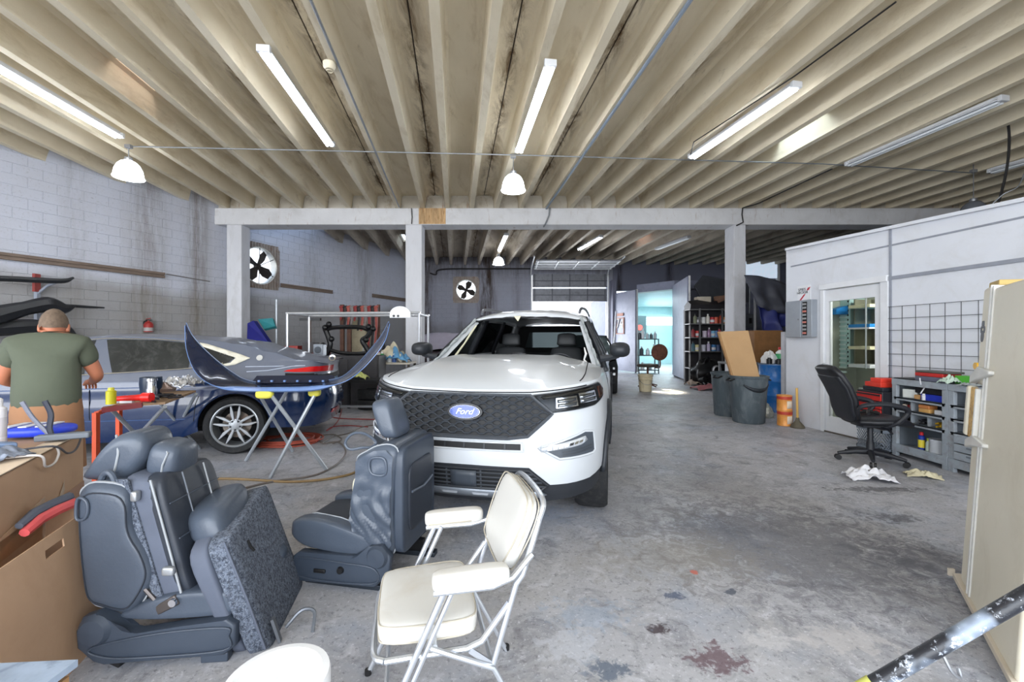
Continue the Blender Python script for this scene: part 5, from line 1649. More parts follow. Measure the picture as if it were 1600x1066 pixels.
cushion([(x - 0.028, y, z - 0.01) for x, y, z in bp[:-1]], [0.18, 0.215, 0.225, 0.235, 0.22], [0.03] * 5).build('back_shell', NYL, oc, smooth=60)
cushion([(-0.2, 0, 0.47), (-0.05, 0, 0.475), (0.12, 0, 0.485), (0.24, 0, 0.475), (0.30, 0, 0.45)], [0.20, 0.245, 0.25, 0.24, 0.21], [0.04, 0.05, 0.05, 0.05, 0.04]).build('seat', LEA, oc, smooth=60)
for s in (-1, 1):
 y = s * 0.285
 path = catmull([(-0.26, y * 0.86, 0.62), (-0.22, y, 0.67), (-0.05, y * 1.04, 0.69), (0.14, y * 1.04, 0.66), (0.19, y, 0.60), (0.12, y * 0.95, 0.50), (0.06, y * 0.75, 0.44)], 5)
 MB().tube(path, [0.02 + 0.008 * math.sin(PI * k / (len(path) - 1)) for k in range(len(path))], 8).build('armrest', NYL, oc)
MB().box((-0.14, -0.12, 0.40), (0.12, 0.12, 0.43)).build('seat_plate', NYL, oc, bevel=0.01)
MB().tube([(0.02, 0, 0.41), (0.06, -0.2, 0.40), (0.06, -0.26, 0.37)], 0.012, 6).build('height_lever', NYL, oc)
MB().tube([(0, 0, 0.08), (0, 0, 0.22), (0, 0, 0.23), (0, 0, 0.41)], [0.04, 0.036, 0.028, 0.028], 14).build('gas_column', NYL, oc)
for k in range(5):
 a = 0.5 + k * 2 * PI / 5
 c, s = math.cos(a), math.sin(a)
 MB().tube([(0.02 * c, 0.02 * s, 0.11), (0.15 * c, 0.15 * s, 0.105), (0.31 * c, 0.31 * s, 0.075)], [0.034, 0.03, 0.018], 8).build('base_leg', NYL, oc)
 w_ = MB()
 for q in (-0.018, 0.018):
  w_.cyl((0.31 * c - s * (q - 0.01), 0.31 * s + c * (q - 0.01), 0.03), (0.31 * c - s * (q + 0.01), 0.31 * s + c * (q + 0.01), 0.03), 0.03, n=12)
 w_.build('caster', BLACKP, oc)
ti = MB()
ti.tube(catmull([(-0.06, -0.05, 0.012), (0.0, 0.02, 0.03), (0.07, -0.02, 0.012), (0.1, 0.05, 0.02)], 4), 0.018, 6)
ti.cyl((-0.1, 0.03, 0.016), (0.03, 0.09, 0.018), 0.015, n=6)
o = ti.build('seat_tool', BLACKP)
o.location = V((4.06, 4.86, 0.535))
tag(o, 'small black tool with cord lying on the office chair seat', 'tool')
# ------------------------------------------------------------------ refrigerator
FR = mat('aged_fridge_enamel', (226, 219, 200), 0.35, var=0.03, scale=2, dirt=(190, 178, 150), dirt_amt=0.3)
FRT = mat('fridge_trim', (226, 226, 222), 0.3, 0.1)
GASK = mat('grey_gasket', (120, 116, 112), 0.6)
GOLD = mat('rusty_gold_handle', (196, 158, 92), 0.45, 0.3, var=0.35, scale=30, dirt=(120, 76, 40), dirt_amt=0.8)
p_far, p_near = V((2.46, 2.36, 0)), V((2.035, 1.78, 0))
fd = (p_near - p_far).normalized()
fr = thing('refrigerator', 'old cream refrigerator with a paw sticker at the right edge', 'refrigerator', p_far)
fnr = V((-fd.y, fd.x, 0))
if fnr.x < 0:
 fnr = -fnr                                     # into the body, to the right
FM = Matrix((fd, fnr, V((0, 0, 1)))).transposed().to_4x4()
FM.translation = p_far
fr.matrix_world = FM @ Matrix.Rotation(math.radians(3.2), 4, 'X').inverted()
FH = 1.66
ZS = 1.13                                          # split between freezer and refrigerator door
dd = 0.20                                          # depth of the door part
for nm, z0, z1 in (('freezer_door', ZS + 0.01, FH), ('lower_door', 0.06, ZS - 0.01)):
 MB().box((0, 0, z0), (dd - 0.035, 0.74, z1)).build(nm, FR, fr, bevel=0.022, segs=3)
MB().box((dd, 0.0, 0.05), (0.86, 0.72, FH - 0.015)).build('cabinet_body', FR, fr, bevel=0.012)
MB().box((dd - 0.035, 0.008, 0.06), (dd - 0.018, 0.7, FH - 0.01)).build('gasket', GASK, fr, smooth=0)
MB().box((dd - 0.018, -0.004, 0.06), (dd, 0.7, FH - 0.005)).build('trim_strip', FRT, fr, smooth=0)
MB().box((dd - 0.05, -0.006, 0.06), (dd - 0.036, 0.02, FH)).build('door_bead', FRT, fr, smooth=0)
# moulded grip around the split
for z0, z1, a, b in ((ZS + 0.01, ZS + 0.09, 0.0, 0.16), (ZS - 0.34, ZS - 0.27, 0.0, 0.16)):
 mb = MB().prism([(-0.02, z0), (0.10, z0 + 0.03), (0.30, z1 - 0.01), (0.30, z1 + 0.01), (0.10, z1 + 0.02), (-0.02, z0 + 0.045)], -0.022, 0.005, Matrix(((1, 0, 0, 0), (0, 0, 1, 0), (0, 1, 0, 0), (0, 0, 0, 1))))
 mb.build('grip_moulding', FRT, fr, bevel=0.006)
MB().box((-0.03, -0.03, ZS - 0.27), (0.02, 0.01, ZS)).build('door_handle', FR, fr, bevel=0.01)
for x0, x1, m in ((0.025, 0.05, GOLD), (0.055, 0.09, GOLD), (0.10, 0.125, FRT)):
 MB().box((x0, -0.022, ZS - 0.27), (x1, 0.0, ZS - 0.005)).build('handle_strip', m, fr, bevel=0.004)
MB().box((0.0, 0.02, FH), (0.16, 0.5, FH + 0.028)).build('top_hinge_cover', mat('yellowed_cover', (186, 160, 96), 0.6), fr, bevel=0.004)
MB().box((0.1, 0.02, 0.0), (0.8, 0.66, 0.05)).build('foot_frame', GASK, fr, smooth=0)
pw = MB()
PAW = mat('grey_sticker', (92, 94, 100), 0.6)
for (x, z, rx, rz_) in ((0.055, 1.40, 0.024, 0.030), (0.028, 1.435, 0.0095, 0.018), (0.046, 1.462, 0.0095, 0.02), (0.066, 1.462, 0.0095, 0.02), (0.083, 1.435, 0.0095, 0.018)):
 pw.prism([(x + rx * math.cos(q * PI / 8), z + rz_ * math.sin(q * PI / 8)) for q in range(16)], -0.003, 0.0, Matrix(((1, 0, 0, 0), (0, 0, 1, 0), (0, 1, 0, 0), (0, 0, 0, 1))))
pw.build('paw_sticker', PAW, fr, smooth=0)['label'] = 'grey paw print sticker'
pl_ = thing('base_plank', 'cream painted plank on the floor along the refrigerator', 'plank', gnd(1489, 911))
sheet4('plank_board', [V((0, 0, 0.03)), gnd(1508, 913) - gnd(1489, 911) + V((0, 0, 0.03)), gnd(1604, 1088) - gnd(1489, 911) + V((0.02, 0, 0.03)), gnd(1580, 1088) - gnd(1489, 911) + V((0, 0, 0.03))], -0.026, mat('cream_plank', (206, 196, 180), 0.6, var=0.08), parent=pl_)
sheet4('plank_riser', [V((-0.002, 0.03, 0.03)), gnd(1504, 915) - gnd(1489, 911) + V((0, 0.05, 0.03)), gnd(1504, 915) - gnd(1489, 911) + V((0, 0.05, 0.07)), V((-0.002, 0.03, 0.07))], 0.012, mat('cream_plank', (206, 196, 180)), parent=pl_)
# ------------------------------------------------------------------ the white sport utility vehicle
WP = mat('white_car_paint', (188, 192, 196), 0.32, var=0.015, scale=1.5, coat=0.5)
BLK = mat('black_car_plastic', (38, 41, 46), 0.5, var=0.1, scale=8)
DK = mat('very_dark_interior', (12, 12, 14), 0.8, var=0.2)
DGL = mat('dark_car_glass', (14, 17, 18), 0.05, var=0, spec=0.8)
TGL = mat('tinted_clear_glass', (120, 132, 132), 0.05, var=0, trans=0.9, ior=1.1)
CHR = mat('chrome', (214, 216, 220), 0.15, 1.0, var=0.03)
SIL = mat('satin_silver', (172, 176, 180), 0.35, 0.7, var=0.05)
TIRE = mat('tyre_rubber', (30, 31, 33), 0.75, var=0.2, scale=12, dirt=(92, 90, 86), dirt_amt=0.25)
CLEAR = mat('headlamp_cover', (235, 240, 245), 0.04, var=0, trans=1.0, ior=1.15)
LENS = mat('lamp_lens', (216, 222, 230), 0.12, 0.5, var=0.1)
AMBER = mat('amber_reflector', (214, 104, 50), 0.3)
REDL = mat('red_tail_lens', (190, 18, 24), 0.15, coat=0.6)
class Plan:
 """plan outline by arc length u from the centre of the front along the left flank"""
 def __init__(self, pts):
  P = catmull([(x, y, 0) for x, y in pts], 8)
  self.t = [0.0]
  for a, b in zip(P, P[1:]):
   self.t.append(self.t[-1] + (b - a).length)
  self.p = P
  self.L = self.t[-1]
 def at(self, u):
  s = 1 if u >= 0 else -1
  q = min(max(abs(u), 0), self.L - 1e-6)
  lo, hi = 0, len(self.t) - 1
  while hi - lo > 1:
   m = (lo + hi) // 2
   if self.t[m] <= q: lo = m
   else: hi = m
  f = (q - self.t[lo]) / (self.t[hi] - self.t[lo])
  a, b = self.p[lo], self.p[hi]
  p = a.lerp(b, f)
  # smoothed tangent
  ta = (self.p[min(lo + 1, len(self.p) - 1)] - self.p[max(lo - 1, 0)]).normalized()
  tb = (self.p[min(hi + 1, len(self.p) - 1)] - self.p[max(hi - 1, 0)]).normalized()
  tt = ta.lerp(tb, f).normalized()
  n = V((tt.y, -tt.x, 0))
  if lo == 0 and q < 0.02:
   n = V((1, 0, 0))
  return V((p.x, s * p.y, 0)), V((n.x, s * n.y, 0))
 def u_of_x(self, x, start=0.3):
  for i in range(len(self.p) - 1):
   if self.t[i] >= start and self.p[i].x >= x >= self.p[i + 1].x:
    f = (self.p[i].x - x) / (self.p[i].x - self.p[i + 1].x)
    return self.t[i] + f * (self.t[i + 1] - self.t[i])
  return self.L
def smooth01(x):
 x = max(0, min(1, x))
 return x * x * (3 - 2 * x)
def mirror_mb(mb):
 n = len(mb.v)
 nf = len(mb.f)
 mb.v += [(x, -y, z) for x, y, z in mb.v[:n]]
 mb.f += [tuple(i + n for i in reversed(f)) for f in mb.f[:nf]]
 mb.mi += mb.mi[:nf]
 return mb
def coons(c0, c1, d0, d1, n, m, bulge=0.0):
 """c0(s), c1(s) at t = 0, 1;  d0(t), d1(t) at s = 0, 1"""
 def f(s, t):
  p = c0(s) * (1 - t) + c1(s) * t + d0(t) * (1 - s) + d1(t) * s
  p -= (c0(0) * (1 - s) * (1 - t) + c0(1) * s * (1 - t) + c1(0) * (1 - s) * t + c1(1) * s * t)
  return p + V((0, 0, bulge * 16 * s * (1 - s) * t * (1 - t)))
 return f
def arc_pts(cu, cz, r, a0, a1, n=14):
 return [(cu + r * math.cos(math.radians(a0 + (a1 - a0) * k / n)), cz + r * math.sin(math.radians(a0 + (a1 - a0) * k / n))) for k in range(n + 1)]
def wheel(parent, loc, r, w, face, rim_r, spokes=10, style='split', steer=0.0, rimm=None, name='wheel'):
 """face = +1 when the outer side looks to +y"""
 root = bpy.data.objects.new(name, None)
 COL.objects.link(root)
 root.parent = parent
 root.location = loc
 root.rotation_euler = (0, 0, steer)
 R = Matrix.Rotation(-PI / 2 * face, 4, 'X')      # local z of the lathe -> outward
 h = w / 2
 rimm = rimm or SIL
 MB().lathe([(rim_r, -h * 0.8), (rim_r + 0.02, -h), (r * 0.93, -h), (r * 0.985, -h * 0.8), (r, -h * 0.5), (r, h * 0.5), (r * 0.985, h * 0.8), (r * 0.93, h), (rim_r + 0.03, h * 0.98), (rim_r + 0.005, h * 0.85), (rim_r, h * 0.8)], 48, R).build('tyre', TIRE, root)
 MB().lathe([(rim_r + 0.008, h * 0.86), (rim_r - 0.004, h * 0.9), (rim_r - 0.016, h * 0.82), (rim_r - 0.022, h * 0.5), (rim_r - 0.03, -h * 0.8), (rim_r, -h * 0.8)], 48, R).build('rim', rimm, root)
 MB().lathe([(0.001, h * 0.1), (rim_r * 0.62, h * 0.1), (rim_r * 0.62, h * 0.0), (0.001, 0)], 32, R).build('brake_disc', mat('brake_disc', (120, 112, 104), 0.4, 0.7, dirt=(110, 70, 50), dirt_amt=0.6), root)
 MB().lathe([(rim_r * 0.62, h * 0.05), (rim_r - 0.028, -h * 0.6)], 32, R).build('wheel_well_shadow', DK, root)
 for k in range(spokes):
  a = 2 * PI * k / spokes
  mb = MB()
  if style == 'split':
   tw = 0.034 * (1 if k % 2 == 0 else -1)
   pts = [(0.055, -0.012), (rim_r * 0.6, -0.021 - tw * 0.25), (rim_r - 0.015, -0.007 - tw * 0.8), (rim_r - 0.015, 0.009 - tw * 0.8), (rim_r * 0.6, 0.018 - tw * 0.25), (0.055, 0.012)]
  else:
   pts = [(0.05, -0.025), (rim_r - 0.015, -0.02), (rim_r - 0.015, 0.02), (0.05, 0.025)]
  mb.prism(pts, h * 0.42, h * 0.72, R @ Matrix.Rotation(a, 4, 'Z'))
  mb.build('spoke', rimm, root, bevel=0.006, smooth=30)
 MB().lathe([(0.075, h * 0.35), (0.075, h * 0.66), (0.03, h * 0.72), (0.001, h * 0.72)], 24, R).build('hub_cap', rimm, root)
 lg = MB()
 for k in range(5):
  a = 2 * PI * k / 5 + 0.3
  lg.lathe([(0.001, h * 0.74), (0.012, h * 0.74), (0.012, h * 0.6)], 8, R @ Matrix.Translation((0.055 * math.cos(a), 0.055 * math.sin(a), 0.001)))
 lg.build('lug_nuts', mat('dark_nut', (60, 60, 64), 0.4, 0.6), root)['kind'] = 'stuff'
 return root
SA = math.radians(13.2)
SO = V((-0.21 + 0.097, 3.82 - 0.023, 0))
suv = thing('sport_utility_vehicle', 'white sport utility vehicle without windshield parked in the centre, front facing', 'car', SO, -PI / 2 - SA)
PL = Plan([(0.915, 0), (0.905, 0.25), (0.875, 0.48), (0.815, 0.67), (0.70, 0.80), (0.54, 0.885), (0.36, 0.92), (0.1, 0.935), (-1.0, 0.945), (-2.6, 0.945), (-3.5, 0.925), (-3.92, 0.86), (-4.06, 0.6), (-4.09, 0.3), (-4.10, 0)])
PF = [(0.20, -0.16), (0.30, -0.045), (0.38, -0.005), (0.48, 0.012), (0.60, 0.012), (0.70, -0.004), (0.80, -0.02), (0.90, -0.035), (0.98, -0.055), (1.03, -0.085), (1.08, -0.13)]
PS = [(0.20, -0.07), (0.35, -0.02), (0.5, 0.0), (0.8, 0.006), (0.95, -0.008), (1.05, -0.03), (1.16, -0.07)]
def suv_s(u, z, off=0.0):
 p, n = PL.at(u)
 w = smooth01((abs(u) - 0.62) / 0.55)
 o = interp(z, PF) * (1 - w) + interp(z, PS) * w
 q = p + n * (o + off)
 q.z = z
 return q
UA, UR = PL.u_of_x(0.0), PL.u_of_x(-3.02)
ZTOP = [(0, 1.035), (0.45, 1.04), (0.8, 1.065), (1.1, 1.09), (1.6, 1.105), (2.2, 1.12), (4.0, 1.15), (5.4, 1.2), (6.4, 1.2)]
top = [(u, interp(u, ZTOP)) for u in [5.95, 5.4, 4.6, 4.0, 3.2, 2.2, 1.9, 1.6, 1.35, 1.1, 0.95, 0.8, 0.6, 0.45, 0.2, 0.0]]
RA = 0.475
body = [(0, 0.54), (0.44, 0.535), (0.58, 0.42), (0.9, 0.43)] + arc_pts(UA, 0.40, RA, 172, 8, 18) + [(UA + RA + 0.03, 0.36), (UR - RA - 0.03, 0.36)] + arc_pts(UR, 0.40, RA, 172, 8, 18) + [(5.5, 0.42), (5.95, 0.45)]
mb = MB()
patch(mb, body + top, suv_s, 0.07)
mirror_mb(mb).build('body_shell', WP, suv, merge=True, smooth=50)
# rear half closing
lower = [(0, 0.545), (0.44, 0.54), (0.58, 0.425), (0.9, 0.435), (UA - RA - 0.005, 0.455), (UA - RA + 0.0, 0.36), (1.0, 0.325), (0.62, 0.30), (0.45, 0.27), (0, 0.27)]
mb = MB()
patch(mb, lower, lambda a, b, o: suv_s(a, b, -0.006), 0.06)
mirror_mb(mb).build('lower_bumper', BLK, suv, merge=True, smooth=50)
for side in (1, -1):
 for cu in (UA, UR):
  mb = MB()
  ring = arc_pts(cu, 0.40, RA + 0.012, 178, 2, 20) + arc_pts(cu, 0.40, RA - 0.065, 2, 178, 20)
  patch(mb, [(a, b) for a, b in ring], lambda a, b, o: V((suv_s(a, b).x, side * (suv_s(a, b).y + 0.012), b)), 0.05)
  mb.build('wheel_arch_trim', BLK, suv, merge=True, smooth=60, solid=0.03, offset=0)
 mb = MB()
 patch(mb, [(UA + RA - 0.02, 0.37), (UR - RA + 0.02, 0.37), (UR - RA + 0.02, 0.24), (UA + RA - 0.02, 0.24)], lambda a, b, o: V((suv_s(a, b).x, side * (suv_s(a, b).y - 0.01), b)), 0.2)
 mb.build('sill_trim', BLK, suv, merge=True)
# hood
UH = 1.0
Ltab = lambda u: suv_s(u, interp(abs(u), ZTOP))
uc = PL.u_of_x(-0.42)
def cowl(s):
 y = (1 - 2 * s) * -1
 a = Ltab(uc)
 yy = lerp(-a.y, a.y, s)
 return V((a.x + 0.10 * (1 - (2 * s - 1) ** 2), yy, a.z + 0.075 * (1 - abs(2 * s - 1) ** 3)))
hood = coons(lambda s: Ltab(lerp(-UH, UH, s)), cowl, lambda t: Ltab(lerp(-UH, -uc, t)), lambda t: Ltab(lerp(UH, uc, t)), 30, 20, 0.035)
def hoodz(s, t):
 p = hood(s, t)
 p.z += 0.05 * math.sin(PI * min(1, t * 1.5) / 2) * (1 - abs(2 * s - 1) ** 4) + 0.014 * math.exp(-((abs(s - 0.5) - 0.27) / 0.035) ** 2) * smooth01(t * 3)
 return p
MB().grid(hoodz, 44, 24).build('hood', WP, suv, smooth=60)
for sgn in (0.075, 0.925):
 MB().tube([hoodz(sgn, t / 14) + V((0, 0, 0.001)) for t in range(1, 15)], 0.0045, 5).build('hood_gap', DK, suv)
lipz = [suv_s(u, interp(abs(u), ZTOP) - 0.018, 0.002) for u in [(-0.95 + k * 0.05) for k in range(39)]]
MB().tube(lipz, 0.004, 5).build('hood_gap', DK, suv)
# grille
gr_poly = [(-0.45, 1.003), (0.45, 1.003), (0.60, 0.885), (0.43, 0.738), (0.30, 0.722), (-0.30, 0.722), (-0.43, 0.738), (-0.60, 0.885)]
def ap(poly, off, m, name, cell=0.05, mir=False, **kw):
 mb = MB()
 patch(mb, poly, lambda a, b, o: suv_s(a, b, off), cell)
 if mir:
  mirror_mb(mb)
 return mb.build(name, m, suv, merge=True, smooth=50, **kw)
ap(gr_poly, 0.006, mat('grille_back', (16, 17, 19), 0.6), 'grille_back')
fr_t = [suv_s(*gr_poly[k], 0.012) for k in range(8)]
loop = []
for k in range(8):
 a, b = gr_poly[k], gr_poly[(k + 1) % 8]
 for j in range(5):
  loop.append(suv_s(lerp(a[0], b[0], j / 5), lerp(a[1], b[1], j / 5), 0.012))
MB().tube(loop, 0.012, 6, closed=True).build('grille_surround', mat('grille_grey', (72, 76, 82), 0.4, 0.2), suv)
GRB = mat('grille_bar_grey', (64, 68, 74), 0.42, 0.2)
def half_w(z):
 if z > 0.885:
  return lerp(0.60, 0.45, (z - 0.885) / 0.118)
 return lerp(0.43, 0.60, (z - 0.738) / 0.147)
for k in range(10):
 z = 0.758 + k * 0.0262
 hw = half_w(z) - 0.02
 pts = []
 u = -hw
 j = 0
 P_ = 0.104
 ph = 0 if k % 2 else P_ / 2
 us = [-hw + q * 0.011 for q in range(int(2 * hw / 0.011) + 1)]
 for u in us:
  c = ((u + 3 + ph) % P_) / P_
  tri = abs(c - 0.5) * 4 - 1
  wv = max(-0.35, min(0.35, tri)) / 0.35
  pts.append(suv_s(u, z + 0.0078 * wv, 0.02 - (z - 0.74) * 0.0))
 MB().tube(pts, 0.0058, 4).build('grille_bar', GRB, suv, smooth=0)
for z in (0.748,):
 for s in (-1, 1):
  pass
mb = MB()
for k in range(3):
 mb.tube([suv_s(u, 0.733 - 0.0 * k, 0.01 + 0.004 * k) for u in (-0.3, -0.1, 0.1, 0.3)], 0.006, 4)
mb.build('grille_foot', GRB, suv)
# badge
bp_, bn = PL.at(0)
BM = Matrix.Translation(suv_s(0, 0.893, 0.034)) @ Matrix.Rotation(PI / 2, 4, 'Z') @ Matrix.Rotation(PI / 2 - 0.14, 4, 'X')
def oval(rx, ry, z0, z1, m, name):
 MB().prism([(rx * math.cos(2 * PI * k / 40), ry * math.sin(2 * PI * k / 40)) for k in range(40)], z0, z1, BM).build(name, m, suv, smooth=30, bevel=0.002)
oval(0.126, 0.060, -0.028, -0.004, mat('badge_surround', (30, 32, 36), 0.4), 'badge_base')
oval(0.1095, 0.0465, -0.006, 0.001, CHR, 'badge_rim')
oval(0.106, 0.044, 0.0, 0.003, mat('badge_blue', (28, 62, 150), 0.2, coat=0.5), 'badge')
oval(0.098, 0.0367, 0.002, 0.0034, SIL, 'badge_line')
oval(0.0965, 0.0355, 0.003, 0.0042, mat('badge_blue', (28, 62, 150)), 'badge')
text_mesh('badge_lettering', 'Ford', 0.056, mat('badge_letter', (206, 212, 224), 0.3, 0.3), suv, BM @ Matrix.Translation((-0.003, 0.0, 0.0045)), 0.0006, 0.4, xs=1.15)
# slot, lower grille, skid
ap([(-0.385, 0.688), (0.385, 0.688), (0.385, 0.648), (-0.385, 0.648)], 0.004, mat('grille_back', (16, 17, 19)), 'slot_opening')
lp = [(-0.40, 0.70), (0.40, 0.70), (0.405, 0.64), (-0.405, 0.64)]
lo = []
for k in range(4):
 a, b = lp[k], lp[(k + 1) % 4]
 for j in range(6):
  lo.append(suv_s(lerp(a[0], b[0], j / 6), lerp(a[1], b[1], j / 6), 0.0))
MB().tube(lo, 0.008, 6, closed=True).build('slot_frame', WP, suv)
for u in (-0.28, -0.14, 0.0, 0.14, 0.28):
 ap([(u - 0.006, 0.686), (u + 0.006, 0.686), (u + 0.006, 0.65), (u - 0.006, 0.65)], 0.010, BLK, 'slot_rib')
lg = [(-0.44, 0.515), (0.44, 0.515), (0.56, 0.42), (0.52, 0.385), (-0.52, 0.385), (-0.56, 0.42)]
ap(lg, 0.004, mat('grille_back', (16, 17, 19)), 'lower_grille_back')
for z in (0.41, 0.438, 0.466, 0.494):
 hw = min(0.54, 0.44 + (0.515 - z) * 1.1)
 MB().tube([suv_s(-hw + q * hw / 10, z, 0.014) for q in range(21)], 0.0065, 4).build('lower_grille_bar', GRB, suv, smooth=0)
for u in (-0.32, -0.12, 0.12, 0.32):
 ap([(u - 0.006, 0.51), (u + 0.006, 0.51), (u + 0.006, 0.39), (u - 0.006, 0.39)], 0.016, GRB, 'lower_grille_rib')
ap([(-0.09, 0.505), (0.09, 0.505), (0.09, 0.395), (-0.09, 0.395)], 0.022, mat('radar_cover', (58, 64, 72), 0.4), 'sensor_cover', solid=0.008)
lo = []
for k in range(6):
 a, b = lg[k], lg[(k + 1) % 6]
 for j in range(5):
  lo.append(suv_s(lerp(a[0], b[0], j / 5), lerp(a[1], b[1], j / 5), 0.010))
MB().tube(lo, 0.009, 5, closed=True).build('lower_grille_frame', BLK, suv)
ap([(-0.50, 0.372), (0.50, 0.372), (0.56, 0.35), (0.46, 0.315), (-0.46, 0.315), (-0.56, 0.35)], 0.016, mat('skid_silver', (142, 148, 156), 0.4, 0.5), 'skid_plate', solid=0.012)
for u in (-0.33, -0.11, 0.11, 0.33):
 ap([(u - 0.06, 0.352), (u + 0.06, 0.352), (u + 0.05, 0.333), (u - 0.05, 0.333)], 0.022, LENS, 'skid_inset')
# headlights, fog lamps
HP = [(0.47, 1.005), (0.75, 1.032), (1.10, 1.070), (1.17, 1.02), (1.13, 0.975), (0.97, 0.925), (0.58, 0.893)]
for side in (1, -1):
 hl_ = bpy.data.objects.new('headlight', None)
 COL.objects.link(hl_)
 hl_.parent = suv
 S = lambda a, b, o: V((1, side, 1)) * suv_s(a, b, o)
 def hp(poly, off, m, name, cell=0.06, **kw):
  mb = MB()
  patch(mb, poly, lambda a, b, o: S(a, b, off), cell)
  return mb.build(name, m, hl_, merge=True, smooth=50, **kw)
 hp(HP, 0.004, mat('headlamp_housing', (44, 46, 50), 0.35, 0.3), 'housing')
 hp([(0.52, 0.995), (0.74, 1.018), (1.02, 1.046), (1.02, 1.03), (0.74, 1.0), (0.54, 0.98)], 0.010, mat('drl_strip', (206, 206, 204), 0.3), 'light_strip', 0.05, solid=0.004)
 for a0 in (0.64, 0.84):
  w_ = 0.15
  z0_ = 0.925 + (a0 - 0.64) * 0.12
  for zz in (0, 0.028):
   hp([(a0, z0_ + zz), (a0 + w_, z0_ + 0.012 + zz), (a0 + w_ + 0.01, z0_ + 0.034 + zz), (a0 + 0.0, z0_ + 0.023 + zz)], 0.012, LENS, 'projector_lens', 0.04, solid=0.008)
  hp([(a0 - 0.012, z0_ - 0.006), (a0 + w_ + 0.018, z0_ + 0.004), (a0 + w_ + 0.02, z0_ + 0.072), (a0 - 0.008, z0_ + 0.06)], 0.007, CHR, 'lens_bezel', 0.04)
 hp([(1.06, 1.045), (1.125, 1.045), (1.15, 1.0), (1.10, 0.965), (1.05, 0.96)], 0.010, AMBER, 'amber_marker', 0.03, solid=0.004)
 lo = []
 for k in range(len(HP)):
  a, b = HP[k], HP[(k + 1) % len(HP)]
  for j in range(4):
   lo.append(S(lerp(a[0], b[0], j / 4), lerp(a[1], b[1], j / 4), 0.008))
 MB().tube(lo, 0.006, 5, closed=True).build('lamp_bezel', mat('lamp_bezel_grey', (120, 124, 130), 0.3, 0.5), hl_)
 hp(HP, 0.020, CLEAR, 'lamp_cover')
 # fog light pocket
 FP = [(0.50, 0.665), (0.60, 0.69), (0.85, 0.757), (0.94, 0.745), (0.95, 0.615), (0.92, 0.60), (0.64, 0.592)]
 fg = bpy.data.objects.new('fog_light', None)
 COL.objects.link(fg)
 fg.parent = suv
 def fp(poly, off, m, name, cell=0.05, **kw):
  mb = MB()
  patch(mb, poly, lambda a, b, o: S(a, b, off), cell)
  return mb.build(name, m, fg, merge=True, smooth=50, **kw)
 fp(FP, 0.004, mat('fog_pocket', (66, 72, 80), 0.5), 'pocket')
 fp([(0.50, 0.660), (0.56, 0.68), (0.84, 0.728), (0.86, 0.70), (0.80, 0.675), (0.52, 0.640)], 0.016, LENS, 'light_bar', solid=0.01)
 for q in range(7):
  fp([(0.56 + q * 0.038, 0.668 + q * 0.006), (0.59 + q * 0.038, 0.673 + q * 0.006), (0.588 + q * 0.036, 0.655 + q * 0.006), (0.562 + q * 0.036, 0.651 + q * 0.006)], 0.020, CHR, 'light_segment', 0.05)
 for q in range(2):
  fp([(0.66, 0.640 - q * 0.02), (0.90, 0.665 - q * 0.02), (0.90, 0.655 - q * 0.02), (0.66, 0.630 - q * 0.02)], 0.012, GRB, 'pocket_rib')
 lo = []
 for k in range(len(FP)):
  a, b = FP[k], FP[(k + 1) % len(FP)]
  for j in range(4):
   lo.append(S(lerp(a[0], b[0], j / 4), lerp(a[1], b[1], j / 4), 0.002))
 MB().tube(lo, 0.009, 5, closed=True).build('pocket_edge', WP, fg)
# greenhouse
RW = 0.615
def side_up(x, z):
 """half width of the cabin side at height z"""
 t = smooth01((z - 1.10) / 0.60) * 0.4 + (z - 1.10) / 0.60 * 0.6
 yb = 0.925 if x > -3.4 else lerp(0.925, 0.84, (-3.4 - x) / 0.6)
 return lerp(yb, 0.665 if x > -3.4 else 0.63, min(1, t))
def sp(poly, m, name, off=0.0, cell=0.12, **kw):
 for side in (1, -1):
  mb = MB()
  patch(mb, poly, lambda a, b, o: V((a, side * (side_up(a, b) + off), b)), cell)
  mb.build(name, m, suv, merge=True, smooth=50, **kw)
# white cab side above the belt with window apertures drawn as overlaid glass
cab = [(-0.50, 1.10), (-0.86, 1.33), (-1.30, 1.60), (-1.5, 1.66), (-2.4, 1.70), (-3.4, 1.68), (-3.78, 1.60), (-4.02, 1.18), (-4.0, 1.10)]
front_win = [(-0.80, 1.16), (-1.0, 1.31), (-1.42, 1.58), (-1.78, 1.615), (-1.80, 1.165)]
rear_win = [(-1.90, 1.165), (-1.88, 1.618), (-2.72, 1.63), (-2.86, 1.18)]
quarter = [(-2.94, 1.185), (-2.80, 1.63), (-3.42, 1.61), (-3.76, 1.25)]
sp([(-0.50, 1.08), (-0.86, 1.33), (-1.30, 1.60), (-1.5, 1.66), (-1.6, 1.66), (-1.6, 1.625), (-1.40, 1.60), (-0.98, 1.33), (-0.76, 1.15), (-0.76, 1.08)], BLK, 'front_pillar', 0.004, 0.08, solid=0.05)
sp([(-1.4, 1.60), (-1.6, 1.66), (-2.4, 1.70), (-3.4, 1.68), (-3.78, 1.60), (-3.6, 1.60), (-2.8, 1.632), (-1.8, 1.618)], WP, 'roof_side_rail', 0.0, solid=0.03)
sp([(-1.78, 1.12), (-1.74, 1.64), (-1.9, 1.65), (-1.92, 1.12)], BLK, 'door_pillar', 0.002, solid=0.04)
sp([(-2.84, 1.12), (-2.70, 1.66), (-2.82, 1.66), (-2.96, 1.12)], BLK, 'door_pillar', 0.002, solid=0.04)
sp([(-3.74, 1.12), (-3.40, 1.66), (-3.78, 1.60), (-4.02, 1.12)], WP, 'rear_pillar', 0.002, solid=0.04)
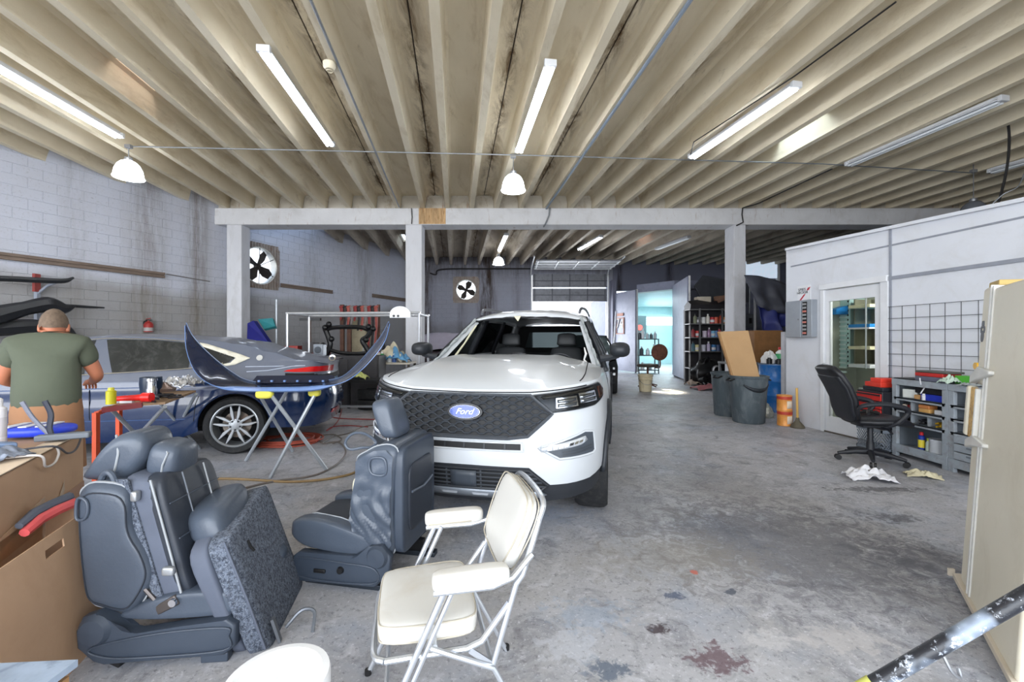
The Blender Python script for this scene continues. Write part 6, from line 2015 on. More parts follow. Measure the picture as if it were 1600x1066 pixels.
sp([(-0.7, 1.08), (-0.7, 1.17), (-4.0, 1.20), (-4.0, 1.08)], WP, 'belt_line', 0.0, solid=0.03)
sp(front_win, TGL, 'side_window', -0.012)
sp(rear_win, DGL, 'side_window', -0.012)
sp(quarter, DGL, 'side_window', -0.012)
# roof
def edge_l(t, s=1):
 x = lerp(-1.30, -3.80, t)
 z = interp(x, [(-3.8, 1.60), (-3.4, 1.68), (-2.4, 1.70), (-1.5, 1.66), (-1.3, 1.60)])
 return V((x, s * side_up(x, z), z))
def roof_front(s):
 a = edge_l(0, 1)
 y = lerp(-a.y, a.y, s)
 q = 1 - abs(2 * s - 1) ** 2.6
 return V((a.x + 0.09 * q, y, a.z + 0.05 * q + 0.0025 * math.sin(s * 60)))
def roof_back(s):
 a = edge_l(1, 1)
 q = 1 - abs(2 * s - 1) ** 2.6
 return V((a.x - 0.12 * q, lerp(-a.y, a.y, s), a.z + 0.06 * q))
rf = coons(roof_front, roof_back, lambda t: edge_l(t, -1), lambda t: edge_l(t, 1), 24, 20)
def rfz(s, t):
 p = rf(s, t)
 p.z += 0.05 * (1 - abs(2 * s - 1) ** 3) * math.sin(PI * (0.12 + 0.76 * t)) - 0.006
 return p
MB().grid(rfz, 26, 20).build('roof', WP, suv, smooth=60, solid=0.02)
# torn adhesive along the opening
GLUE = mat('grey_adhesive', (150, 156, 158), 0.7, var=0.3, scale=30)
def wsb(s):
 p = cowl(lerp(0.08, 0.92, s))
 return p + V((-0.05, 0, 0.0))
lft = [V((-0.52, s_ * 0.80, 1.13)) for s_ in (-1, 1)]
for s_ in (-1, 1):
 a, b = V((-0.50, s_ * 0.86, 1.12)), V((-1.27, s_ * 0.645, 1.605))
 pts = [a.lerp(b, k / 14) + V((0.01, -s_ * 0.012, 0.012 + 0.004 * math.sin(k * 2.3))) for k in range(15)]
 MB().tube(pts, [0.016 + 0.005 * math.sin(k * 1.9 + 1) for k in range(15)], 6).build('adhesive_bead', GLUE, suv)
 # inner flange of the pillar: white on the passenger side, with loose tape
 mb = MB()
 n_ = V((0.35, 0, 0.2))
 mb.add([a + V((0, 0, 0.0)), b, b + V((-0.03, -s_ * 0.045, -0.02)), a + V((-0.03, -s_ * 0.07, 0.0))], [(0, 1, 2, 3)])
 mb.build('pillar_flange', WP if s_ < 0 else mat('pale_flange', (190, 194, 198), 0.5), suv, smooth=0, solid=0.01)
MB().tube([roof_front(k / 24) + V((0.0, 0, -0.012)) for k in range(1, 24)], [0.010 + 0.004 * math.sin(k * 1.7) for k in range(1, 24)], 6).build('adhesive_bead', mat('black_adhesive', (30, 31, 32), 0.7), suv)
MB().tube([wsb(k / 20) + V((0, 0, -0.012)) for k in range(21)], 0.018, 6).build('cowl_trim', BLK, suv)
mb = MB()
mb.grid(lambda a, b: cowl(lerp(0.04, 0.96, a)) + V((0.02 - 0.14 * b, 0, -0.004 - 0.05 * b)), 16, 3)
mb.build('cowl_panel', mat('grey_cowl', (92, 98, 106), 0.6), suv, smooth=60)
TAPE = mat('masking_tape', (206, 202, 176), 0.7, var=0.1)
tpm = MB()
tpm.grid(lambda a, b: roof_front(0.36 + 0.13 * a) + V((0.02 - 0.10 * b - 0.0, 0, 0.006 + 0.012 * b + (0.0))), 6, 3)
tpm.build('yellow_tape', TAPE, suv, smooth=0)
tpm = MB().add([roof_front(0.40) + V((0.02, 0, 0.004)), roof_front(0.46) + V((0.02, 0, 0.004)), roof_front(0.44) + V((0.06, 0, -0.06))], [(0, 1, 2)])
tpm.build('yellow_tape', TAPE, suv, smooth=0, solid=0.002)
MB().tube([V((-0.62, -0.72, 1.15)), V((-0.75, -0.70, 1.20)), V((-0.95, -0.66, 1.34)), V((-1.12, -0.64, 1.46)), V((-1.2, -0.6, 1.55))], [0.008, 0.012, 0.01, 0.013, 0.008], 6).build('hanging_tape', TAPE, suv)
MB().tube([V((-0.62, 0.74, 1.13)), V((-0.66, 0.70, 1.18)), V((-0.64, 0.72, 1.24)), V((-0.7, 0.70, 1.3))], [0.014, 0.01, 0.012, 0.006], 6).build('hanging_tape', mat('white_tape', (216, 216, 214), 0.7), suv)
# interior
MB().box((-3.7, -0.8, 0.3), (-0.55, 0.8, 0.7)).build('cabin_floor', DK, suv, smooth=0)
MB().box((-0.6, -0.72, 0.35), (0.62, 0.72, 0.98)).build('engine_bay_block', DK, suv, smooth=0)
DASH = mat('dark_dash', (34, 36, 38), 0.55, var=0.15)
mb = MB()
mb.grid(lambda a, b: V((-0.56 - 0.62 * b, lerp(-0.80, 0.80, a), 1.115 - 0.02 * b - 0.25 * b ** 6 + 0.055 * math.exp(-((a - 0.76) / 0.12) ** 2) * math.sin(PI * min(1, b * 1.1)))), 30, 12)
mb.build('dashboard', DASH, suv, smooth=60)
stw = MB()
stw.tube([V((-1.36 + 0.06 * math.cos(a), 0.38 + 0.185 * math.cos(a + PI / 2), 1.03 + 0.185 * math.sin(a + PI / 2))) for a in [2 * PI * k / 28 for k in range(28)]], 0.014, 8, closed=True)
stw.build('steering_wheel', mat('wheel_leather', (48, 50, 54), 0.5), suv)
for y in (-0.38, 0.38):
 cushion([(-1.95, y, 0.75), (-2.0, y, 1.0), (-2.05, y, 1.25)], [0.22, 0.25, 0.2], [0.07, 0.08, 0.06]).build('front_seat', DASH, suv, smooth=60)
 cushion([(-2.06, y, 1.32), (-2.08, y, 1.44)], [0.13, 0.12], [0.05, 0.045]).build('head_restraint', DASH, suv, smooth=60)
MB().box((-3.05, -0.65, 0.6), (-2.9, 0.65, 1.18)).build('rear_bench', DASH, suv, bevel=0.04)
# inner headliner, rear hatch with window
MB().box((-3.9, -0.58, 0.4), (-3.86, 0.58, 1.20)).build('tailgate', DK, suv, smooth=0)
hat = MB()
hat.add([(-3.98, -0.80, 1.15), (-3.98, 0.80, 1.15), (-3.80, 0.62, 1.62), (-3.80, -0.62, 1.62), (-3.95, -0.56, 1.24), (-3.95, 0.56, 1.24), (-3.84, 0.46, 1.52), (-3.84, -0.46, 1.52)], [(0, 1, 5, 4), (1, 2, 6, 5), (2, 3, 7, 6), (3, 0, 4, 7)])
hat.build('hatch_frame', DK, suv, smooth=0, solid=0.03)
MB().add([(-3.95, -0.57, 1.23), (-3.95, 0.57, 1.23), (-3.84, 0.47, 1.53), (-3.84, -0.47, 1.53)], [(0, 1, 2, 3)]).build('rear_window', mat('rear_tint', (70, 78, 80), 0.1, var=0, trans=0.35, ior=1.05), suv, smooth=0, solid=0.005)
# door mirrors
for side, nm in ((1, 'left'), (-1, 'right')):
 mr = bpy.data.objects.new('door_mirror', None)
 COL.objects.link(mr)
 mr.parent = suv
 rings = []
 for k, (x, f) in enumerate([(-0.74, 0.92), (-0.66, 1.0), (-0.58, 0.9), (-0.53, 0.62), (-0.51, 0.25)]):
  rings.append([V((x, side * (1.045 + 0.098 * f * math.copysign(abs(math.cos(t)) ** 0.75, math.cos(t))), 1.292 + 0.074 * f * math.copysign(abs(math.sin(t)) ** 0.75, math.sin(t)) - 0.01)) for t in [2 * PI * q / 20 for q in range(20)]])
 MB().loft(rings).build('mirror_housing', BLK, mr, smooth=60)
 MB().tube([V((-0.66, side * 0.86, 1.19)), V((-0.66, side * 0.95, 1.205)), V((-0.65, side * 1.03, 1.235))], [0.04, 0.03, 0.035], 8).build('mirror_arm', BLK, mr)
# roof rails
for side in (1, -1):
 pts = catmull([V((-1.42, side * 0.60, 1.70)), V((-1.55, side * 0.61, 1.755)), V((-2.2, side * 0.62, 1.785)), V((-3.2, side * 0.61, 1.77)), V((-3.5, side * 0.60, 1.72))], 6)
 MB().tube(pts, [0.018] * len(pts), 8).build('roof_rail', mat('rail_grey', (96, 98, 104), 0.4, 0.4), suv)
# door seams and handles, seen edge-on
for side in (1, -1):
 for x in (-0.62, -1.86, -2.92):
  MB().tube([V((suv_s(PL.u_of_x(x), z).x, side * (suv_s(PL.u_of_x(x), z).y + 0.001), z)) for z in (0.42, 0.6, 0.8, 1.0, 1.1)], 0.004, 4).build('door_seam', DK, suv)
 for x in (-1.65, -2.7):
  MB().bar((x - 0.09, side * 0.995, 0.96), (x + 0.09, side * 0.995, 0.97), 0.03, 0.03).build('door_handle', WP, suv, bevel=0.006)
for side in (1, -1):
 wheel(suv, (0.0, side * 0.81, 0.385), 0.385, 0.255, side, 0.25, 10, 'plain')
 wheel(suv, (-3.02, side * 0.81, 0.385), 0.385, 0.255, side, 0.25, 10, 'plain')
 MB().box((-0.45, side * 0.70 - 0.02, 0.2), (0.45, side * 0.70 + 0.02, 0.95)).build('wheel_liner', DK, suv, smooth=0)
# plastic cover lying at the windshield base
cv = MB()
cv.prism([(-0.13, 0), (0.14, 0), (0.17, 0.02), (0.14, 0.045), (0.04, 0.07), (-0.05, 0.06), (-0.14, 0.03)], -0.07, 0.07, Matrix.Rotation(PI / 2, 4, 'X'))
o = cv.build('plastic_cover', mat('glossy_black_plastic', (40, 42, 46), 0.3), bevel=0.008)
f_ = V((-math.sin(SA), -math.cos(SA), 0))
l_ = V((math.cos(SA), -math.sin(SA), 0))
o.location = SO + f_ * (-0.50) + l_ * 0.06 + V((0, 0, 1.185))
o.rotation_euler = (0, 0.05, 0.05)
tag(o, 'black plastic mirror cover lying at the base of the open windshield', 'cover')
# ------------------------------------------------------------------ generic soft block from eight corners
def blob(c, k=8.0, n=8, M=None, fn=None):
 """rounded block; c = 8 corners: (x0y0z0, x1y0z0, x1y1z0, x0y1z0, then the same at z1)"""
 c = [V(p) for p in c]
 mb = MB()
 def tri(p):
  x, y, z = [(q + 1) / 2 for q in p]
  a = (c[0] * (1 - x) + c[1] * x) * (1 - y) + (c[3] * (1 - x) + c[2] * x) * y
  b = (c[4] * (1 - x) + c[5] * x) * (1 - y) + (c[7] * (1 - x) + c[6] * x) * y
  return a * (1 - z) + b * z
 def w(t):
  return math.copysign(abs(t) ** 0.7, t)
 for ax in range(3):
  for s in (-1, 1):
   def f(a, b):
    u, v = w(2 * a - 1), w(2 * b - 1)
    p = [0, 0, 0]
    p[ax] = s
    p[(ax + 1) % 3], p[(ax + 2) % 3] = u, v
    r = (abs(p[0]) ** k + abs(p[1]) ** k + abs(p[2]) ** k) ** (1 / k)
    p = [q / r for q in p]
    o = tri(p)
    return fn(o, p) if fn else o
   mb.grid(f, n, n, M)
 return mb
def bld(mb, name, m, parent=None, **kw):
 return mb.build(name, m, parent, merge=0.0005, smooth=60, **kw)
def boxc(lo, hi):
 x0, y0, z0 = lo
 x1, y1, z1 = hi
 return [(x0, y0, z0), (x1, y0, z0), (x1, y1, z0), (x0, y1, z0), (x0, y0, z1), (x1, y0, z1), (x1, y1, z1), (x0, y1, z1)]
def side_loft(poly, y0, y1, r=0.03, k=4, inset=None, smooth_it=True):
 """outline (x, z) swept from y0 to y1 with rounded shoulders"""
 P = [V((x, 0, z)) for x, z in poly]
 if smooth_it:
  Q = []
  n = len(P)
  for i in range(n):
   p0, p1, p2, p3 = P[i - 1], P[i], P[(i + 1) % n], P[(i + 2) % n]
   for j in range(3):
    t = j / 3
    Q.append(0.5 * ((2 * p1) + (p2 - p0) * t + (2 * p0 - 5 * p1 + 4 * p2 - p3) * t * t + (3 * p1 - p0 - 3 * p2 + p3) * t ** 3))
  P = Q
 c = sum(P, V()) / len(P)
 R = max((p - c).length for p in P)
 prof = [(0, 0.55), (0, 0.8)] + [(1 - math.cos(a), math.sin(a)) for a in [PI / 2 * q / k for q in range(1, k + 1)]]
 prof = [(0.0, 0.5)] + [(r * (1 - math.cos(PI / 2 * q / k)), 1 - r / R * (1 - math.sin(PI / 2 * q / k)) * 1.6) for q in range(k + 1)]
 ys = [(y0 + (a if y1 > y0 else -a), f) for a, f in prof] + [(y1 - (a if y1 > y0 else -a), f) for a, f in reversed(prof)]
 rings = []
 for y, f in ys:
  rings.append([V((c.x + (p.x - c.x) * f, y, c.z + (p.z - c.z) * f)) for p in P])
 return MB().loft(rings), P
def outline_tube(P, y, r, f=1.0):
 c = sum(P, V()) / len(P)
 return MB().tube([V((c.x + (p.x - c.x) * f, y, c.z + (p.z - c.z) * f)) for p in P], r, 5, closed=True)
# ------------------------------------------------------------------ the dark blue sedan on the left
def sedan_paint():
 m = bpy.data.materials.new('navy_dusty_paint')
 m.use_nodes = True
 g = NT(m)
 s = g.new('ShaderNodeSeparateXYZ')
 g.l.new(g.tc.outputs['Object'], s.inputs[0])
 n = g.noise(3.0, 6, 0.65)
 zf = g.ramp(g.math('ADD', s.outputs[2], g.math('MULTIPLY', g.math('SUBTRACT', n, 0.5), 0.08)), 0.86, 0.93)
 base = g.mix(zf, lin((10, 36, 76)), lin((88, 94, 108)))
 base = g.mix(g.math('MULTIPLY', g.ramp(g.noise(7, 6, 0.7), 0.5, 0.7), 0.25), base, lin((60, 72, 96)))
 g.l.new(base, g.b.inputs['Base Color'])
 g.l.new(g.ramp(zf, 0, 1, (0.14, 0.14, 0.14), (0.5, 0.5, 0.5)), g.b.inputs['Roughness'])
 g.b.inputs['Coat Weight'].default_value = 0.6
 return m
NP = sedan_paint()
ST = math.radians(15)
sed = thing('dark_blue_sedan', 'dusty dark blue sedan with silver wheel behind the bumper stand, rear end right', 'car', (-3.573, 6.03, 0), PI + ST)
SP = Plan([(1.10, 0), (1.08, 0.35), (1.02, 0.60), (0.88, 0.79), (0.66, 0.875), (0.35, 0.905), (0.0, 0.915), (-1.5, 0.915), (-2.9, 0.905), (-3.4, 0.86), (-3.68, 0.65), (-3.76, 0.3), (-3.78, 0)])
SRF = [(0.22, -0.14), (0.30, -0.05), (0.45, 0.0), (0.60, 0.02), (0.74, 0.0), (0.84, -0.05), (0.95, -0.07), (1.08, -0.05)]
SSF = [(0.18, -0.07), (0.30, -0.02), (0.45, 0.0), (0.62, 0.005), (0.74, -0.01), (0.80, 0.006), (0.86, 0.0), (0.98, -0.045), (1.15, -0.12)]
def sed_s(u, z, off=0.0):
 p, n = SP.at(u)
 w = smooth01((abs(u) - 0.55) / 0.5)
 q = p + n * (interp(z, SRF) * (1 - w) + interp(z, SSF) * w + off)
 return V((-q.x, q.y, z))
def sux(xl):
 return SP.u_of_x(-xl)
SUA, SUF = sux(0.0), sux(2.85)
belt = lambda xl: sinterp(xl, [(-1.06, 1.09), (-0.8, 1.12), (-0.2, 1.10), (0.6, 1.03), (1.5, 0.985), (2.6, 0.95), (3.7, 0.82)])
tops = [(u, belt(-SP.at(u)[0].x)) for u in [5.35, 5.0, 4.4, 3.9, 3.4, 2.9, 2.4, 1.9, 1.7, 1.5, 1.3, 1.1, 0.9, 0.7, 0.4, 0.0]]
low = [(0, 0.30), (0.9, 0.28)] + arc_pts(SUA, 0.35, 0.385, 188, -8, 18) + [(SUA + 0.6, 0.21), (SUF - 0.5, 0.21)] + arc_pts(SUF, 0.35, 0.385, 188, -8, 18) + [(5.35, 0.25)]
mb = MB()
patch(mb, low + tops, sed_s, 0.07)
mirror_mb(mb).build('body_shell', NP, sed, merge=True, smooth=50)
def s_half(x, z):
 t = max(0, min(1, (z - belt(x)) / (1.46 - belt(x) + 1e-6)))
 yb = sed_s(sux(max(x, -0.9)), min(belt(x), 1.12)).y if x > -0.9 else 0.72
 return lerp(yb, 0.60 - 0.04 * smooth01((0.4 - x) / 1.2), t * 0.8 + 0.2 * t * t)
roofl = lambda x: sinterp(x, [(-1.08, 1.11), (-0.7, 1.165), (-0.36, 1.265), (0.0, 1.365), (0.35, 1.42), (0.9, 1.455), (1.4, 1.46), (1.9, 1.43), (2.4, 1.25), (2.85, 1.02)])
def ssp(poly, m, name, off=0.0, cell=0.1, **kw):
 for s in (1, -1):
  mb = MB()
  patch(mb, poly, lambda a, b, o: V((a, s * (s_half(a, b) + off), b)), cell)
  mb.build(name, m, sed, merge=True, smooth=50, **kw)
xs_ = [-1.0 + 0.12 * k for k in range(33)]
cabin = [(x, belt(x) - 0.01) for x in xs_] + [(x, roofl(x) - 0.045) for x in reversed(xs_) if roofl(x) - 0.045 > belt(x)]
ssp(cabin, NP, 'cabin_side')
def sedroof(a, b):
 x = lerp(-1.04, 2.8, a)
 z = roofl(x) - 0.045
 hw = s_half(x, z)
 y = (2 * b - 1) * hw
 return V((x - (0.05 * (1 - (2 * b - 1) ** 2) if a == 0 else 0), y, z + 0.045 * (1 - abs(2 * b - 1) ** 2.5)))
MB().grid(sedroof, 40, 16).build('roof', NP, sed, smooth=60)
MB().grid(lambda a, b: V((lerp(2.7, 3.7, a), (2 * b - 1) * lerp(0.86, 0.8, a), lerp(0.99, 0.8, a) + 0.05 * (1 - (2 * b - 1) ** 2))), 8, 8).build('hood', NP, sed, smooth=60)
WGL = mat('dusty_dark_glass', (40, 42, 42), 0.25, var=0.3, scale=2.5, dirt=(84, 86, 84), dirt_amt=0.6)
w1_ = [(0.50, 1.045), (0.50, 1.335), (0.9, 1.375), (1.32, 1.385), (1.40, 1.38), (1.24, 1.005)]
w2_ = [(1.50, 0.995), (1.50, 1.375), (1.9, 1.34), (2.45, 1.05), (2.5, 0.97)]
q_ = [(0.44, 1.075), (0.44, 1.325), (0.36, 1.31), (0.0, 1.185), (0.11, 1.09)]
for nm, p in (('rear_door_window', w1_), ('front_door_window', w2_), ('quarter_window', q_)):
 ssp(p, WGL, nm, 0.004)
def strim(pts, r, m, name, off=0.01):
 for s in (1, -1):
  MB().tube([V((x, s * (s_half(x, z) + off), z)) for x, z in pts], r, 6).build(name, m, sed)
ssp([(0.44, 1.345), (0.36, 1.33), (-0.03, 1.20), (-0.14, 1.155), (0.02, 1.075), (0.16, 1.055), (0.20, 1.075), (0.07, 1.10), (0.02, 1.16), (0.38, 1.29), (0.44, 1.31)], mat('cream_masked_trim', (204, 200, 184), 0.5), 'taped_window_trim', 0.012, 0.05, solid=0.006)
strim([(0.2, 1.066), (0.6, 1.03), (1.0, 1.008), (1.5, 0.985), (2.3, 0.965)], 0.009, CHR, 'belt_trim', 0.006)
strim([(0.44, 1.345), (0.9, 1.385), (1.4, 1.395), (1.9, 1.35), (2.4, 1.1)], 0.008, CHR, 'roof_trim', 0.006)
def sline(pts, name='body_gap', m=DK, r=0.004, off=0.0):
 for s in (1, -1):
  MB().tube([V((sed_s(u, z, off).x, s * sed_s(u, z, off).y, z)) for u, z in pts], r, 5).build(name, m, sed)
sline([(sux(1.40), 0.24), (sux(1.42), 0.5), (sux(1.42), 0.8), (sux(1.40), 0.985)])
sline([(sux(0.42), 0.42), (sux(0.40), 0.62), (sux(0.36), 0.74), (sux(0.26), 0.86), (sux(0.22), 1.0), (sux(0.2), 1.06)])
sline([(sux(x), 0.83 - 0.0 * x) for x in (-0.4, -0.1, 0.3, 0.8, 1.5, 2.4)], 'shoulder_crease', mat('crease_navy', (36, 70, 120), 0.2, coat=0.5), 0.006, 0.0)
sline([(sux(x), 0.44 + 0.02 * x) for x in (0.5, 0.8, 1.5, 2.3)], 'door_crease', mat('crease_navy', (36, 70, 120)), 0.006, 0.0)
sline([(sux(x), 1.05) for x in (-0.1, -0.4, -0.75)], 'masking_line', mat('pale_line', (176, 184, 200), 0.5), 0.005, 0.004)
sline([(sux(-0.12), 0.99), (sux(-0.35), 1.0), (sux(-0.62), 1.045), (sux(-0.78), 1.05)], 'masking_line', mat('pale_line', (176, 184, 200)), 0.005, 0.004)
mb = MB()
mb.lathe([(0.001, 0.0), (0.034, 0.0), (0.036, 0.006), (0.03, 0.007), (0.001, 0.004)], 20, Matrix.Translation(V((-0.24, s_half(-0.24, 1.155) + 0.004, 1.155))) @ Matrix.Rotation(-PI / 2 + 0.3, 4, 'X'))
mb.build('fuel_cap_mark', mat('taped_ring', (176, 176, 172), 0.5), sed)
def spanel(poly, m, name, off=0.006, cell=0.05, **kw):
 for s in (1, -1):
  mb = MB()
  patch(mb, poly, lambda a, b, o: V((1, s, 1)) * sed_s(a, b, off), cell)
  mb.build(name, m, sed, merge=True, smooth=50, **kw)
spanel([(0.30, 1.035), (0.9, 1.035), (1.17, 1.005), (1.22, 0.985), (1.1, 0.975), (0.30, 0.955)], REDL, 'tail_lamp')
spanel([(0.0, 0.94), (0.9, 0.95), (1.2, 0.965), (1.2, 0.875), (0.9, 0.86), (0.0, 0.86)], DK, 'bumper_opening', 0.002)
spanel([(0.25, 0.45), (0.55, 0.45), (0.55, 0.40), (0.25, 0.40)], REDL, 'rear_reflector')
MB().lathe([(0.028, 0.0), (0.045, 0.004), (0.05, 0.012), (0.045, 0.02)], 20, Matrix.Translation((-1.04, 0.5, 1.13)) @ Matrix.Rotation(-1.2, 4, 'X')).build('lamp_ring', CHR, sed)
for s in (1, -1):
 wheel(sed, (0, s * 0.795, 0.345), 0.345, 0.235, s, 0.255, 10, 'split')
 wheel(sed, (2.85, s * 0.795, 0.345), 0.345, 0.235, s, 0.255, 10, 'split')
 for x in (0, 2.85):
  MB().box((x - 0.42, s * 0.62 - 0.02, 0.15), (x + 0.42, s * 0.62 + 0.02, 0.85)).build('wheel_liner', DK, sed, smooth=0)
  mb = MB()
  mb.grid(lambda a, b: V((x + 0.375 * math.cos(PI * a), s * lerp(0.62, 0.90, b), 0.35 + 0.375 * math.sin(PI * a))), 16, 2)
  mb.build('wheel_liner', DK, sed)
  mb = MB()
  u_ = SUA if x == 0 else SUF
  mb.tube([V((sed_s(a, b).x, s * (sed_s(a, b).y + 0.004), b)) for a, b in arc_pts(u_, 0.35, 0.392, 180, 0, 22)], 0.012, 6)
  mb.build('arch_lip', NP, sed)
MB().box((-0.85, -0.62, 0.25), (3.5, 0.62, 0.9)).build('underbody', DK, sed, smooth=0)
# ------------------------------------------------------------------ simple background cars
def back_car(name, label, loc, rz, paint, glass=DGL, headlamps=True, L=4.4, wid=0.88, hgt=1.5, cat='car'):
 t = thing(name, label, cat, loc, rz)
 P2 = Plan([(0.80, 0), (0.78, 0.35), (0.68, 0.62), (0.45, 0.80), (0.1, wid), (-2.0, wid), (-3.0, wid - 0.03), (-3.4, 0.65), (-3.5, 0)])
 def fs(u, z, off=0.0):
  p, n = P2.at(u)
  o = interp(z, [(0.2, -0.08), (0.4, 0), (0.7, 0), (0.9, -0.05), (1.0, -0.1)])
  q = p + n * (o + off)
  q.z = z
  return q
 ua, ur = P2.u_of_x(0), P2.u_of_x(-2.6)
 mb = MB()
 tp_ = [(P2.L - 0.02, 0.98), (3.0, 0.95), (2.0, 0.94), (1.0, 0.86), (0.5, 0.82), (0, 0.80)]
 patch(mb, [(0, 0.3), (0.7, 0.28)] + arc_pts(ua, 0.33, 0.37, 186, -6, 14) + arc_pts(ur, 0.33, 0.37, 186, -6, 14) + [(P2.L - 0.02, 0.3)] + tp_, fs, 0.12)
 mirror_mb(mb).build('body_shell', paint, t, merge=True, smooth=50)
 MB().grid(lambda a, b: V((lerp(0.62, -0.75, b), (2 * a - 1) * lerp(0.62, wid - 0.1, min(1, b * 1.6)), lerp(0.80, 0.97, b) + 0.06 * (1 - (2 * a - 1) ** 2))), 12, 10).build('hood', paint, t, smooth=60)
 cab = lambda x: sinterp(x, [(-3.45, 1.0), (-2.9, 1.3), (-2.2, 1.45 / 1.5 * hgt), (-1.5, hgt), (-0.75, 0.97)])
 MB().grid(lambda a, b: V((lerp(-0.72, -1.5, b), (2 * a - 1) * lerp(wid - 0.12, 0.58, b), lerp(0.97, hgt - 0.03, b) + 0.02 * (1 - (2 * a - 1) ** 2))), 8, 6).build('windshield', glass, t, smooth=60)
 MB().grid(lambda a, b: V((lerp(-1.48, -3.3, b), (2 * a - 1) * 0.58, cab(lerp(-1.5, -3.3, b)) + 0.02 * (1 - (2 * a - 1) ** 2))), 8, 10).build('roof', paint, t, smooth=60)
 for s in (1, -1):
  mb = MB()
  xs = [-0.75, -1.0, -1.25, -1.5, -2.0, -2.5, -3.0, -3.3]
  mb.loft([[V((x, s * (wid - 0.05), 0.93)), V((x, s * lerp(wid - 0.05, 0.58, min(1, (cab(x) - 0.95) / (hgt - 0.95))), cab(x) - 0.01))] for x in xs], cap=False, closed=False)
  mb.build('side_glass', glass, t)
  MB().tube([V((-0.72, s * (wid - 0.1), 0.97)), V((-1.1, s * 0.7, 1.27)), V((-1.5, s * 0.585, hgt - 0.02))], 0.03, 6).build('pillar', paint, t)
  for x in (0, -2.6):
   wheel(t, (x, s * (wid - 0.12), 0.33), 0.33, 0.2, s, 0.21, 5, 'plain', rimm=mat('dark_rim', (70, 72, 76), 0.5, 0.5))
  if headlamps:
   mb = MB()
   patch(mb, [(0.5, 0.66), (0.85, 0.78), (0.92, 0.74), (0.6, 0.60)], lambda a, b, o: V((1, s, 1)) * fs(a, b, 0.01), 0.1)
   mb.build('headlamp', LENS, t)
 MB().box((-3.0, -0.6, 0.25), (0.4, 0.6, 0.85)).build('underbody', DK, t, smooth=0)
 return t, fs
DGREY = mat('dusty_black_paint', (34, 36, 40), 0.35, var=0.15, dirt=(90, 92, 96), dirt_amt=0.3)
a_ = math.radians(12)
bc, bfs = back_car('black_car', 'black car without front bumper standing behind the white vehicle', (1.86, 11.2, 0), -PI / 2 - a_, DGREY, mat('dusty_glass', (70, 84, 86), 0.2, var=0.3, scale=4), headlamps=False)
mb = MB()
rn = random.Random(11)
for k in range(26):
 p = V((0.74 + rn.uniform(-0.06, 0.05), rn.uniform(-0.6, 0.6), rn.uniform(0.35, 0.75)))
 q = p + V((rn.uniform(-0.05, 0.05), rn.uniform(-0.2, 0.2), rn.uniform(-0.12, 0.12)))
 mb.cyl(p, q, rn.uniform(0.01, 0.03), n=6)
mb.build('exposed_engine_parts', mat('dark_engine_metal', (52, 50, 48), 0.5, 0.5, var=0.4), bc)['kind'] = 'stuff'
# covered pale car behind the middle column
cc, _f = back_car('covered_car', 'dark car with a pale dust cover on its roof behind the middle column', (-2.0, 13.2, 0), -PI / 2 + 0.2, mat('dark_red_grey_paint', (52, 40, 44), 0.35, var=0.2))
mb = MB()
mb.grid(lambda a, b: V((lerp(-0.62, -3.3, b), (2 * a - 1) * (0.72 + 0.05 * math.sin(b * 12)), sinterp(lerp(-0.62, -3.3, b), [(-3.45, 1.08), (-2.9, 1.4), (-2.2, 1.55), (-1.5, 1.58), (-0.6, 1.05)]) + 0.05 * (1 - (2 * a - 1) ** 4) - 0.03 * abs(2 * a - 1) * (1 + math.sin(b * 23 + a * 9)))), 18, 26)
mb.build('dust_cover', mat('lilac_grey_cover', (168, 162, 176), 0.7, var=0.06), cc, smooth=70, solid=0.01)
# ------------------------------------------------------------------ leather car seats in the foreground
SL = mat('blue_black_leather', (72, 80, 92), 0.33, var=0.12, scale=3, bump=0.12, bscale=90)
SF = mat('grey_seat_fabric', (86, 92, 106), 0.75, var=0.08, bump=0.1, bscale=300)
SLD = mat('perforated_dark_leather', (44, 49, 58), 0.42, var=0.08, bump=0.2, bscale=420)
SPL = mat('seat_side_plastic', (58, 66, 78), 0.42, var=0.08, bump=0.05, bscale=200)
PIP = mat('pale_piping', (150, 154, 158), 0.5)
def carpet():
 m = bpy.data.materials.new('speckled_carpet')
 m.use_nodes = True
 g = NT(m)
 a = g.noise(70, 4, 0.8)
 b = g.noise(160, 3, 0.8)
 c = g.mix(g.ramp(a, 0.40, 0.62), lin((46, 52, 64)), lin((104, 112, 126)))
 c = g.mix(g.math('MULTIPLY', g.ramp(b, 0.55, 0.68), 0.6), c, lin((164, 170, 180)))
 g.l.new(c, g.b.inputs['Base Color'])
 g.b.inputs['Roughness'].default_value = 0.95
 g.bump(b, 0.5, 0.004)
 return m
CARP = carpet()
def loop_tube(pts, r, m, name, parent, closed=True, n=8):
 P = [V(p) for p in pts]
 if closed:
  Q = []
  for i in range(len(P)):
   p0, p1, p2, p3 = P[i - 1], P[i], P[(i + 1) % len(P)], P[(i + 2) % len(P)]
   for j in range(5):
    t = j / 5
    Q.append(0.5 * ((2 * p1) + (p2 - p0) * t + (2 * p0 - 5 * p1 + 4 * p2 - p3) * t * t + (3 * p1 - p0 - 3 * p2 + p3) * t ** 3))
  P = Q
 else:
  P = catmull(P, 5)
 return MB().tube(P, r, n, closed=closed).build(name, m, parent)
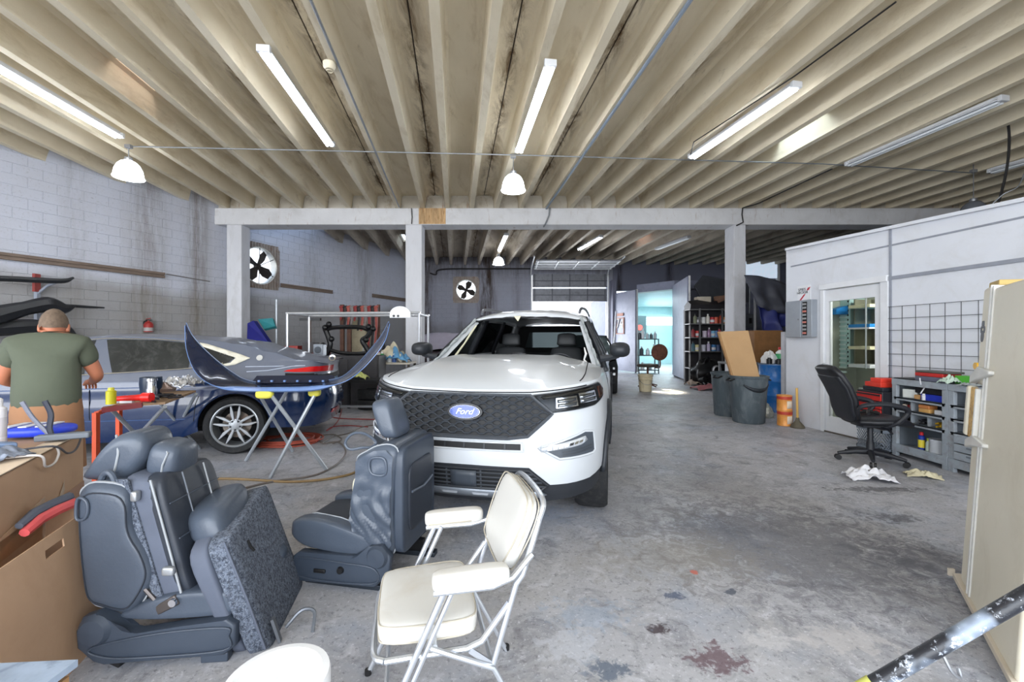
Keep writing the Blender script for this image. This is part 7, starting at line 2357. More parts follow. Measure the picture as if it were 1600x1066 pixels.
# seat D: power seat, facing left and a little away; near side is +y
sd = thing('leather_car_seat', 'black leather power car seat with wrinkled side between panel and folding chair', 'car seat', (-0.80, 2.60, 0), math.radians(169), 'dismounted leather car seats')
outl = [(.02, .726), (-.035, .762), (-.10, .795), (-.18, .805), (-.225, .765), (-.215, .62), (-.205, .43), (-.215, .253), (-.15, .17), (-.057, .19), (.03, .27), (.065, .38), (.055, .472), (.028, .588), (.02, .66)]
NY = 0.25
mb, P = side_loft(outl, -NY, NY, 0.05, 5)
def wrinkle(v):
 x, y, z = v
 if y > 0.17 and 0.2 < z < 0.72:
  y += 0.014 * math.sin(x * 90 + 9 * z + 5 * vnoise(V((x * 9, z * 7, 1)))) * (1 - abs(z - 0.42) / 0.32)
 return (x, y, z)
# near side panel as a dense wrinkled patch
mb.build('backrest', SL, sd, smooth=60)
mb = MB()
inner = [(x * 0.9 - 0.008, 0.5 + (z - 0.5) * 0.93) for x, z in outl]
def wr(a, b, o):
 q = 0.016 * max(-0.4, vnoise(V((a * 26 + 3 * math.sin(b * 9), b * 5.5, 2.0)))) * max(0, 1 - abs(b - 0.40) / 0.30) + 0.006 * vnoise(V((a * 14, b * 14, 7)))
 return V((a, NY + 0.006 + q * 2.2, b))
patch(mb, inner, wr, 0.013)
mb.build('wrinkled_side_cover', SL, sd, merge=True, smooth=80)
outline_tube(P, NY - 0.035, 0.0045, 0.995).build('piping', PIP, sd)
loop_tube([(-0.09, NY + 0.012, 0.735), (-0.165, NY + 0.012, 0.735), (-0.17, NY + 0.012, 0.655), (-0.10, NY + 0.012, 0.65), (-0.075, NY + 0.012, 0.69)], 0.007, SL, 'airbag_badge', sd)
# back panel facing right
bp = bld(blob(boxc((-0.262, -0.235, 0.20), (-0.20, 0.235, 0.79)), 9, 8), 'back_panel', SPL, sd)
bld(blob(boxc((-0.272, -0.17, 0.30), (-0.25, 0.17, 0.68)), 7, 6), 'map_pocket', SLD, sd)
MB().tube([(-0.274, -0.15, 0.53), (-0.28, 0, 0.515), (-0.274, 0.15, 0.53)], 0.008, 6).build('pocket_hem', SL, sd)
# exposed cream foam at the front edge
bld(blob(boxc((0.035, 0.10, 0.44), (0.062, 0.21, 0.60)), 4, 5), 'exposed_foam', mat('cream_foam', (206, 200, 176), 0.8), sd)
bld(blob(boxc((0.018, 0.12, 0.61), (0.04, 0.21, 0.70)), 4, 5), 'exposed_foam', mat('cream_foam', (206, 200, 176)), sd)
# head restraint
hr = [(-0.06, -0.125, 0.77), (-0.17, -0.125, 0.775), (-0.17, 0.125, 0.775), (-0.06, 0.125, 0.77), (0.03, -0.10, 0.985), (-0.10, -0.10, 1.01), (-0.10, 0.10, 1.01), (0.03, 0.10, 0.985)]
hr = [(hr[i][0] + 0.0, hr[i][1], hr[i][2] + 0.03) for i in (1, 0, 3, 2, 5, 4, 7, 6)]
bld(blob(hr, 4.5, 9), 'head_restraint', SL, sd)
loop_tube([(0.0, 0.20, 0.775), (0.07, 0.21, 0.765), (0.10, 0.21, 0.80), (0.06, 0.205, 0.85), (0.0, 0.18, 0.85), (-0.06, 0.16, 0.80), (-0.04, 0.18, 0.775)], 0.008, SL, 'restraint_collar', sd)
for y in (-0.06, 0.06):
 MB().cyl((-0.09, y, 0.72), (-0.08, y, 0.83), 0.008, n=8).build('restraint_post', CHR, sd)
# cushion: wedge rising to the front
cush = [(0.42, .30), (0.40, .335), (0.30, .355), (0.15, .34), (-0.05, .29), (-0.15, .26), (-0.15, .18), (0.0, .17), (0.30, .19), (0.41, .24)]
for y0, y1, dz, nm, m in ((-0.26, -0.15, 0.02, 'cushion_bolster', SL), (-0.155, 0.155, -0.01, 'cushion_centre', SLD), (0.15, 0.26, 0.02, 'cushion_bolster', SL)):
 mb, Pc = side_loft([(x, z + dz) for x, z in cush], y0, y1, 0.035, 4)
 mb.build(nm, m, sd, smooth=60)
MB().tube([(0.39, 0.17, .355), (0.30, 0.175, .377), (0.15, 0.175, .362), (-0.03, 0.175, .315)], 0.004, 5).build('piping', PIP, sd)
# side valance with switches and recliner cover
val = [(0.36, .035), (0.38, .08), (0.38, .17), (0.34, .20), (0.10, .205), (-0.02, .21), (-0.09, .27), (-0.16, .275), (-0.21, .22), (-0.20, .13), (-0.12, .05)]
for s in (1, -1):
 mb, Pv = side_loft(val, s * 0.235, s * 0.285, 0.012, 3, smooth_it=False)
 mb.build('side_valance', SPL, sd, smooth=40)
loop_tube([(0.33, 0.287, .065), (0.345, 0.287, .165), (0.05, 0.287, .165), (-0.12, 0.287, .15), (-0.10, 0.287, .07)], 0.005, SPL, 'valance_rib', sd)
MB().lathe([(0.001, 0.02), (0.05, 0.018), (0.062, 0.0)], 24, Matrix.Translation((-0.135, 0.283, 0.215)) @ Matrix.Rotation(-PI / 2, 4, 'X')).build('recliner_cover', SPL, sd)
MB().lathe([(0.001, 0.015), (0.016, 0.015), (0.02, 0.0)], 16, Matrix.Translation((0.08, 0.285, 0.125)) @ Matrix.Rotation(-PI / 2, 4, 'X')).build('seat_switch', BLACKP, sd)
MB().box((0.17, 0.285, 0.10), (0.24, 0.297, 0.12)).build('seat_switch', BLACKP, sd, bevel=0.004)
for y in (-0.2, 0.2):
 MB().box((-0.28, y - 0.03, 0.0), (0.34, y + 0.03, 0.03)).build('seat_rail', mat('dark_rail', (52, 58, 66), 0.4, 0.5), sd, bevel=0.004)
 MB().box((-0.2, y - 0.02, 0.03), (0.30, y + 0.02, 0.10)).build('rail_riser', BLACKP, sd, smooth=0)
# seat A: front seat at the left, facing right; near side is -y
sa = thing('leather_car_seat', 'leftmost black leather car seat beside the cardboard box, facing right', 'car seat', (-1.58, 2.08, 0), math.radians(5), 'dismounted leather car seats')
X_A = -0.29
oa = [(0.0, .70), (.012, .745), (.06, .768), (.165, .752), (.205, .70), (.212, .60), (.232, .536), (.27, .47), (.295, .40), (.298, .345), (.27, .277), (.22, .205), (.17, .20), (.10, .225), (.05, .25), (.028, .32), (.008, .51)]
oa = [(x + X_A, z) for x, z in oa]
mb, P = side_loft(oa, -0.25, 0.25, 0.045, 5)
mb.build('backrest', SL, sa, smooth=60)
outline_tube(P, -0.215, 0.005, 1.0).build('piping', PIP, sa)
outline_tube(P, -0.247, 0.0035, 0.87).build('seam_line', SLD, sa)
loop_tube([(X_A + 0.02, -0.254, .71), (X_A + 0.055, -0.256, .70), (X_A + 0.06, -0.256, .655), (X_A + 0.045, -0.256, .625), (X_A + 0.015, -0.254, .63)], 0.006, SL, 'airbag_badge', sa)
# head restraint: side outline leaning forward
ho = [(-0.005, .76), (0.03, .82), (0.09, .905), (0.155, .965), (0.22, .99), (0.285, .98), (0.315, .93), (0.31, .86), (0.27, .80), (0.22, .745), (0.14, .745), (0.06, .745)]
ho = [((x - 0.1) * 0.86 + 0.1 + X_A - 0.085, 0.745 + (z - 0.745) * 0.88) for x, z in ho]
mb, P = side_loft(ho, -0.15, 0.08, 0.05, 5)
mb.build('head_restraint', SL, sa, smooth=60)
MB().tube([(X_A + 0.06, -0.11, .945), (X_A + 0.09, -0.14, .92), (X_A + 0.10, -0.152, .87), (X_A + 0.085, -0.15, .80), (X_A + 0.06, -0.14, .76)], 0.005, 6).build('piping', PIP, sa)
loop_tube([(X_A + 0.07, -0.19, .79), (X_A + 0.105, -0.20, .80), (X_A + 0.125, -0.20, .76), (X_A + 0.115, -0.20, .70), (X_A + 0.085, -0.19, .70), (X_A + 0.06, -0.19, .74)], 0.013, SL, 'restraint_collar', sa)
for y in (-0.06, 0.06):
 MB().cyl((X_A + 0.08, y, 0.73), (X_A + 0.09, y, 0.80), 0.008, n=8).build('restraint_post', CHR, sa)
cu = [(0.24, .225), (0.30, .25), (0.42, .275), (0.58, .275), (0.66, .25), (0.67, .20), (0.60, .165), (0.3, .16), (0.16, .18)]
for y0, y1, dz, nm, m in ((-0.25, -0.14, 0.015, 'cushion_bolster', SL), (-0.145, 0.145, -0.015, 'cushion_centre', SLD), (0.14, 0.25, 0.015, 'cushion_bolster', SL)):
 mb, Pc = side_loft([(x + X_A, z + dz) for x, z in cu], y0, y1, 0.035, 4)
 mb.build(nm, m, sa, smooth=60)
va = [(0.04, .10), (0.035, .17), (0.06, .225), (0.11, .24), (0.16, .215), (0.21, .165), (0.27, .15), (0.45, .17), (0.63, .185), (0.665, .16), (0.665, .07), (0.62, .035), (0.14, .025), (0.10, .04)]
for s in (1, -1):
 mb, Pv = side_loft([(x + X_A, z) for x, z in va], s * 0.235, s * 0.285, 0.012, 3, smooth_it=False)
 mb.build('side_valance', SPL, sa, smooth=40)
loop_tube([(X_A + 0.62, -0.288, .155), (X_A + 0.64, -0.288, .12), (X_A + 0.62, -0.288, .06), (X_A + 0.3, -0.288, .05), (X_A + 0.15, -0.288, .06), (X_A + 0.10, -0.288, .10), (X_A + 0.35, -0.288, .145)], 0.0045, SPL, 'valance_rib', sa)
MB().lathe([(0.001, 0.024), (0.05, 0.02), (0.066, 0.0)], 24, Matrix.Translation((X_A + 0.11, -0.283, 0.17)) @ Matrix.Rotation(PI / 2, 4, 'X')).build('recliner_cover', SPL, sa)
for y in (-0.2, 0.2):
 MB().box((X_A + 0.12, y - 0.03, 0.0), (X_A + 0.62, y + 0.03, 0.03)).build('seat_rail', BLACKP, sa, bevel=0.004)
MB().bar((X_A + 0.09, -0.24, 0.05), (X_A + 0.2, -0.26, 0.012), 0.03, 0.02).build('rail_hook', BLACKP, sa, smooth=0)
MB().box((X_A + 0.52, -0.275, 0.0), (X_A + 0.63, -0.235, 0.04)).build('rail_foot', SPL, sa, bevel=0.004)
# seat B: rear backrest leaning on seat A's cushion
sb = thing('bench_seat_backrest', 'dismounted rear backrest with headrest and carpet edge leaning on the leftmost seat', 'car seat', (0, 0, 0), 0, 'dismounted rear backrests')
def Pw(px, py, Y):
 return at(px, py, Y)
nb = [Pw(183, 745, 1.86), Pw(236, 750, 1.86), Pw(290, 945, 1.86), Pw(250, 960, 1.86)]     # near side: rear top, front top, front bottom, rear bottom
off = V((-0.03, 0.38, 0.0))
c8 = [nb[3], nb[2], nb[2] + off, nb[3] + off, nb[0], nb[1], nb[1] + off, nb[0] + off]
bld(blob(c8, 9, 9), 'backrest_body', SF, sb)
fo = V((0.035, 0, 0.012))
f8 = [nb[2] + V((-0.05, 0.0, 0.0)), nb[2] + fo, nb[2] + off + fo, nb[2] + off + V((-0.05, 0, 0)), nb[1] + V((-0.06, 0.0, 0.012)), nb[1] + fo, nb[1] + off + fo, nb[1] + off + V((-0.06, 0, 0.012))]
bld(blob(f8, 7, 9), 'front_cushion', SLD, sb)
for q in (0.34, 0.74):
 a = nb[1] + fo + off * q + V((0.006, 0, 0))
 b = nb[2] + fo + off * q + V((0.006, 0, 0))
 MB().tube([a.lerp(b, t) for t in (0.03, 0.3, 0.6, 0.95)], 0.004, 5).build('seam', PIP if q > 0.5 else SL, sb)
for t in (0.22, 0.5):
 MB().tube([nb[1].lerp(nb[2], t) + fo + off * q + V((0.006, 0, 0)) for q in (0.03, 0.3, 0.6, 0.95)], 0.003, 5).build('seam', SL, sb)
MB().tube([nb[1] + V((0.0, -0.004, 0.0)), nb[1].lerp(nb[2], 0.3) + V((0.002, -0.006, 0)), nb[1].lerp(nb[2], 0.97) + V((0, -0.006, 0))], 0.005, 6).build('piping', PIP, sb)
sheet4('carpet_edge', [nb[0] + V((0.0, -0.008, -0.01)), nb[0] + V((0.05, -0.008, -0.01)), nb[3] + V((0.035, -0.008, 0.02)), nb[3] + V((-0.005, -0.008, 0.02))], 0.01, CARP, parent=sb)
hb = [nb[1] + V(p) for p in ((-0.12, 0.07, -0.015), (0.03, 0.07, -0.03), (0.01, 0.30, -0.03), (-0.13, 0.30, -0.01), (-0.09, 0.08, 0.145), (0.05, 0.08, 0.12), (0.02, 0.28, 0.12), (-0.11, 0.28, 0.145))]
bld(blob(hb, 3.6, 9), 'head_restraint', SL, sb)
MB().tube([hb[5].lerp(hb[4], 0.55) + V((0, 0.03, -0.015)), hb[5].lerp(hb[4], 0.3) + V((0, 0.0, -0.035)), hb[1].lerp(hb[0], 0.25) + V((0.0, 0.0, 0.07)), hb[1].lerp(hb[0], 0.35) + V((0, 0.01, 0.02))], 0.004, 5).build('piping', PIP, sb)
MB().tube([nb[3] + V((0.03, -0.01, 0.03)), nb[3] + V((-0.0, -0.015, 0.06)), nb[3] + V((-0.07, -0.01, 0.13)), nb[3] + V((-0.09, 0, 0.22))], 0.009, 6).build('hinge_bar', mat('brown_grey_metal', (92, 86, 84), 0.4, 0.6), sb)
MB().bar(nb[3] + V((0.0, -0.016, 0.028)), nb[2] + V((-0.02, -0.016, 0.035)), 0.02, 0.045).build('hinge_plate', mat('brown_grey_metal', (92, 86, 84)), sb, bevel=0.006)
q = nb[3].lerp(nb[2], 0.75) + V((0, -0.03, 0.04))
MB().cyl(q, q + V((0, -0.012, 0)), 0.016, n=14).build('bolt', CHR, sb)
q = nb[0].lerp(nb[1], 0.62) + V((0, -0.01, -0.07))
bld(blob([q + V(p) for p in boxc((-0.012, -0.02, -0.022), (0.016, 0.01, 0.022))], 5, 4), 'release_lever', SIL, sb)
# panel C: rear backrest with speckled carpet back leaning left
sc_ = thing('bench_seat_backrest', 'rear backrest with dark speckled carpet back standing beside the power seat', 'car seat', (0, 0, 0), 0, 'dismounted rear backrests')
cBL, cBR, cTR, cTL = at(424, 1018, 1.90), at(477, 912, 2.44), at(418, 753, 2.38), at(357, 845, 1.86)
dL = V((-0.085, -0.03, -0.015))
c8 = [cBL + dL, cBL, cBR, cBR + dL, cTL + dL, cTL, cTR, cTR + dL]
bld(blob(c8, 16, 9), 'carpet_back', CARP, sc_)
d2 = V((-0.10, 0.0, -0.01))
c8 = [cBL + dL + d2 + V((0.03, 0, 0)), cBL + dL, cBR + dL, cBR + dL + d2, cTL + dL + d2 + V((-0.0, 0, -0.03)), cTL + dL, cTR + dL, cTR + dL + d2]
bld(blob(c8, 7, 9), 'seat_side_padding', SF, sc_)
hb = [V(p) for p in ((-1.46, 1.92, 0.425), (-1.27, 1.90, 0.45), (-1.33, 2.26, 0.50), (-1.50, 2.26, 0.47), (-1.53, 1.95, 0.585), (-1.33, 1.93, 0.62), (-1.40, 2.28, 0.66), (-1.57, 2.28, 0.62))]
bld(blob(hb, 3.4, 9), 'head_restraint', SL, sc_)
MB().tube([cTL + V((-0.012, -0.012, 0)), cTL.lerp(cBL, 0.5) + V((-0.006, -0.014, 0)), cBL + V((-0.02, -0.012, 0.02))], 0.006, 6).build('edge_welt', SF, sc_)
q = cTL.lerp(cTR, 0.25).lerp(cBL.lerp(cBR, 0.25), 0.16)
nC = (cTR - cTL).cross(cBL - cTL).normalized()
if nC.x < 0:
 nC = -nC
MB().tube([q + nC * 0.004, q + nC * 0.005 + (cBL - cTL) * 0.06, q + nC * 0.004 + (cBL - cTL) * 0.1 + V((0.012, 0, 0))], 0.006, 6).build('belt_slot', DK, sc_)
q = cTL + dL * 1.8 + V((-0.05, -0.01, -0.07))
bld(blob([q + V(p) for p in boxc((-0.03, -0.012, -0.018), (0.02, 0.012, 0.018))], 5, 4), 'release_lever', SIL, sc_)
mbk = mat('grey_bracket', (110, 114, 120), 0.4, 0.5)
q = cBL.lerp(cBR, 0.1) + nC * 0.02
MB().bar(q + V((0.0, 0, 0.0)), q + V((-0.03, -0.01, 0.11)), 0.03, 0.012).build('bracket', mbk, sc_, smooth=0)
MB().tube(catmull([q + V((0.0, 0.05, 0.03)), q + V((0.06, 0.08, 0.09)), q + V((0.11, 0.10, 0.07)), q + V((0.12, 0.06, 0.0))], 4), 0.008, 6).build('latch_rod', mbk, sc_)
# ------------------------------------------------------------------ white folding armchair
CV = mat('worn_white_vinyl', (208, 206, 200), 0.42, var=0.03, scale=3, dirt=(170, 150, 120), dirt_amt=0.22)
ALB = mat('bright_aluminium', (206, 210, 216), 0.28, 0.75, var=0.05)
FCZ = 0.455
fc = thing('folding_armchair', 'white vinyl padded folding armchair with aluminium tubes in front of the white vehicle', 'chair', (-0.317, 1.59, 0), math.radians(194))
bld(blob([(-0.165, -0.195, FCZ - 0.075), (0.165, -0.185, FCZ - 0.07), (0.165, 0.185, FCZ - 0.07), (-0.165, 0.195, FCZ - 0.075), (-0.17, -0.20, FCZ), (0.17, -0.19, FCZ), (0.17, 0.19, FCZ), (-0.17, 0.20, FCZ)], 7, 10), 'seat_cushion', CV, fc)
PIPV = mat('vinyl_welt', (176, 168, 152), 0.5)
for dz in (0.008, 0.06):
 loop_tube([(-0.13, -0.19, FCZ - dz), (0.0, -0.191, FCZ - dz), (0.13, -0.175, FCZ - dz), (0.16, -0.12, FCZ - dz), (0.164, 0.12, FCZ - dz), (0.13, 0.175, FCZ - dz), (0, 0.191, FCZ - dz), (-0.13, 0.185, FCZ - dz), (-0.162, 0.12, FCZ - dz), (-0.162, -0.12, FCZ - dz)], 0.003, PIPV, 'seat_piping', fc)
def bk_(x, y, z):
 return V((x - 0.27 - 0.42 * (z - 0.58), y, z + x * 0.42))
B0, B1 = 0.565, 0.818
c8 = [bk_(-0.025, -0.185, B0), bk_(0.03, -0.185, B0), bk_(0.03, 0.185, B0), bk_(-0.025, 0.185, B0), bk_(-0.025, -0.20, B1), bk_(0.03, -0.20, B1), bk_(0.03, 0.20, B1), bk_(-0.025, 0.20, B1)]
bld(blob(c8, 4.6, 11), 'back_cushion', CV, fc)
for dx in (-0.018, 0.004, 0.024):
 loop_tube([bk_(dx, y, z) for y, z in ((-0.165, B0 + 0.035), (-0.197, 0.70), (-0.19, B1 - 0.04), (-0.15, B1 - 0.008), (0, B1 + 0.001), (0.15, B1 - 0.008), (0.19, B1 - 0.04), (0.197, 0.70), (0.165, B0 + 0.035), (0.12, B0 + 0.006), (-0.12, B0 + 0.006))], 0.0028, PIPV, 'back_piping', fc)
for s in (1, -1):
 y = s * 0.245
 bld(blob(boxc((-0.255, y - 0.030, 0.585), (-0.005, y + 0.030, 0.645)), 5, 7), 'armrest', CV, fc)
 MB().tube([(-0.02, y - s * 0.03, 0.60), (-0.2, y - s * 0.031, 0.60)], 0.003, 5).build('arm_piping', PIPV, fc)
 MB().tube([(-0.01, y, 0.578), (-0.20, y, 0.574), (-0.27, y * 0.97, 0.59), (-0.34, y * 0.93, 0.655)], 0.0105, 8).build('arm_tube', ALB, fc)
 MB().tube([(-0.045, y * 0.99, 0.58), (0.225, y * 0.99, 0.0)], 0.0105, 10).build('front_leg', ALB, fc)
 MB().tube([(-0.075, y * 0.96, 0.58), (0.06, y * 0.96, 0.29)], 0.0095, 8).build('arm_strut', ALB, fc)
 MB().tube([bk_(-0.03, s * 0.19, B1 - 0.06), bk_(-0.03, s * 0.205, 0.70), bk_(-0.03, s * 0.222, 0.60), (-0.285, s * 0.225, 0.56), (-0.205, s * 0.225, 0.30)], 0.0105, 10).build('back_upright', ALB, fc)
 MB().tube([(0.14, s * 0.21, FCZ - 0.09), (-0.12, s * 0.215, FCZ - 0.09), (-0.17, s * 0.22, FCZ - 0.07), (-0.262, s * 0.224, 0.50)], 0.0105, 8).build('seat_rail', ALB, fc)
 MB().tube([(0.0, s * 0.235, 0.40), (-0.205, s * 0.235, 0.30), (-0.36, s * 0.235, 0.0)], 0.0095, 8).build('rear_leg', ALB, fc)
 MB().bar((-0.13, s * 0.228, FCZ - 0.09), (-0.21, s * 0.228, 0.30), 0.006, 0.018).build('fold_link', ALB, fc, smooth=0)
 for x in (0.225, -0.36):
  MB().cyl((x, s * 0.24, 0.0), (x, s * 0.24, 0.02), 0.014, n=10).build('rubber_foot', BLACKP, fc)
for p, q in (((-0.205, 0.30), 0.23), ((-0.015, 0.40), 0.235), ((0.14, 0.18), 0.24)):
 MB().tube([(p[0], -q, p[1]), (p[0], q, p[1])], 0.009, 8).build('cross_bar', ALB, fc)
MB().tube(catmull([(0.14, -0.21, FCZ - 0.09), (0.175, -0.17, FCZ - 0.09), (0.178, 0, FCZ - 0.09), (0.175, 0.17, FCZ - 0.09), (0.14, 0.21, FCZ - 0.09)], 4), 0.0105, 8).build('seat_rail', ALB, fc)
MB().tube(catmull([bk_(-0.03, -0.19, B1 - 0.06), bk_(-0.03, -0.165, B1 + 0.0), bk_(-0.03, 0, B1 + 0.012), bk_(-0.03, 0.165, B1 + 0.0), bk_(-0.03, 0.19, B1 - 0.06)], 5), 0.0105, 8).build('back_rail', ALB, fc)
# white bucket at the bottom edge
wb = thing('white_bucket', 'white lidded plastic bucket at the bottom edge beside the carpeted backrest', 'bucket', (-0.69, 1.26, 0))
WPL = mat('bright_white_plastic', (236, 237, 238), 0.3, var=0.01)
MB().lathe([(0.001, 0), (0.12, 0), (0.125, 0.01), (0.138, 0.33)], 32).build('body', WPL, wb)
MB().lathe([(0.001, 0.385), (0.115, 0.384), (0.122, 0.39), (0.142, 0.388), (0.146, 0.375), (0.146, 0.335), (0.138, 0.33)], 40).build('lid', WPL, wb)
MB().tube([(0.143 * math.cos(a), -0.143 * abs(math.sin(a)), 0.32 - 0.10 * abs(math.sin(a))) for a in [PI * k / 12 for k in range(13)]], 0.004, 6).build('handle', ALU, wb)
# ------------------------------------------------------------------ left foreground boxes and what lies on them
KB = mat('brown_cardboard', (192, 158, 128), 0.85, var=0.05, scale=2.5, dirt=(168, 134, 104), dirt_amt=0.3)
def prism_box(name, label, cat, base, z0, z1, m, flare=None, top=True, parent=None):
 """open or closed box from its four floor points (counter-clockwise seen from above)"""
 n = len(base)
 t = thing(name, label, cat)
 for i in range(n):
  a, b = V(base[i]), V(base[(i + 1) % n])
  sheet4('side_wall', [V((a.x, a.y, z0)), V((b.x, b.y, z0)), V((b.x, b.y, z1)), V((a.x, a.y, z1))], -0.008, m, parent=t)
 MB().add([V((p[0], p[1], z0 + 0.004)) for p in base], [tuple(range(n))]).build('base', m, t, smooth=0)
 if top:
  MB().add([V((p[0], p[1], z1)) for p in base], [tuple(range(n))]).build('top_flaps', m, t, smooth=0, solid=0.006)
 return t
bx = prism_box('cardboard_box', 'large upper cardboard box with tools lying on its top at the left edge', 'box', [(-2.44, 2.44), (-3.4, 2.55), (-3.3, 1.3), (-1.95, 1.3), (-1.965, 1.63)], 0.0, 0.85, KB)
mb = MB()
mb.add([(-2.44, 2.44, 0.856), (-1.965, 1.63, 0.856), (-2.05, 1.6, 0.858), (-2.5, 2.4, 0.858)], [(0, 1, 2, 3)])
mb.build('pale_flap_edge', mat('pale_cardboard', (220, 200, 176), 0.8), bx, smooth=0, solid=0.004)
TP = mat('clear_packing_tape', (196, 170, 140), 0.15, var=0.1)
def facep(t_, z, o=0.004):                      # on the visible slanting face of the upper box
 a, b = V((-2.44, 2.44, 0)), V((-1.965, 1.63, 0))
 n = V((0.862, 0.506, 0))
 p = a.lerp(b, t_) + n * o
 return V((p.x, p.y, z))
for z0, z1, t0, t1 in ((0.62, 0.56, 0.55, 1.0), (0.63, 0.50, 0.30, 0.42)):
 sheet4('packing_tape', [facep(t0, z0 - 0.02), facep(t1, z1), facep(t1, z1 + 0.05), facep(t0, z0 + 0.03)], 0.001, TP, parent=bx)
sheet4('packing_tape', [facep(0.0, 0.50), facep(1.0, 0.52), facep(1.0, 0.60), facep(0.0, 0.58)], 0.001, mat('brown_tape', (160, 116, 80), 0.3), parent=bx)
b2 = thing('cardboard_box', 'lower open cardboard box with a handle hole next to the leftmost seat', 'box')
A_, B_ = V((-1.90, 2.02, 0)), V((-1.74, 1.50, 0))
At, Bt = V((-1.97, 2.02, 0.60)), V((-1.80, 1.46, 0.56))
nn = (B_ - A_).cross(At - A_).normalized()
# front wall with a real slot: split around the hole
def fw(u, v):
 return A_.lerp(B_, u).lerp(At.lerp(Bt, u), v)
slot = (0.36, 0.54, 0.86, 0.92)
for (u0, u1, v0, v1) in ((0, slot[0], 0, 1), (slot[1], 1, 0, 1), (slot[0], slot[1], 0, slot[2]), (slot[0], slot[1], slot[3], 1)):
 sheet4('front_wall', [fw(u0, v0), fw(u1, v0), fw(u1, v1), fw(u0, v1)], 0.006, KB, parent=b2)
C_, D_ = V((-1.93, 1.46, 0)), V((-2.17, 2.0, 0))
up = V((0, 0, 0.58))
sheet4('side_wall', [B_, C_, C_ + up, Bt], 0.006, KB, parent=b2)
sheet4('side_wall', [D_, A_, At, D_ + up], 0.006, KB, parent=b2)
sheet4('base', [A_ + V((0, 0, 0.004)), B_ + V((0, 0, 0.004)), C_ + V((0, 0, 0.004)), D_ + V((0, 0, 0.004))], 0.004, KB, parent=b2)
rd = thing('red_edged_folder', 'grey cloth covered bar with a pink red underside lying on the lower box', 'panel')
pts = [at(38, 833, 1.74), at(62, 812, 1.82), at(88, 798, 1.90), at(116, 786, 1.99)]
MB().tube([p + V((0, 0, 0.0)) for p in pts], [0.018, 0.022, 0.022, 0.022], 8).build('red_underside', mat('coral_red', (226, 96, 98), 0.5), rd)
MB().tube([p + V((-0.022, 0.0, 0.028)) for p in pts], [0.014, 0.02, 0.02, 0.022], 8).build('grey_cover', mat('slate_cloth', (92, 98, 112), 0.7, var=0.2), rd)
# things on the upper box
ZB_ = 0.862
G3 = 'things on top of the upper cardboard box'
t = bottle('white spray can at the left edge on the cardboard box', (-2.50, 2.08, ZB_), 0.034, 0.235, (226, 224, 228), (240, 238, 238), kind='spray', group=G3, lab=(206, 202, 206))
bp2 = thing('blue_packet', 'blue and white plastic packet behind the spray can on the cardboard box', 'packet', (-2.57, 2.32, ZB_), 0.2, G3)
bld(blob(boxc((-0.15, -0.09, 0.0), (0.15, 0.10, 0.055)), 4, 6), 'packet_body', mat('bright_blue_film', (44, 70, 214), 0.35, var=0.15), bp2)
for k in range(3):
 MB().box((-0.11 + k * 0.075, -0.07, 0.054), (-0.07 + k * 0.075, 0.07, 0.062)).build('white_stripe', mat('white_film', (216, 218, 226), 0.5), bp2, bevel=0.003)
pc_ = thing('cutting_pliers', 'grey and black handled pliers standing open by the man', 'pliers', (-2.42, 2.22, ZB_), 0.3, G3)
MB().tube(catmull([(0.03, 0, 0.015), (0.0, 0, 0.05), (-0.05, 0, 0.12), (-0.09, 0, 0.20)], 4), [0.01] * 13, 6).build('handle', mat('grey_rubber', (126, 130, 146), 0.5), pc_)
MB().tube(catmull([(0.03, 0, 0.015), (0.02, 0, 0.06), (0.02, 0.01, 0.13), (-0.005, 0.01, 0.20)], 4), [0.012] * 13, 6).build('handle', mat('dark_rubber', (46, 50, 64), 0.5), pc_)
MB().bar((0.02, 0, 0.012), (0.12, -0.02, 0.012), 0.03, 0.02).build('jaws', ALU, pc_, bevel=0.004)
mb = MB().prism([(-0.2, -0.02), (0.1, -0.02), (0.14, 0.0), (0.1, 0.02), (-0.2, 0.02)], 0, 0.045)
o = tag(mb.build('grey_tool_bar', mat('slate_blue_metal', (104, 122, 150), 0.4, 0.3), loc=(-2.42, 1.98, ZB_), bevel=0.008), 'blue grey metal bar tool nearest the spray can', 'tool', G3)
rag('silver_wrapper', 'crumpled silver grey foil wrapper near the box edge', (-2.29, 1.86, ZB_), 0.15, 0.08, 0.06, mat('silver_wrap', (130, 138, 154), 0.35, 0.3, var=0.4, scale=12), 21, cat='wrapper')
o = tag(MB().bar((0, 0, 0.02), (0.18, 0.10, 0.02), 0.05, 0.03).build('grey_clamp', mat('grey_rubber2', (110, 116, 124), 0.5), loc=(-2.40, 2.16, ZB_ + 0.0), bevel=0.006), 'flat grey clamp at the far corner of the upper box', 'clamp', G3)
pipe('white cord hanging over the edge of the upper box', [V((-2.2, 1.85, 0.868)), facep(0.66, 0.862, 0.02), facep(0.60, 0.80, 0.02), facep(0.50, 0.79, 0.02), facep(0.44, 0.82, 0.02), facep(0.44, 0.855, 0.015)], 0.005, mat('white_cord', (214, 208, 204), 0.5), 'cord', 'cord', G3, smooth_path=True)
pipe('grey cable drooping over the edge of the upper box', [V((-2.3, 1.93, 0.87)), facep(0.5, 0.872, 0.015), facep(0.32, 0.80, 0.02), facep(0.18, 0.80, 0.02), facep(0.10, 0.87, 0.01), V((-2.42, 2.26, 0.87))], 0.005, mat('grey_cord', (84, 84, 90), 0.5), 'cord', 'cord', G3, smooth_path=True)
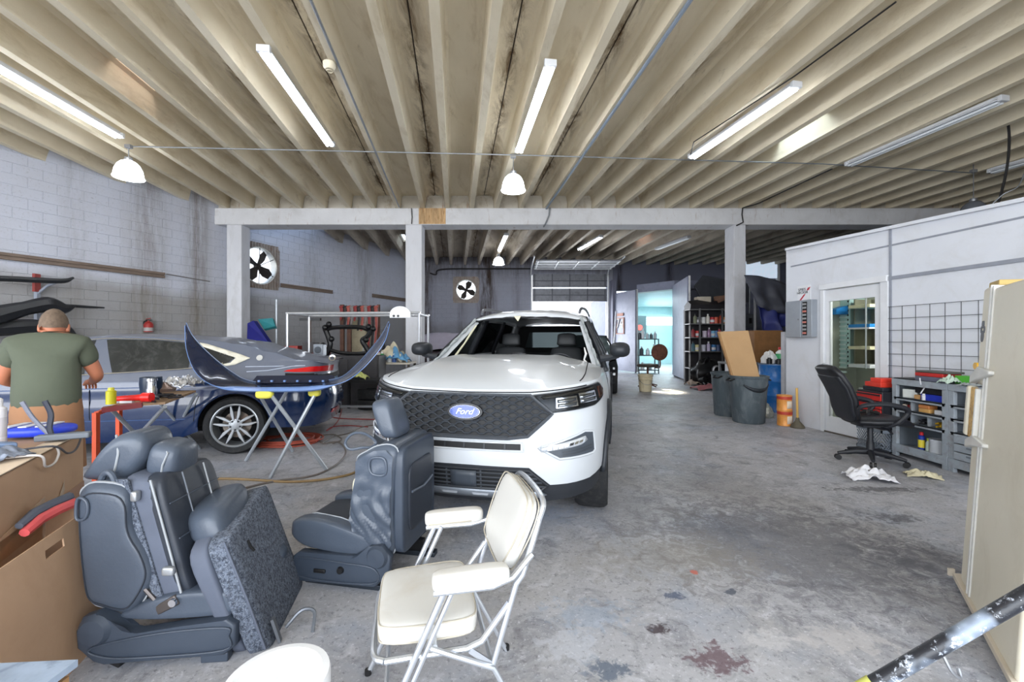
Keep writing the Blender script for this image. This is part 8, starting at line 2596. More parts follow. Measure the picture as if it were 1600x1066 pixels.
# painted plywood stool top, bottom left
pw_ = thing('plywood_stand', 'low plywood stand with blue grey paint smears at the bottom left corner', 'stand', (0, 0, 0))
m_pw = mat('paint_smeared_ply', (150, 164, 182), 0.55, var=0.25, scale=5, dirt=(60, 78, 100), dirt_amt=0.8)
MB().add([(-1.235, 1.22, 0.45), (-1.235, 1.06, 0.45), (-1.9, 0.95, 0.45), (-2.0, 1.17, 0.45)], [(0, 1, 2, 3)]).build('stand_top', m_pw, pw_, smooth=0, solid=0.02)
for x, y in ((-1.27, 1.19), (-1.27, 1.08), (-1.9, 1.0), (-1.9, 1.13)):
 MB().box((x - 0.02, y - 0.02, 0), (x + 0.02, y + 0.02, 0.43)).build('leg', KRAFT_E, pw_, smooth=0)
# ------------------------------------------------------------------ the man at the left, seen from behind
SKIN = mat('tan_skin', (176, 112, 84), 0.55, var=0.06)
HAIR = mat('short_greybrown_hair', (104, 88, 74), 0.85, var=0.25, scale=40, bump=0.3, bscale=200)
SHIRT = mat('olive_green_tshirt', (82, 88, 74), 0.85, var=0.08, scale=3, bump=0.15, bscale=25)
PANT = mat('khaki_shorts', (150, 110, 80), 0.85, var=0.08)
man = thing('person', 'man in an olive t-shirt seen from behind, head bowed over his work', 'person', (-3.12, 2.88, 0), math.radians(36))
man.scale = (0.87, 0.93, 1.0)
def skin_mesh(name, pts, edges, radii, m, parent, root=0, sub=2):
 me = bpy.data.meshes.new(name)
 me.from_pydata(pts, edges, [])
 o = bpy.data.objects.new(name, me)
 COL.objects.link(o)
 o.parent = parent
 md = o.modifiers.new('skin', 'SKIN')
 md.use_smooth_shade = True
 for i, r in enumerate(radii):
  v = me.skin_vertices[0].data[i]
  v.radius = r if isinstance(r, tuple) else (r, r)
  v.use_root = (i == root)
 s = o.modifiers.new('sub', 'SUBSURF')
 s.levels = sub
 s.render_levels = sub
 me.materials.append(m)
 return o
# body: pelvis, spine, neck, legs, arms (local +y = the way he faces)
bpts = [(0, 0, 0.90), (0, 0.0, 1.06), (0, 0.02, 1.22), (0, 0.05, 1.34), (0, 0.11, 1.41), (0, 0.14, 1.45),
  (-0.09, 0, 0.84), (-0.11, 0.02, 0.48), (-0.12, -0.02, 0.08), (-0.13, 0.13, 0.035),
  (0.09, 0, 0.84), (0.11, 0.02, 0.48), (0.12, -0.02, 0.08), (0.13, 0.13, 0.035),
  (-0.17, 0.05, 1.34), (-0.26, 0.08, 1.12), (-0.17, 0.30, 1.06),
  (0.17, 0.05, 1.34), (0.27, 0.09, 1.12), (0.20, 0.32, 1.07)]
bed = [(0, 1), (1, 2), (2, 3), (3, 4), (4, 5), (0, 6), (6, 7), (7, 8), (8, 9), (0, 10), (10, 11), (11, 12), (12, 13), (3, 14), (14, 15), (15, 16), (3, 17), (17, 18), (18, 19)]
brad = [(0.145, 0.105), (0.14, 0.10), (0.155, 0.11), (0.12, 0.09), (0.06, 0.06), (0.055, 0.06),
  (0.095, 0.10), (0.06, 0.06), (0.042, 0.042), (0.04, 0.035), (0.095, 0.10), (0.06, 0.06), (0.042, 0.042), (0.04, 0.035),
  (0.07, 0.07), (0.046, 0.046), (0.032, 0.03), (0.07, 0.07), (0.046, 0.046), (0.032, 0.03)]
skin_mesh('body', bpts, bed, brad, SKIN, man)
# t-shirt
sp_ = [(0, -0.01, 0.84), (0, -0.005, 1.06), (0, 0.015, 1.22), (0, 0.045, 1.34), (0, 0.085, 1.39), (-0.18, 0.045, 1.33), (-0.245, 0.065, 1.19), (0.18, 0.045, 1.33), (0.25, 0.075, 1.19)]
skin_mesh('t_shirt', sp_, [(0, 1), (1, 2), (2, 3), (3, 4), (3, 5), (5, 6), (3, 7), (7, 8)],
          [(0.225, 0.16), (0.205, 0.15), (0.205, 0.15), (0.15, 0.115), (0.085, 0.08), (0.085, 0.09), (0.085, 0.085), (0.085, 0.09), (0.085, 0.085)], SHIRT, man)
def ell(cx, cy, cz, a, b, n=20):
 return [V((cx + a * math.cos(2 * PI * k / n), cy + b * math.sin(2 * PI * k / n), cz)) for k in range(n)]
mb = MB().loft([ell(0, 0, 0.98, 0.19, 0.135), ell(0, 0, 0.90, 0.20, 0.145), ell(0, 0, 0.78, 0.20, 0.14)])
for s in (-1, 1):
 mb.loft([ell(s * 0.095, 0, 0.84, 0.105, 0.125), ell(s * 0.11, 0.01, 0.66, 0.10, 0.11), ell(s * 0.12, 0.02, 0.5, 0.095, 0.10)])
mb.build('shorts', PANT, man, smooth=60)['kind'] = 'stuff'
for s in (-1, 1):
 MB().box((s * 0.13 - 0.05, -0.1, 0.0), (s * 0.13 + 0.05, 0.19, 0.07)).build('shoe', BLACKP, man, bevel=0.025)
# head, bowed forward
hd = bpy.data.objects.new('head', None)
COL.objects.link(hd)
hd.parent = man
hd.location = (0, 0.17, 1.475)
hd.rotation_euler = (-0.45, 0, 0)
def headf(o, p):
 return o
mb = MB()
def hf(a, b):
 th, ph = 2 * PI * a, PI * b
 x, y, z = math.sin(ph) * math.sin(th), math.sin(ph) * math.cos(th), math.cos(ph)
 w = 0.082 * (1 - 0.18 * max(0, -z))
 d = 0.102 if y < 0 else 0.098 - 0.012 * max(0, -z)
 return V((w * x, d * y + (0.02 * max(0, -z) if y > 0 else 0.012 * max(0, -z)), 0.122 * z))
mb.grid(hf, 28, 20)
mb.build('skull', SKIN, hd, merge=True, smooth=80)
mb = MB()
mb.grid(lambda a, b: hf(lerp(0.22, 0.78, a), lerp(0.0, 0.60 + 0.05 * math.cos(2 * PI * (a - 0.5)), b)) * 1.045, 20, 14)
mb.build('hair', HAIR, hd, smooth=80)
mb = MB()
mb.grid(lambda a, b: hf(lerp(-0.25, 0.25, a), lerp(0.0, 0.30, b)) * 1.05, 14, 6)
mb.build('hair', HAIR, hd, smooth=80)
for s in (-1, 1):
 bld(blob([V((s * 0.078, 0.0, -0.015)) + V(p) for p in boxc((-0.012, -0.02, -0.032), (0.016, 0.018, 0.032))], 3, 5), 'ear', SKIN, hd)
 MB().ball((s * 0.03, 0.088, 0.01), 0.012, 8, 6).build('eye', mat('eye_white', (220, 220, 216), 0.3), hd)
bld(blob([V((0, 0.10, -0.015)) + V(p) for p in boxc((-0.015, -0.02, -0.025), (0.015, 0.022, 0.025))], 3, 4), 'nose', SKIN, hd)
MB().box((-0.025, 0.098, -0.065), (0.025, 0.106, -0.058)).build('mouth', mat('lip', (140, 78, 68), 0.6), hd, bevel=0.003)
# hands: palm and five bent fingers each
for s, w0 in ((-1, (-0.17, 0.30, 1.06)), (1, (0.20, 0.32, 1.07))):
 w0 = V(w0)
 pp = [w0, w0 + V((-s * 0.02, 0.05, -0.01)), w0 + V((-s * 0.03, 0.085, -0.02))]
 ed = [(0, 1), (1, 2)]
 rr = [0.028, (0.038, 0.017), (0.038, 0.015)]
 for f in range(4):
  base_ = w0 + V((-s * 0.03 + (f - 1.5) * 0.021, 0.085, -0.02))
  ln = (0.062, 0.072, 0.068, 0.054)[f]
  i0 = len(pp)
  pp += [base_ + V((0, ln * 0.45, -0.006)), base_ + V((0, ln * 0.8, -0.026)), base_ + V((0, ln * 0.85, -0.05))]
  ed += [(2, i0), (i0, i0 + 1), (i0 + 1, i0 + 2)]
  rr += [0.0095, 0.009, 0.008]
 i0 = len(pp)
 pp += [w0 + V((-s * 0.055, 0.05, -0.02)), w0 + V((-s * 0.07, 0.085, -0.035))]
 ed += [(1, i0), (i0, i0 + 1)]
 rr += [0.0115, 0.010]
 skin_mesh('hand', pp, ed, rr, SKIN, man, 0, 1)
# ------------------------------------------------------------------ cross-legged stands and the loose bumper
GAL = mat('galvanised_tube', (166, 172, 178), 0.4, 0.4, var=0.1)
xs1 = thing('folding_work_stand', 'cross-legged galvanised stand carrying the loose blue bumper', 'stand')
ft = {'f1': gnd(510, 736), 'f2': gnd(422, 749), 'r1': gnd(457, 707), 'r2': gnd(384, 722)}
tp1 = {'f1': V((-2.42, 4.28, 0.85)), 'f2': V((-2.02, 4.44, 0.85)), 'r1': V((-2.88, 4.80, 0.85)), 'r2': V((-2.52, 4.86, 0.85))}
for k in ft:
 MB().tube([tp1[k], ft[k] + V((0, 0, 0.012))], 0.019, 8).build('leg', GAL, xs1)
for a, b in (('f1', 'r1'), ('f2', 'r2')):
 MB().tube([tp1[a], tp1[b]], 0.019, 8).build('top_bar', GAL, xs1)
for f, r in (('f1', 'f2'), ('r1', 'r2')):
 a = tp1[f].lerp(ft[f], 0.42)
 b = tp1[r].lerp(ft[r], 0.40)
 MB().tube(catmull([a, a.lerp(b, 0.4) + V((0, -0.02, -0.05)), b], 5), 0.010, 6).build('tie_cord', mat('white_rope', (204, 206, 208), 0.7), xs1)
for q, w_ in ((tp1['f1'], 0.14), (tp1['f2'], 0.09)):
 bld(blob([q + V(p) for p in boxc((-w_, -0.035, -0.06), (0.035, 0.05, 0.03))], 3, 5), 'yellow_pad', mat('yellow_tape', (222, 214, 84), 0.6, var=0.1), xs1)
bu = thing('loose_bumper', 'dark blue bumper cover lying upside down with both wings raised', 'bumper')
te = [(291, 505), (300, 524), (318, 545), (340, 565), (362, 582), (383, 594), (410, 599), (440, 599), (480, 598), (512, 595), (535, 589), (556, 572), (578, 548), (597, 524), (608, 503)]
be = [(289, 509), (291, 545), (303, 578), (322, 597), (345, 606), (370, 608), (400, 609), (440, 609), (480, 608), (512, 604), (540, 596), (562, 581), (586, 556), (602, 532), (609, 506)]
yt = [4.55, 4.55, 4.58, 4.62, 4.66, 4.70, 4.74, 4.76, 4.76, 4.74, 4.68, 4.55, 4.45, 4.38, 4.35]
yb_ = [4.54, 4.45, 4.38, 4.32, 4.28, 4.27, 4.27, 4.27, 4.27, 4.27, 4.26, 4.22, 4.2, 4.22, 4.32]
T_ = catmull([at(p[0], p[1], y) for p, y in zip(te, yt)], 3)
B2 = catmull([at(p[0], p[1], y) for p, y in zip(be, yb_)], 3)
nT = len(T_)
mb = MB()
def bf(a, b):
 i = min(nT - 1, int(round(a * (nT - 1))))
 p = T_[i].lerp(B2[i], b)
 p.z -= 0.035 * math.sin(PI * b) * (1 if 0.2 < a < 0.85 else 0.4)
 return p
mb.grid(bf, nT - 1, 6)
BUM = mat('blue_bumper_plastic', (20, 30, 54), 0.22, var=0.15, coat=0.5)
mb.build('bumper_skin', BUM, bu, smooth=60, solid=0.006)
MB().tube([p + V((0, 0, 0.004)) for p in T_], 0.007, 6).build('flange', mat('slate_edge', (84, 100, 130), 0.3, coat=0.4), bu)
MB().tube([p for p in B2], [0.004 + 0.022 * smooth01((p.x + 3.0) * 4) * smooth01((-1.75 - p.x) * 5) for p in B2], 6).build('flange', mat('pale_blue_edge', (96, 126, 176), 0.3, coat=0.4), bu)
sheet4('inner_strip', [at(392, 600, 4.72), at(530, 598, 4.72), at(520, 587, 4.78), at(402, 588, 4.78)], 0.01, mat('dark_navy_inner', (14, 20, 40), 0.5), parent=bu)
for k in range(7):
 MB().box((-0.012, -0.01, 0), (0.012, 0.01, 0.02)).build('clip', mat('pale_blue_edge', (110, 140, 190)), bu, loc=at(405 + k * 20, 597, 4.70))
# folding table with tools behind the seats
tt = thing('trestle_table', 'small folding trestle table with a tan top in front of the blue sedan', 'table')
c1, c2, c3, c4 = at(172, 634, 3.95), at(252, 630, 4.15), at(318, 603, 4.9), at(262, 603, 4.85)
tops_ = [V((p.x, p.y, 0.80)) for p in (at_z(175, 637, 0.80), at_z(258, 632, 0.80), at_z(306, 613, 0.80), at_z(238, 614, 0.80))]
sheet4('table_top', tops_, 0.02, mat('tan_board', (170, 140, 110), 0.7, var=0.15), parent=tt)
for a, b in ((0, (252, 722)), (1, (168, 735)), (2, (262, 700)), (3, (312, 702))):
 f = gnd(*b)
 MB().tube([tops_[a] - V((0, 0, 0.02)), V((f.x, f.y, 0.012))], 0.017, 8).build('leg', GAL, tt)
def tw(px, py):
 return at_z(px, py, 0.822)
G4 = 'things on the trestle table'
t = thing('red_spray_gun', 'bright red spray gun lying on the trestle table', 'spray gun', tw(212, 630), 0.1, G4)
MB().cyl((-0.16, 0, 0.04), (0.08, 0, 0.05), 0.022, 0.03, n=12).build('barrel', mat('bright_red', (230, 34, 30), 0.35), t)
MB().cyl((0.06, 0, 0.05), (0.13, 0, 0.05), 0.042, n=12).build('head', mat('bright_red', (230, 34, 30)), t)
MB().bar((-0.12, 0, 0.012), (-0.02, 0.0, 0.012), 0.03, 0.02).build('grip', TRIMW, t, smooth=0)
tag(MB().lathe([(0.001, 0), (0.042, 0), (0.042, 0.10), (0.036, 0.11), (0.036, 0.17), (0.044, 0.175), (0.044, 0.2), (0.001, 0.2)], 20).build('steel_cup', CHR, loc=tw(216, 628) + V((0.02, 0.12, 0))), 'tall shiny steel cup on the trestle table', 'cup', G4)
tag(MB().lathe([(0.001, 0), (0.075, 0), (0.09, 0.14), (0.085, 0.2), (0.07, 0.2), (0.001, 0.15)], 20).build('dark_pot', mat('dark_blue_pot', (24, 40, 62), 0.3), loc=tw(236, 622)), 'dark blue pot beside the steel cup', 'pot', G4)
tag(MB().lathe([(0.001, 0), (0.09, 0.0), (0.10, 0.03), (0.05, 0.06), (0.02, 0.09), (0.001, 0.09)], 20).build('metal_lid', mat('brown_metal', (140, 120, 110), 0.3, 0.7), loc=tw(256, 620) + V((0, 0, 0.05))), 'round brown metal lid on the table tools', 'lid', G4)
for k, (px, py, sx, lab) in enumerate([(272, 612, 0.16, 'crumpled silver foil at the right of the trestle table'), (292, 609, 0.14, 'second crumpled foil heap farther right on the trestle table')]):
 rag('foil_heap', lab, tw(px, py) + V((0, 0, 0.04)), sx, 0.1, 0.14, mat('bright_foil', (190, 192, 196), 0.25, 0.7, var=0.2), 30 + k, cat='foil', group=G4)
mb = MB()
rn = random.Random(8)
for k in range(22):
 p = tw(235 + rn.uniform(-10, 45), 622 + rn.uniform(-8, 8))
 d = V((rn.uniform(-1, 1), rn.uniform(-1, 1), 0)).normalized() * 0.06
 mb.cyl(p - d + V((0, 0, 0.012 + 0.01 * (k % 4))), p + d + V((0, 0, 0.014 + 0.01 * (k % 4))), 0.009, n=6)
o = tag(mb.build('hand_tools', mat('dark_tool_steel', (60, 60, 66), 0.35, 0.7, var=0.4)), 'jumble of dark hand tools on the trestle table', 'tools', G4)
o['kind'] = 'stuff'
# orange frame machine at the left
og = thing('orange_frame', 'orange painted steel frame between the man and the trestle table', 'frame')
ORG = mat('orange_paint', (208, 82, 44), 0.5, var=0.12)
for px, pt, pb2, Y in ((150, 645, 720, 3.6), (186, 640, 690, 4.1)):
 a = at(px, pt, Y)
 MB().box((a.x - 0.018, Y - 0.018, 0), (a.x + 0.018, Y + 0.018, a.z)).build('post', ORG, og, smooth=0)
a, b = at(132, 636, 3.5), at(190, 636, 4.1)
MB().bar(V((a.x, 3.6, 0.76)), V((b.x, 4.1, 0.76)), 0.03, 0.03).build('rail', ORG, og, smooth=0)
MB().bar(V((a.x + 0.1, 3.55, 0.80)), V((a.x + 0.3, 3.7, 0.82)), 0.10, 0.04).build('red_tool_tray', mat('maroon', (120, 40, 44), 0.5), og, smooth=0)
bottle('yellow capped can standing by the man on the orange frame', V((at(132, 636, 3.6).x + 0.2, 3.625, 0.836)), 0.035, 0.14, (206, 200, 40), (226, 222, 80), kind='spray')
# hoses and cables on the floor
def hose(label, pix, r, m, name='air_hose', cat='hose', z=None):
 return tag(MB().tube(catmull([gnd(*p) + V((0, 0, r + (z or 0))) for p in pix], 8), r, 6).build(name, m), label, cat, 'hoses on the floor')
TANH = mat('tan_hose', (150, 124, 84), 0.5)
GRYH = mat('grey_brown_hose', (112, 104, 98), 0.5)
REDH = mat('red_hose', (158, 60, 60), 0.5)
hose('tan air hose running behind the seats towards the power seat', [(315, 752), (350, 750), (400, 752), (450, 755), (500, 752), (540, 745), (560, 738)], 0.012, TANH)
hose('second tan hose curving behind the leftmost seats', [(325, 778), (360, 771), (400, 760), (440, 752), (480, 747), (508, 738), (532, 722), (540, 706), (528, 692), (503, 694), (500, 683), (520, 680), (534, 688), (520, 694)], 0.010, GRYH)
hose('grey hose leading from the loop to the far table', [(503, 694), (520, 684), (545, 678), (567, 668), (600, 664)], 0.010, GRYH)
hose('thin red hose on the floor behind the sedan', [(512, 652), (534, 655), (566, 656), (600, 657)], 0.010, REDH)
hose('red air hose loop coming down behind the sedan', [(534, 640), (530, 655), (520, 668), (510, 674), (520, 668), (545, 666), (575, 668)], 0.008, REDH)
cl_ = thing('coiled_hose', 'orange red coiled hose on the floor beside the sedan wheel', 'hose', gnd(452, 690))
COIL = mat('orange_red_hose', (176, 84, 66), 0.5)
rn = random.Random(4)
for k in range(7):
 r0 = 0.34 - 0.025 * (k % 4)
 dx, dy = rn.uniform(-0.05, 0.05), rn.uniform(-0.05, 0.05)
 MB().tube([(dx + r0 * 1.25 * math.cos(a), dy + r0 * math.sin(a), 0.012 + 0.016 * (k // 2) + 0.006 * math.sin(3 * a + k)) for a in [2 * PI * q / 28 for q in range(28)]], 0.011, 6, closed=True).build('hose_turn', COIL, cl_)
# foreground pipe at the bottom right
def pipe_mat():
 m = bpy.data.materials.new('paint_splashed_pipe')
 m.use_nodes = True
 g = NT(m)
 n = g.noise(7.5, 3, 0.5, g.map((1, 1, 1)))
 c = g.mix(g.ramp(n, 0.50, 0.62), lin((34, 36, 42)), lin((150, 162, 178)))
 c = g.mix(g.ramp(g.noise(60, 5, 0.7), 0.56, 0.66), c, lin((200, 206, 216)))
 g.l.new(c, g.b.inputs['Base Color'])
 g.b.inputs['Roughness'].default_value = 0.35
 g.bump(g.noise(40, 5, 0.7), 0.4, 0.004)
 return m
fp_ = thing('foreground_pipe', 'paint splashed steel pipe slanting across the bottom right corner', 'pipe')
pa_, pb_ = at(1382, 1060, 1.08), at(1612, 926, 1.00)
dd_ = (pb_ - pa_).normalized()
pe = pa_ - dd_ * (pa_.z / dd_.z)
MB().tube([pe + V((0, 0, 0.02)), pa_, pb_, pb_ + dd_ * 0.5], 0.0185, 20).build('pipe_body', pipe_mat(), fp_)
MB().tube([pa_ - dd_ * 0.09, pa_ - dd_ * 0.03], 0.021, 16).build('yellow_tape', mat('yellow_green_tape', (206, 206, 110), 0.6, var=0.2), fp_)
q = pa_.lerp(pb_, 0.42) - V((0, 0, 0.03))
MB().tube(catmull([q, q + V((0.01, -0.01, -0.03)), q + V((0.03, -0.01, -0.045)), q + V((0.035, 0, -0.03))], 4), 0.004, 6).build('wire_end', ALU, fp_)
MB().cyl((pb_ + dd_ * 0.45).to_tuple()[:2] + (0.0,), tuple(pb_ + dd_ * 0.45), 0.03, n=12).build('support_post', GAL, fp_)
# ------------------------------------------------------------------ wall rack with black bumpers, extinguisher
nrW = V((WLD[1], -WLD[0], 0))
BBP = mat('black_bumper_plastic', (30, 32, 36), 0.4, var=0.15)
def wlp(px, out=0.3):
 """depth at which column px meets the plane parallel to the left wall, out metres in front of it"""
 k = (px - 800) / F_PX
 o_ = wl_pt(11.13) + nrW * out
 u_ = (k * o_.y - o_.x) / (WLD[0] - k * WLD[1])
 return o_.y + WLD[1] * u_
rk3 = thing('wall_rack', 'grey wall bracket with a red and white plate at the far left', 'rack')
y = wlp(60, 0.1)
mb = MB()
mb.bar(at(58, 430, y), at(58, 560, y), 0.06, 0.06, up=(0, 1, 0))
mb.build('upright', mat('grey_bracket_paint', (150, 156, 168), 0.5), rk3, smooth=0)
MB().tube([at(60, 458, y), at(75, 446, wlp(75, 0.35)), at(92, 440, wlp(92, 0.5))], 0.025, 6).build('arm', mat('grey_bracket_paint', (150, 156, 168)), rk3)
MB().bar(at(57, 428, y - 0.05), at(57, 456, y - 0.05), 0.05, 0.1, up=(0, 1, 0)).build('red_plate', mat('dull_red', (140, 60, 56), 0.6), rk3, smooth=0)
G5 = 'black parts on the wall rack'
def bpart(label, pix, outs, rad, group=G5):
 P = catmull([at(p[0], p[1], wlp(p[0], o)) for p, o in zip(pix, outs)], 5)
 n = len(P)
 R = [interp(i / (n - 1), [(k / (len(rad) - 1), r) for k, r in enumerate(rad)]) for i in range(n)]
 tag(MB().tube(P, R, 8).build('bumper_cover', BBP), label, 'bumper', group)
bpart('thin black bumper strip on the upper rack arm', [(-40, 434), (20, 436), (60, 438), (100, 439), (115, 434)], [0.5] * 5, [0.05, 0.05, 0.05, 0.045, 0.02])
bpart('large black bumper cover on the lower rack arm', [(-50, 505), (0, 492), (40, 482), (75, 476), (100, 482), (118, 478)], [0.6] * 6, [0.16, 0.16, 0.12, 0.14, 0.10, 0.02])
bpart('black rod sticking out of the rack to the right', [(60, 476), (110, 478), (140, 480), (163, 481)], [0.55] * 4, [0.03, 0.03, 0.026, 0.014])
bpart('second black bumper cover low behind the man', [(-50, 516), (10, 512), (60, 510), (100, 516), (124, 540)], [0.5] * 5, [0.14, 0.14, 0.12, 0.12, 0.04])
bpart('third black bumper cover lowest behind the man', [(-50, 558), (10, 556), (80, 554), (112, 558)], [0.5] * 4, [0.12, 0.12, 0.1, 0.04])
ex = thing('fire_extinguisher', 'small red fire extinguisher on the left wall above the sedan', 'extinguisher', V((0, 0, 0)))
y = wlp(232, 0.12)
c = at(232, 519, y)
ex.location = c
EXR = mat('extinguisher_red', (150, 40, 38), 0.35)
MB().lathe([(0.001, 0), (0.085, 0.0), (0.09, 0.02), (0.09, 0.17), (0.06, 0.22), (0.025, 0.24), (0.025, 0.26)], 18).build('cylinder_body', EXR, ex)
MB().bar((-0.05, 0, 0.27), (0.06, 0, 0.27), 0.03, 0.02).build('handle', BLACKP, ex, smooth=0)
MB().bar((-0.05, 0, 0.29), (0.05, 0, 0.31), 0.03, 0.012).build('lever', EXR, ex, smooth=0)
MB().tube(catmull([(-0.03, 0, 0.26), (-0.11, 0, 0.22), (-0.10, 0, 0.08)], 4), 0.012, 6).build('hose', BLACKP, ex)
MB().lathe([(0.091, 0.02), (0.091, 0.10)], 18).build('label_band', mat('grey_label', (150, 146, 144), 0.5), ex)
MB().bar((0, 0, 0.1), tuple(nrW * -0.11 + V((0, 0, 0.1))), 0.05, 0.03).build('wall_hook', ALU, ex, smooth=0)
# ------------------------------------------------------------------ chrome garment rack
gr = thing('chrome_rack', 'tall chrome tube rack spanning behind the loose bumper', 'rack')
CHT = mat('dull_chrome_tube', (186, 188, 192), 0.3, 0.6)
Yg = 7.0
for px in (449, 655):
 for dy in (0.0, 0.75):
  a = at(px, 490, Yg)
  MB().cyl((a.x, Yg + dy, 0.0), (a.x, Yg + dy, a.z), 0.022, n=8).build('post', CHT, gr)
for dy in (0.0, 0.75):
 a, b = at(447, 490, Yg), at(657, 489, Yg)
 MB().cyl((a.x, Yg + dy, a.z), (b.x, Yg + dy, b.z), 0.022, n=8).build('top_rail', CHT, gr)
for px in (449, 655):
 a = at(px, 490, Yg)
 MB().cyl((a.x, Yg, a.z), (a.x, Yg + 0.75, a.z), 0.018, n=8).build('cross_rail', CHT, gr)
 MB().cyl((a.x, Yg, 0.1), (a.x, Yg + 0.75, 0.1), 0.018, n=8).build('cross_rail', CHT, gr)
rl = thing('tape_dispenser', 'white arched masking paper holder at the right end of the chrome rack', 'dispenser', at(625, 491, Yg - 0.06))
WH = mat('white_enamel', (214, 218, 222), 0.4)
mb = MB().prism([(0.17 * math.cos(PI * k / 12), 0.13 * math.sin(PI * k / 12)) for k in range(13)] + [(-0.17, -0.06), (0.17, -0.06)], -0.05, 0.0, Matrix.Rotation(PI / 2, 4, 'X'))
mb.build('housing', WH, rl, bevel=0.006)
for x in (-0.1, -0.03):
 MB().cyl((x, -0.01, -0.03), (x, 0.02, -0.03), 0.02, n=10).build('bolt_hole', BLACKP, rl)
# ------------------------------------------------------------------ workbench corner at the back left
G6 = 'clutter on the pale workbench'
wt = thing('pale_workbench', 'pale topped workbench loaded with bottles left of the middle column', 'workbench')
a, b = at_z(578, 567, 0.86), at_z(640, 567, 0.86)
Yw = a.y
PT = mat('pale_bench_top', (196, 188, 172), 0.6, var=0.1)
MB().box((a.x, Yw, 0.82), (b.x, Yw + 0.7, 0.86)).build('bench_top', PT, wt, bevel=0.004)
for x in (a.x + 0.03, b.x - 0.06):
 for yy in (Yw + 0.03, Yw + 0.64):
  MB().box((x, yy, 0), (x + 0.05, yy + 0.05, 0.82)).build('leg', mat('dark_wood_leg', (70, 62, 54), 0.8), wt, smooth=0)
MB().box((a.x + 0.05, Yw + 0.05, 0.3), (b.x - 0.05, Yw + 0.65, 0.33)).build('lower_shelf', mat('dark_wood_leg', (70, 62, 54)), wt, smooth=0)
for px, r, h, c, cp, lab in ((593, 0.06, 0.16, (196, 40, 40), (220, 220, 220), 'red tub at the left end of the pale workbench'), (604, 0.055, 0.24, (50, 150, 84), (230, 230, 230), 'green bottle standing on the pale workbench'), (598, 0.04, 0.28, (214, 206, 196), (180, 40, 40), 'cream spray can behind the green bottle'), (614, 0.06, 0.14, (224, 224, 220), (60, 60, 60), 'white tub right of the green bottle'), (622, 0.05, 0.2, (60, 90, 150), (220, 220, 220), 'blue bottle near the right end of the pale workbench')):
 q = at_z(px, 565, 0.862)
 bottle(lab, (q.x, Yw + 0.15 + 0.05 * (px % 3), 0.862), r, h, c, cp, kind='spray' if px == 598 else 'bottle', group=G6)
for px, dy, sx, h, c, lab, sd_ in ((613, 0.4, 0.3, 0.5, (196, 188, 164), 'heap of cream cloth high on the pale workbench', 41), (625, 0.32, 0.28, 0.34, (96, 150, 190), 'pale blue plastic wrapping heap on the pale workbench', 42), (600, 0.45, 0.2, 0.42, (24, 26, 32), 'black bag behind the bottles on the pale workbench', 43)):
 q = at_z(px, 565, 0.862)
 rag('cloth_heap', lab, (q.x, Yw + dy, 0.862), sx, 0.22, h, mat('heap_%d' % sd_, c, 0.8, var=0.2), sd_, group=G6)
dt = thing('black_table', 'low black table in front of the pale workbench', 'table')
a, b = at_z(524, 594, 0.62), at_z(596, 594, 0.62)
Yd = a.y
MB().box((a.x, Yd, 0.57), (b.x, Yd + 0.6, 0.62)).build('table_top', BLACKP, dt, smooth=0)
for x in (a.x + 0.02, b.x - 0.07):
 for yy in (Yd + 0.02, Yd + 0.53):
  MB().box((x, yy, 0), (x + 0.05, yy + 0.05, 0.57)).build('leg', BLACKP, dt, smooth=0)
MB().box((a.x, Yd, 0.1), (b.x, Yd + 0.03, 0.14)).build('foot_rail', SIL, dt, smooth=0)
q = at_z(570, 590, 0.62)
rag('yellow_green_cloth', 'yellow green crumpled thing on the low black table', (q.x, Yd + 0.25, 0.622), 0.16, 0.12, 0.16, mat('yellow_green', (190, 196, 120), 0.6, var=0.15), 51)
for k in range(4):
 t = tag(MB().lathe([(0.13, 0), (0.27, 0.01), (0.29, 0.05), (0.29, 0.15), (0.27, 0.19), (0.13, 0.2), (0.13, 0)], 20).build('old_tyre', TIRE, loc=(-2.8 + 0.61 * (k // 2), 8.6, 0.0)), ('lower old tyre of the pile nearer the sedan by the black table', 'upper old tyre of the pile nearer the sedan by the black table', 'lower old tyre of the pile nearer the white vehicle by the black table', 'upper old tyre of the pile nearer the white vehicle by the black table')[k], 'tyre', 'old tyres under the benches')
 t.location.z = 0.203 * (k % 2)
# black subframe propped on a dark cabinet
sfc = thing('dark_cabinet', 'dark metal cabinet carrying the black subframe near the left wall', 'cabinet')
a, b = at(500, 556, 9.0), at(592, 556, 9.0)
DCB = mat('dark_cabinet_metal', (46, 44, 46), 0.6, var=0.2)
MB().box((a.x, 9.0, 0.0), (b.x, 9.5, a.z)).build('carcass', DCB, sfc, bevel=0.01)
for k in range(2):
 MB().box((lerp(a.x, b.x, k / 2) + 0.03, 8.98, 0.08), (lerp(a.x, b.x, (k + 1) / 2) - 0.03, 9.0, a.z - 0.08)).build('door', DCB, sfc, bevel=0.005)
sf = thing('black_subframe', 'black tubular vehicle subframe standing on the dark cabinet', 'subframe')
SFM = mat('black_subframe_paint', (18, 18, 20), 0.35, 0.2)
def sft(pix, r, name='tube_member'):
 MB().tube(catmull([at(p[0], p[1], 9.2) for p in pix], 4), r * 0.68, 8).build(name, SFM, sf)
sft([(508, 516), (520, 512), (545, 511), (566, 512), (580, 518)], 0.07)
sft([(508, 514), (512, 524), (516, 538), (512, 550), (508, 555)], 0.085)
sft([(580, 516), (574, 526), (566, 532), (572, 543), (578, 552)], 0.08)
sft([(510, 545), (530, 551), (555, 553), (578, 551)], 0.06)
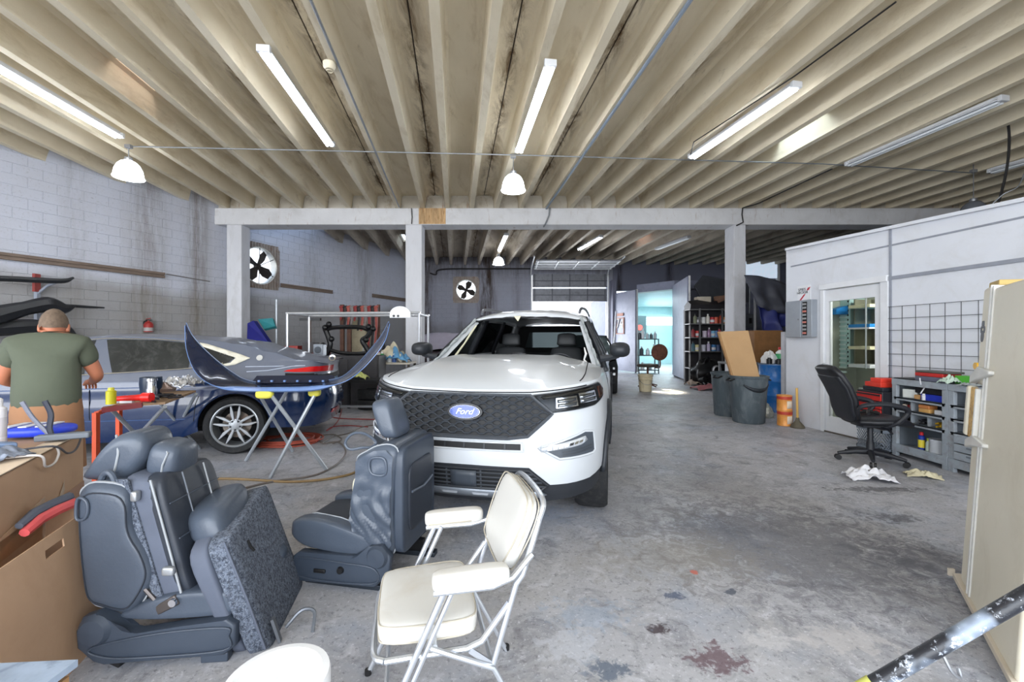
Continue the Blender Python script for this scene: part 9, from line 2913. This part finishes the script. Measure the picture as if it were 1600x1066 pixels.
for px, py in ((508, 512), (514, 507), (576, 511), (583, 514), (518, 530), (572, 531), (505, 540), (582, 545)):
 MB().ball(tuple(at(px, py, 9.15)), 0.065, 8, 6).build('mount_bush', SFM, sf)
sb2 = thing('grey_speaker', 'small grey box speaker on the trunk side of the sedan near the cabinet', 'speaker', at(489, 556, 7.4))
MB().box((0, 0, 0), (0.17, 0.16, 0.2)).build('case', mat('grey_speaker_case', (130, 136, 144), 0.4, 0.3), sb2, bevel=0.015)
MB().cyl((0.085, -0.004, 0.1), (0.085, 0.004, 0.1), 0.06, n=20).build('cone', mat('dark_cone', (70, 76, 84), 0.5), sb2)
ps = thing('speaker_stand', 'dark post holding the grey box speaker', 'stand', at(496, 556, 7.48))
ps.location.z = 0
MB().box((-0.12, -0.08, 0), (0.08, 0.12, at(489, 556, 7.4).z - 0.002)).build('post_block', DCB, ps, smooth=0)
# tool board with red tools, brown post and cream locker
tb2 = thing('tool_board', 'board hung with red tools and cords near the far left corner', 'tool board')
Yb = 11.6
a, b = at(531, 476, Yb), at(592, 476, Yb)
BRN = mat('brown_post_wood', (86, 58, 46), 0.8, var=0.25)
for px in (534, 545):
 q = at(px, 476, Yb)
 MB().box((q.x - 0.05, Yb, 0), (q.x + 0.05, Yb + 0.08, q.z if px == 534 else q.z - 0.4)).build('post', BRN, tb2, smooth=0)
MB().box((a.x, Yb - 0.04, a.z - 0.22), (b.x, Yb, a.z - 0.06)).build('board', mat('grey_board', (120, 116, 116), 0.8, var=0.3), tb2, smooth=0)
q = at(592, 476, Yb)
MB().box((q.x - 0.05, Yb, 0), (q.x + 0.02, Yb + 0.06, q.z)).build('post', BRN, tb2, smooth=0)
rn = random.Random(21)
G7 = 'tools hanging on the tool board'
for k in range(11):
 x = lerp(a.x + 0.08, b.x - 0.05, k / 10)
 col_ = [(126, 46, 46), (36, 32, 34), (150, 76, 68), (120, 114, 112)][k % 4]
 ln = 0.25 + 0.45 * rn.random() + (0.7 if k >= 8 else 0)
 mb = MB().tube([(0, 0, 0), (0.02, -0.02, -ln * 0.5), (-0.03, 0, -ln)], [0.05, 0.035, 0.025], 6)
 mb.cyl((-0.05, -0.01, 0.02), (0.06, -0.01, 0.04), 0.035, n=8)
 tag(mb.build('hanging_tool', mat('hang_%d_%d_%d' % col_, col_, 0.5), loc=(x, Yb - 0.08, a.z - 0.10)), '%s tool hanging %s from the left on the tool board' % (('red', 'black', 'bright red', 'grey')[k % 4], (ordn + ['eleventh'])[k]), 'tool', G7)
lk = thing('cream_locker', 'cream metal locker standing under the tool board', 'locker')
a, b = at(546, 500, 12.0), at(573, 500, 12.0)
CLK = mat('dirty_cream_metal', (162, 152, 126), 0.6, var=0.1, dirt=(110, 96, 74), dirt_amt=0.4)
MB().box((a.x, 12.0, 0), (b.x, 12.5, a.z)).build('carcass', CLK, lk, bevel=0.01)
MB().box((a.x + 0.02, 11.98, 0.1), (b.x - 0.02, 12.0, a.z - 0.04)).build('door', CLK, lk, bevel=0.004)
MB().box((b.x - 0.1, 11.96, 1.0), (b.x - 0.07, 11.98, 1.15)).build('handle', ALU, lk, smooth=0)
# blue sunshade and teal cloth on a stand, broom, low red clutter
um = thing('folded_canopy', 'folded dark blue and teal canopy leaning by the left column', 'canopy')
Yu = 10.6
mb = MB()
mb.add([at(393, 506, Yu), at(402, 502, Yu), at(428, 539, Yu - 0.2), at(392, 542, Yu)], [(0, 1, 2, 3)])
mb.build('blue_cloth', mat('royal_blue_cloth', (22, 24, 110), 0.6), um, solid=0.12, smooth=0)
mb = MB()
mb.add([at(403, 499, Yu + 0.15), at(426, 497, Yu + 0.15), at(430, 510, Yu + 0.1), at(412, 514, Yu)], [(0, 1, 2, 3)])
mb.build('teal_cloth', mat('teal_cloth', (40, 120, 126), 0.6), um, solid=0.1, smooth=0)
q = at(432, 468, Yu + 0.3)
MB().cyl((q.x, q.y, 0), (q.x, q.y, q.z), 0.03, n=8).build('pole', GAL, um)
bd = thing('push_broom', 'upside down push broom leaning near the left wall', 'broom')
q = at(485, 501, 10.4)
MB().cyl((q.x, q.y, 0), (q.x, q.y, q.z), 0.018, n=8).build('stick', BRN, bd)
MB().box((q.x - 0.25, q.y - 0.04, q.z), (q.x + 0.25, q.y + 0.04, q.z + 0.06)).build('broom_head', BLACKP, bd, smooth=0)
lt = thing('red_cart', 'low red cart with boxes behind the sedan trunk', 'cart')
a, b = at(434, 552, 9.6), at(500, 552, 9.6)
MRN = mat('maroon_metal', (112, 44, 42), 0.6, var=0.3)
MB().box((a.x, 9.6, 0.15), (b.x, 10.2, a.z)).build('body', MRN, lt, bevel=0.01)
for x in (a.x + 0.1, b.x - 0.1):
 for yy in (9.65, 10.15):
  MB().cyl((x, yy - 0.03, 0.07), (x, yy + 0.03, 0.07), 0.07, n=12).build('wheel', BLACKP, lt)
for k, (x, w_, h_, c) in enumerate([(0.12, 0.3, 0.16, (150, 50, 44)), (0.5, 0.26, 0.24, (60, 56, 58)), (0.82, 0.22, 0.14, (176, 150, 110)), (1.1, 0.3, 0.2, (90, 40, 40))]):
 if x + w_ / 2 < b.x - a.x + 0.2:
  rbox_item('storage_box', '%s box on the red cart, %s from the left' % (('red', 'charcoal', 'tan', 'maroon')[k], ordn[k]), 'box', (w_, 0.3, h_), c, V((a.x + x + 0.1, 9.9, a.z + 0.001)), rz=0, group='boxes on the red cart')
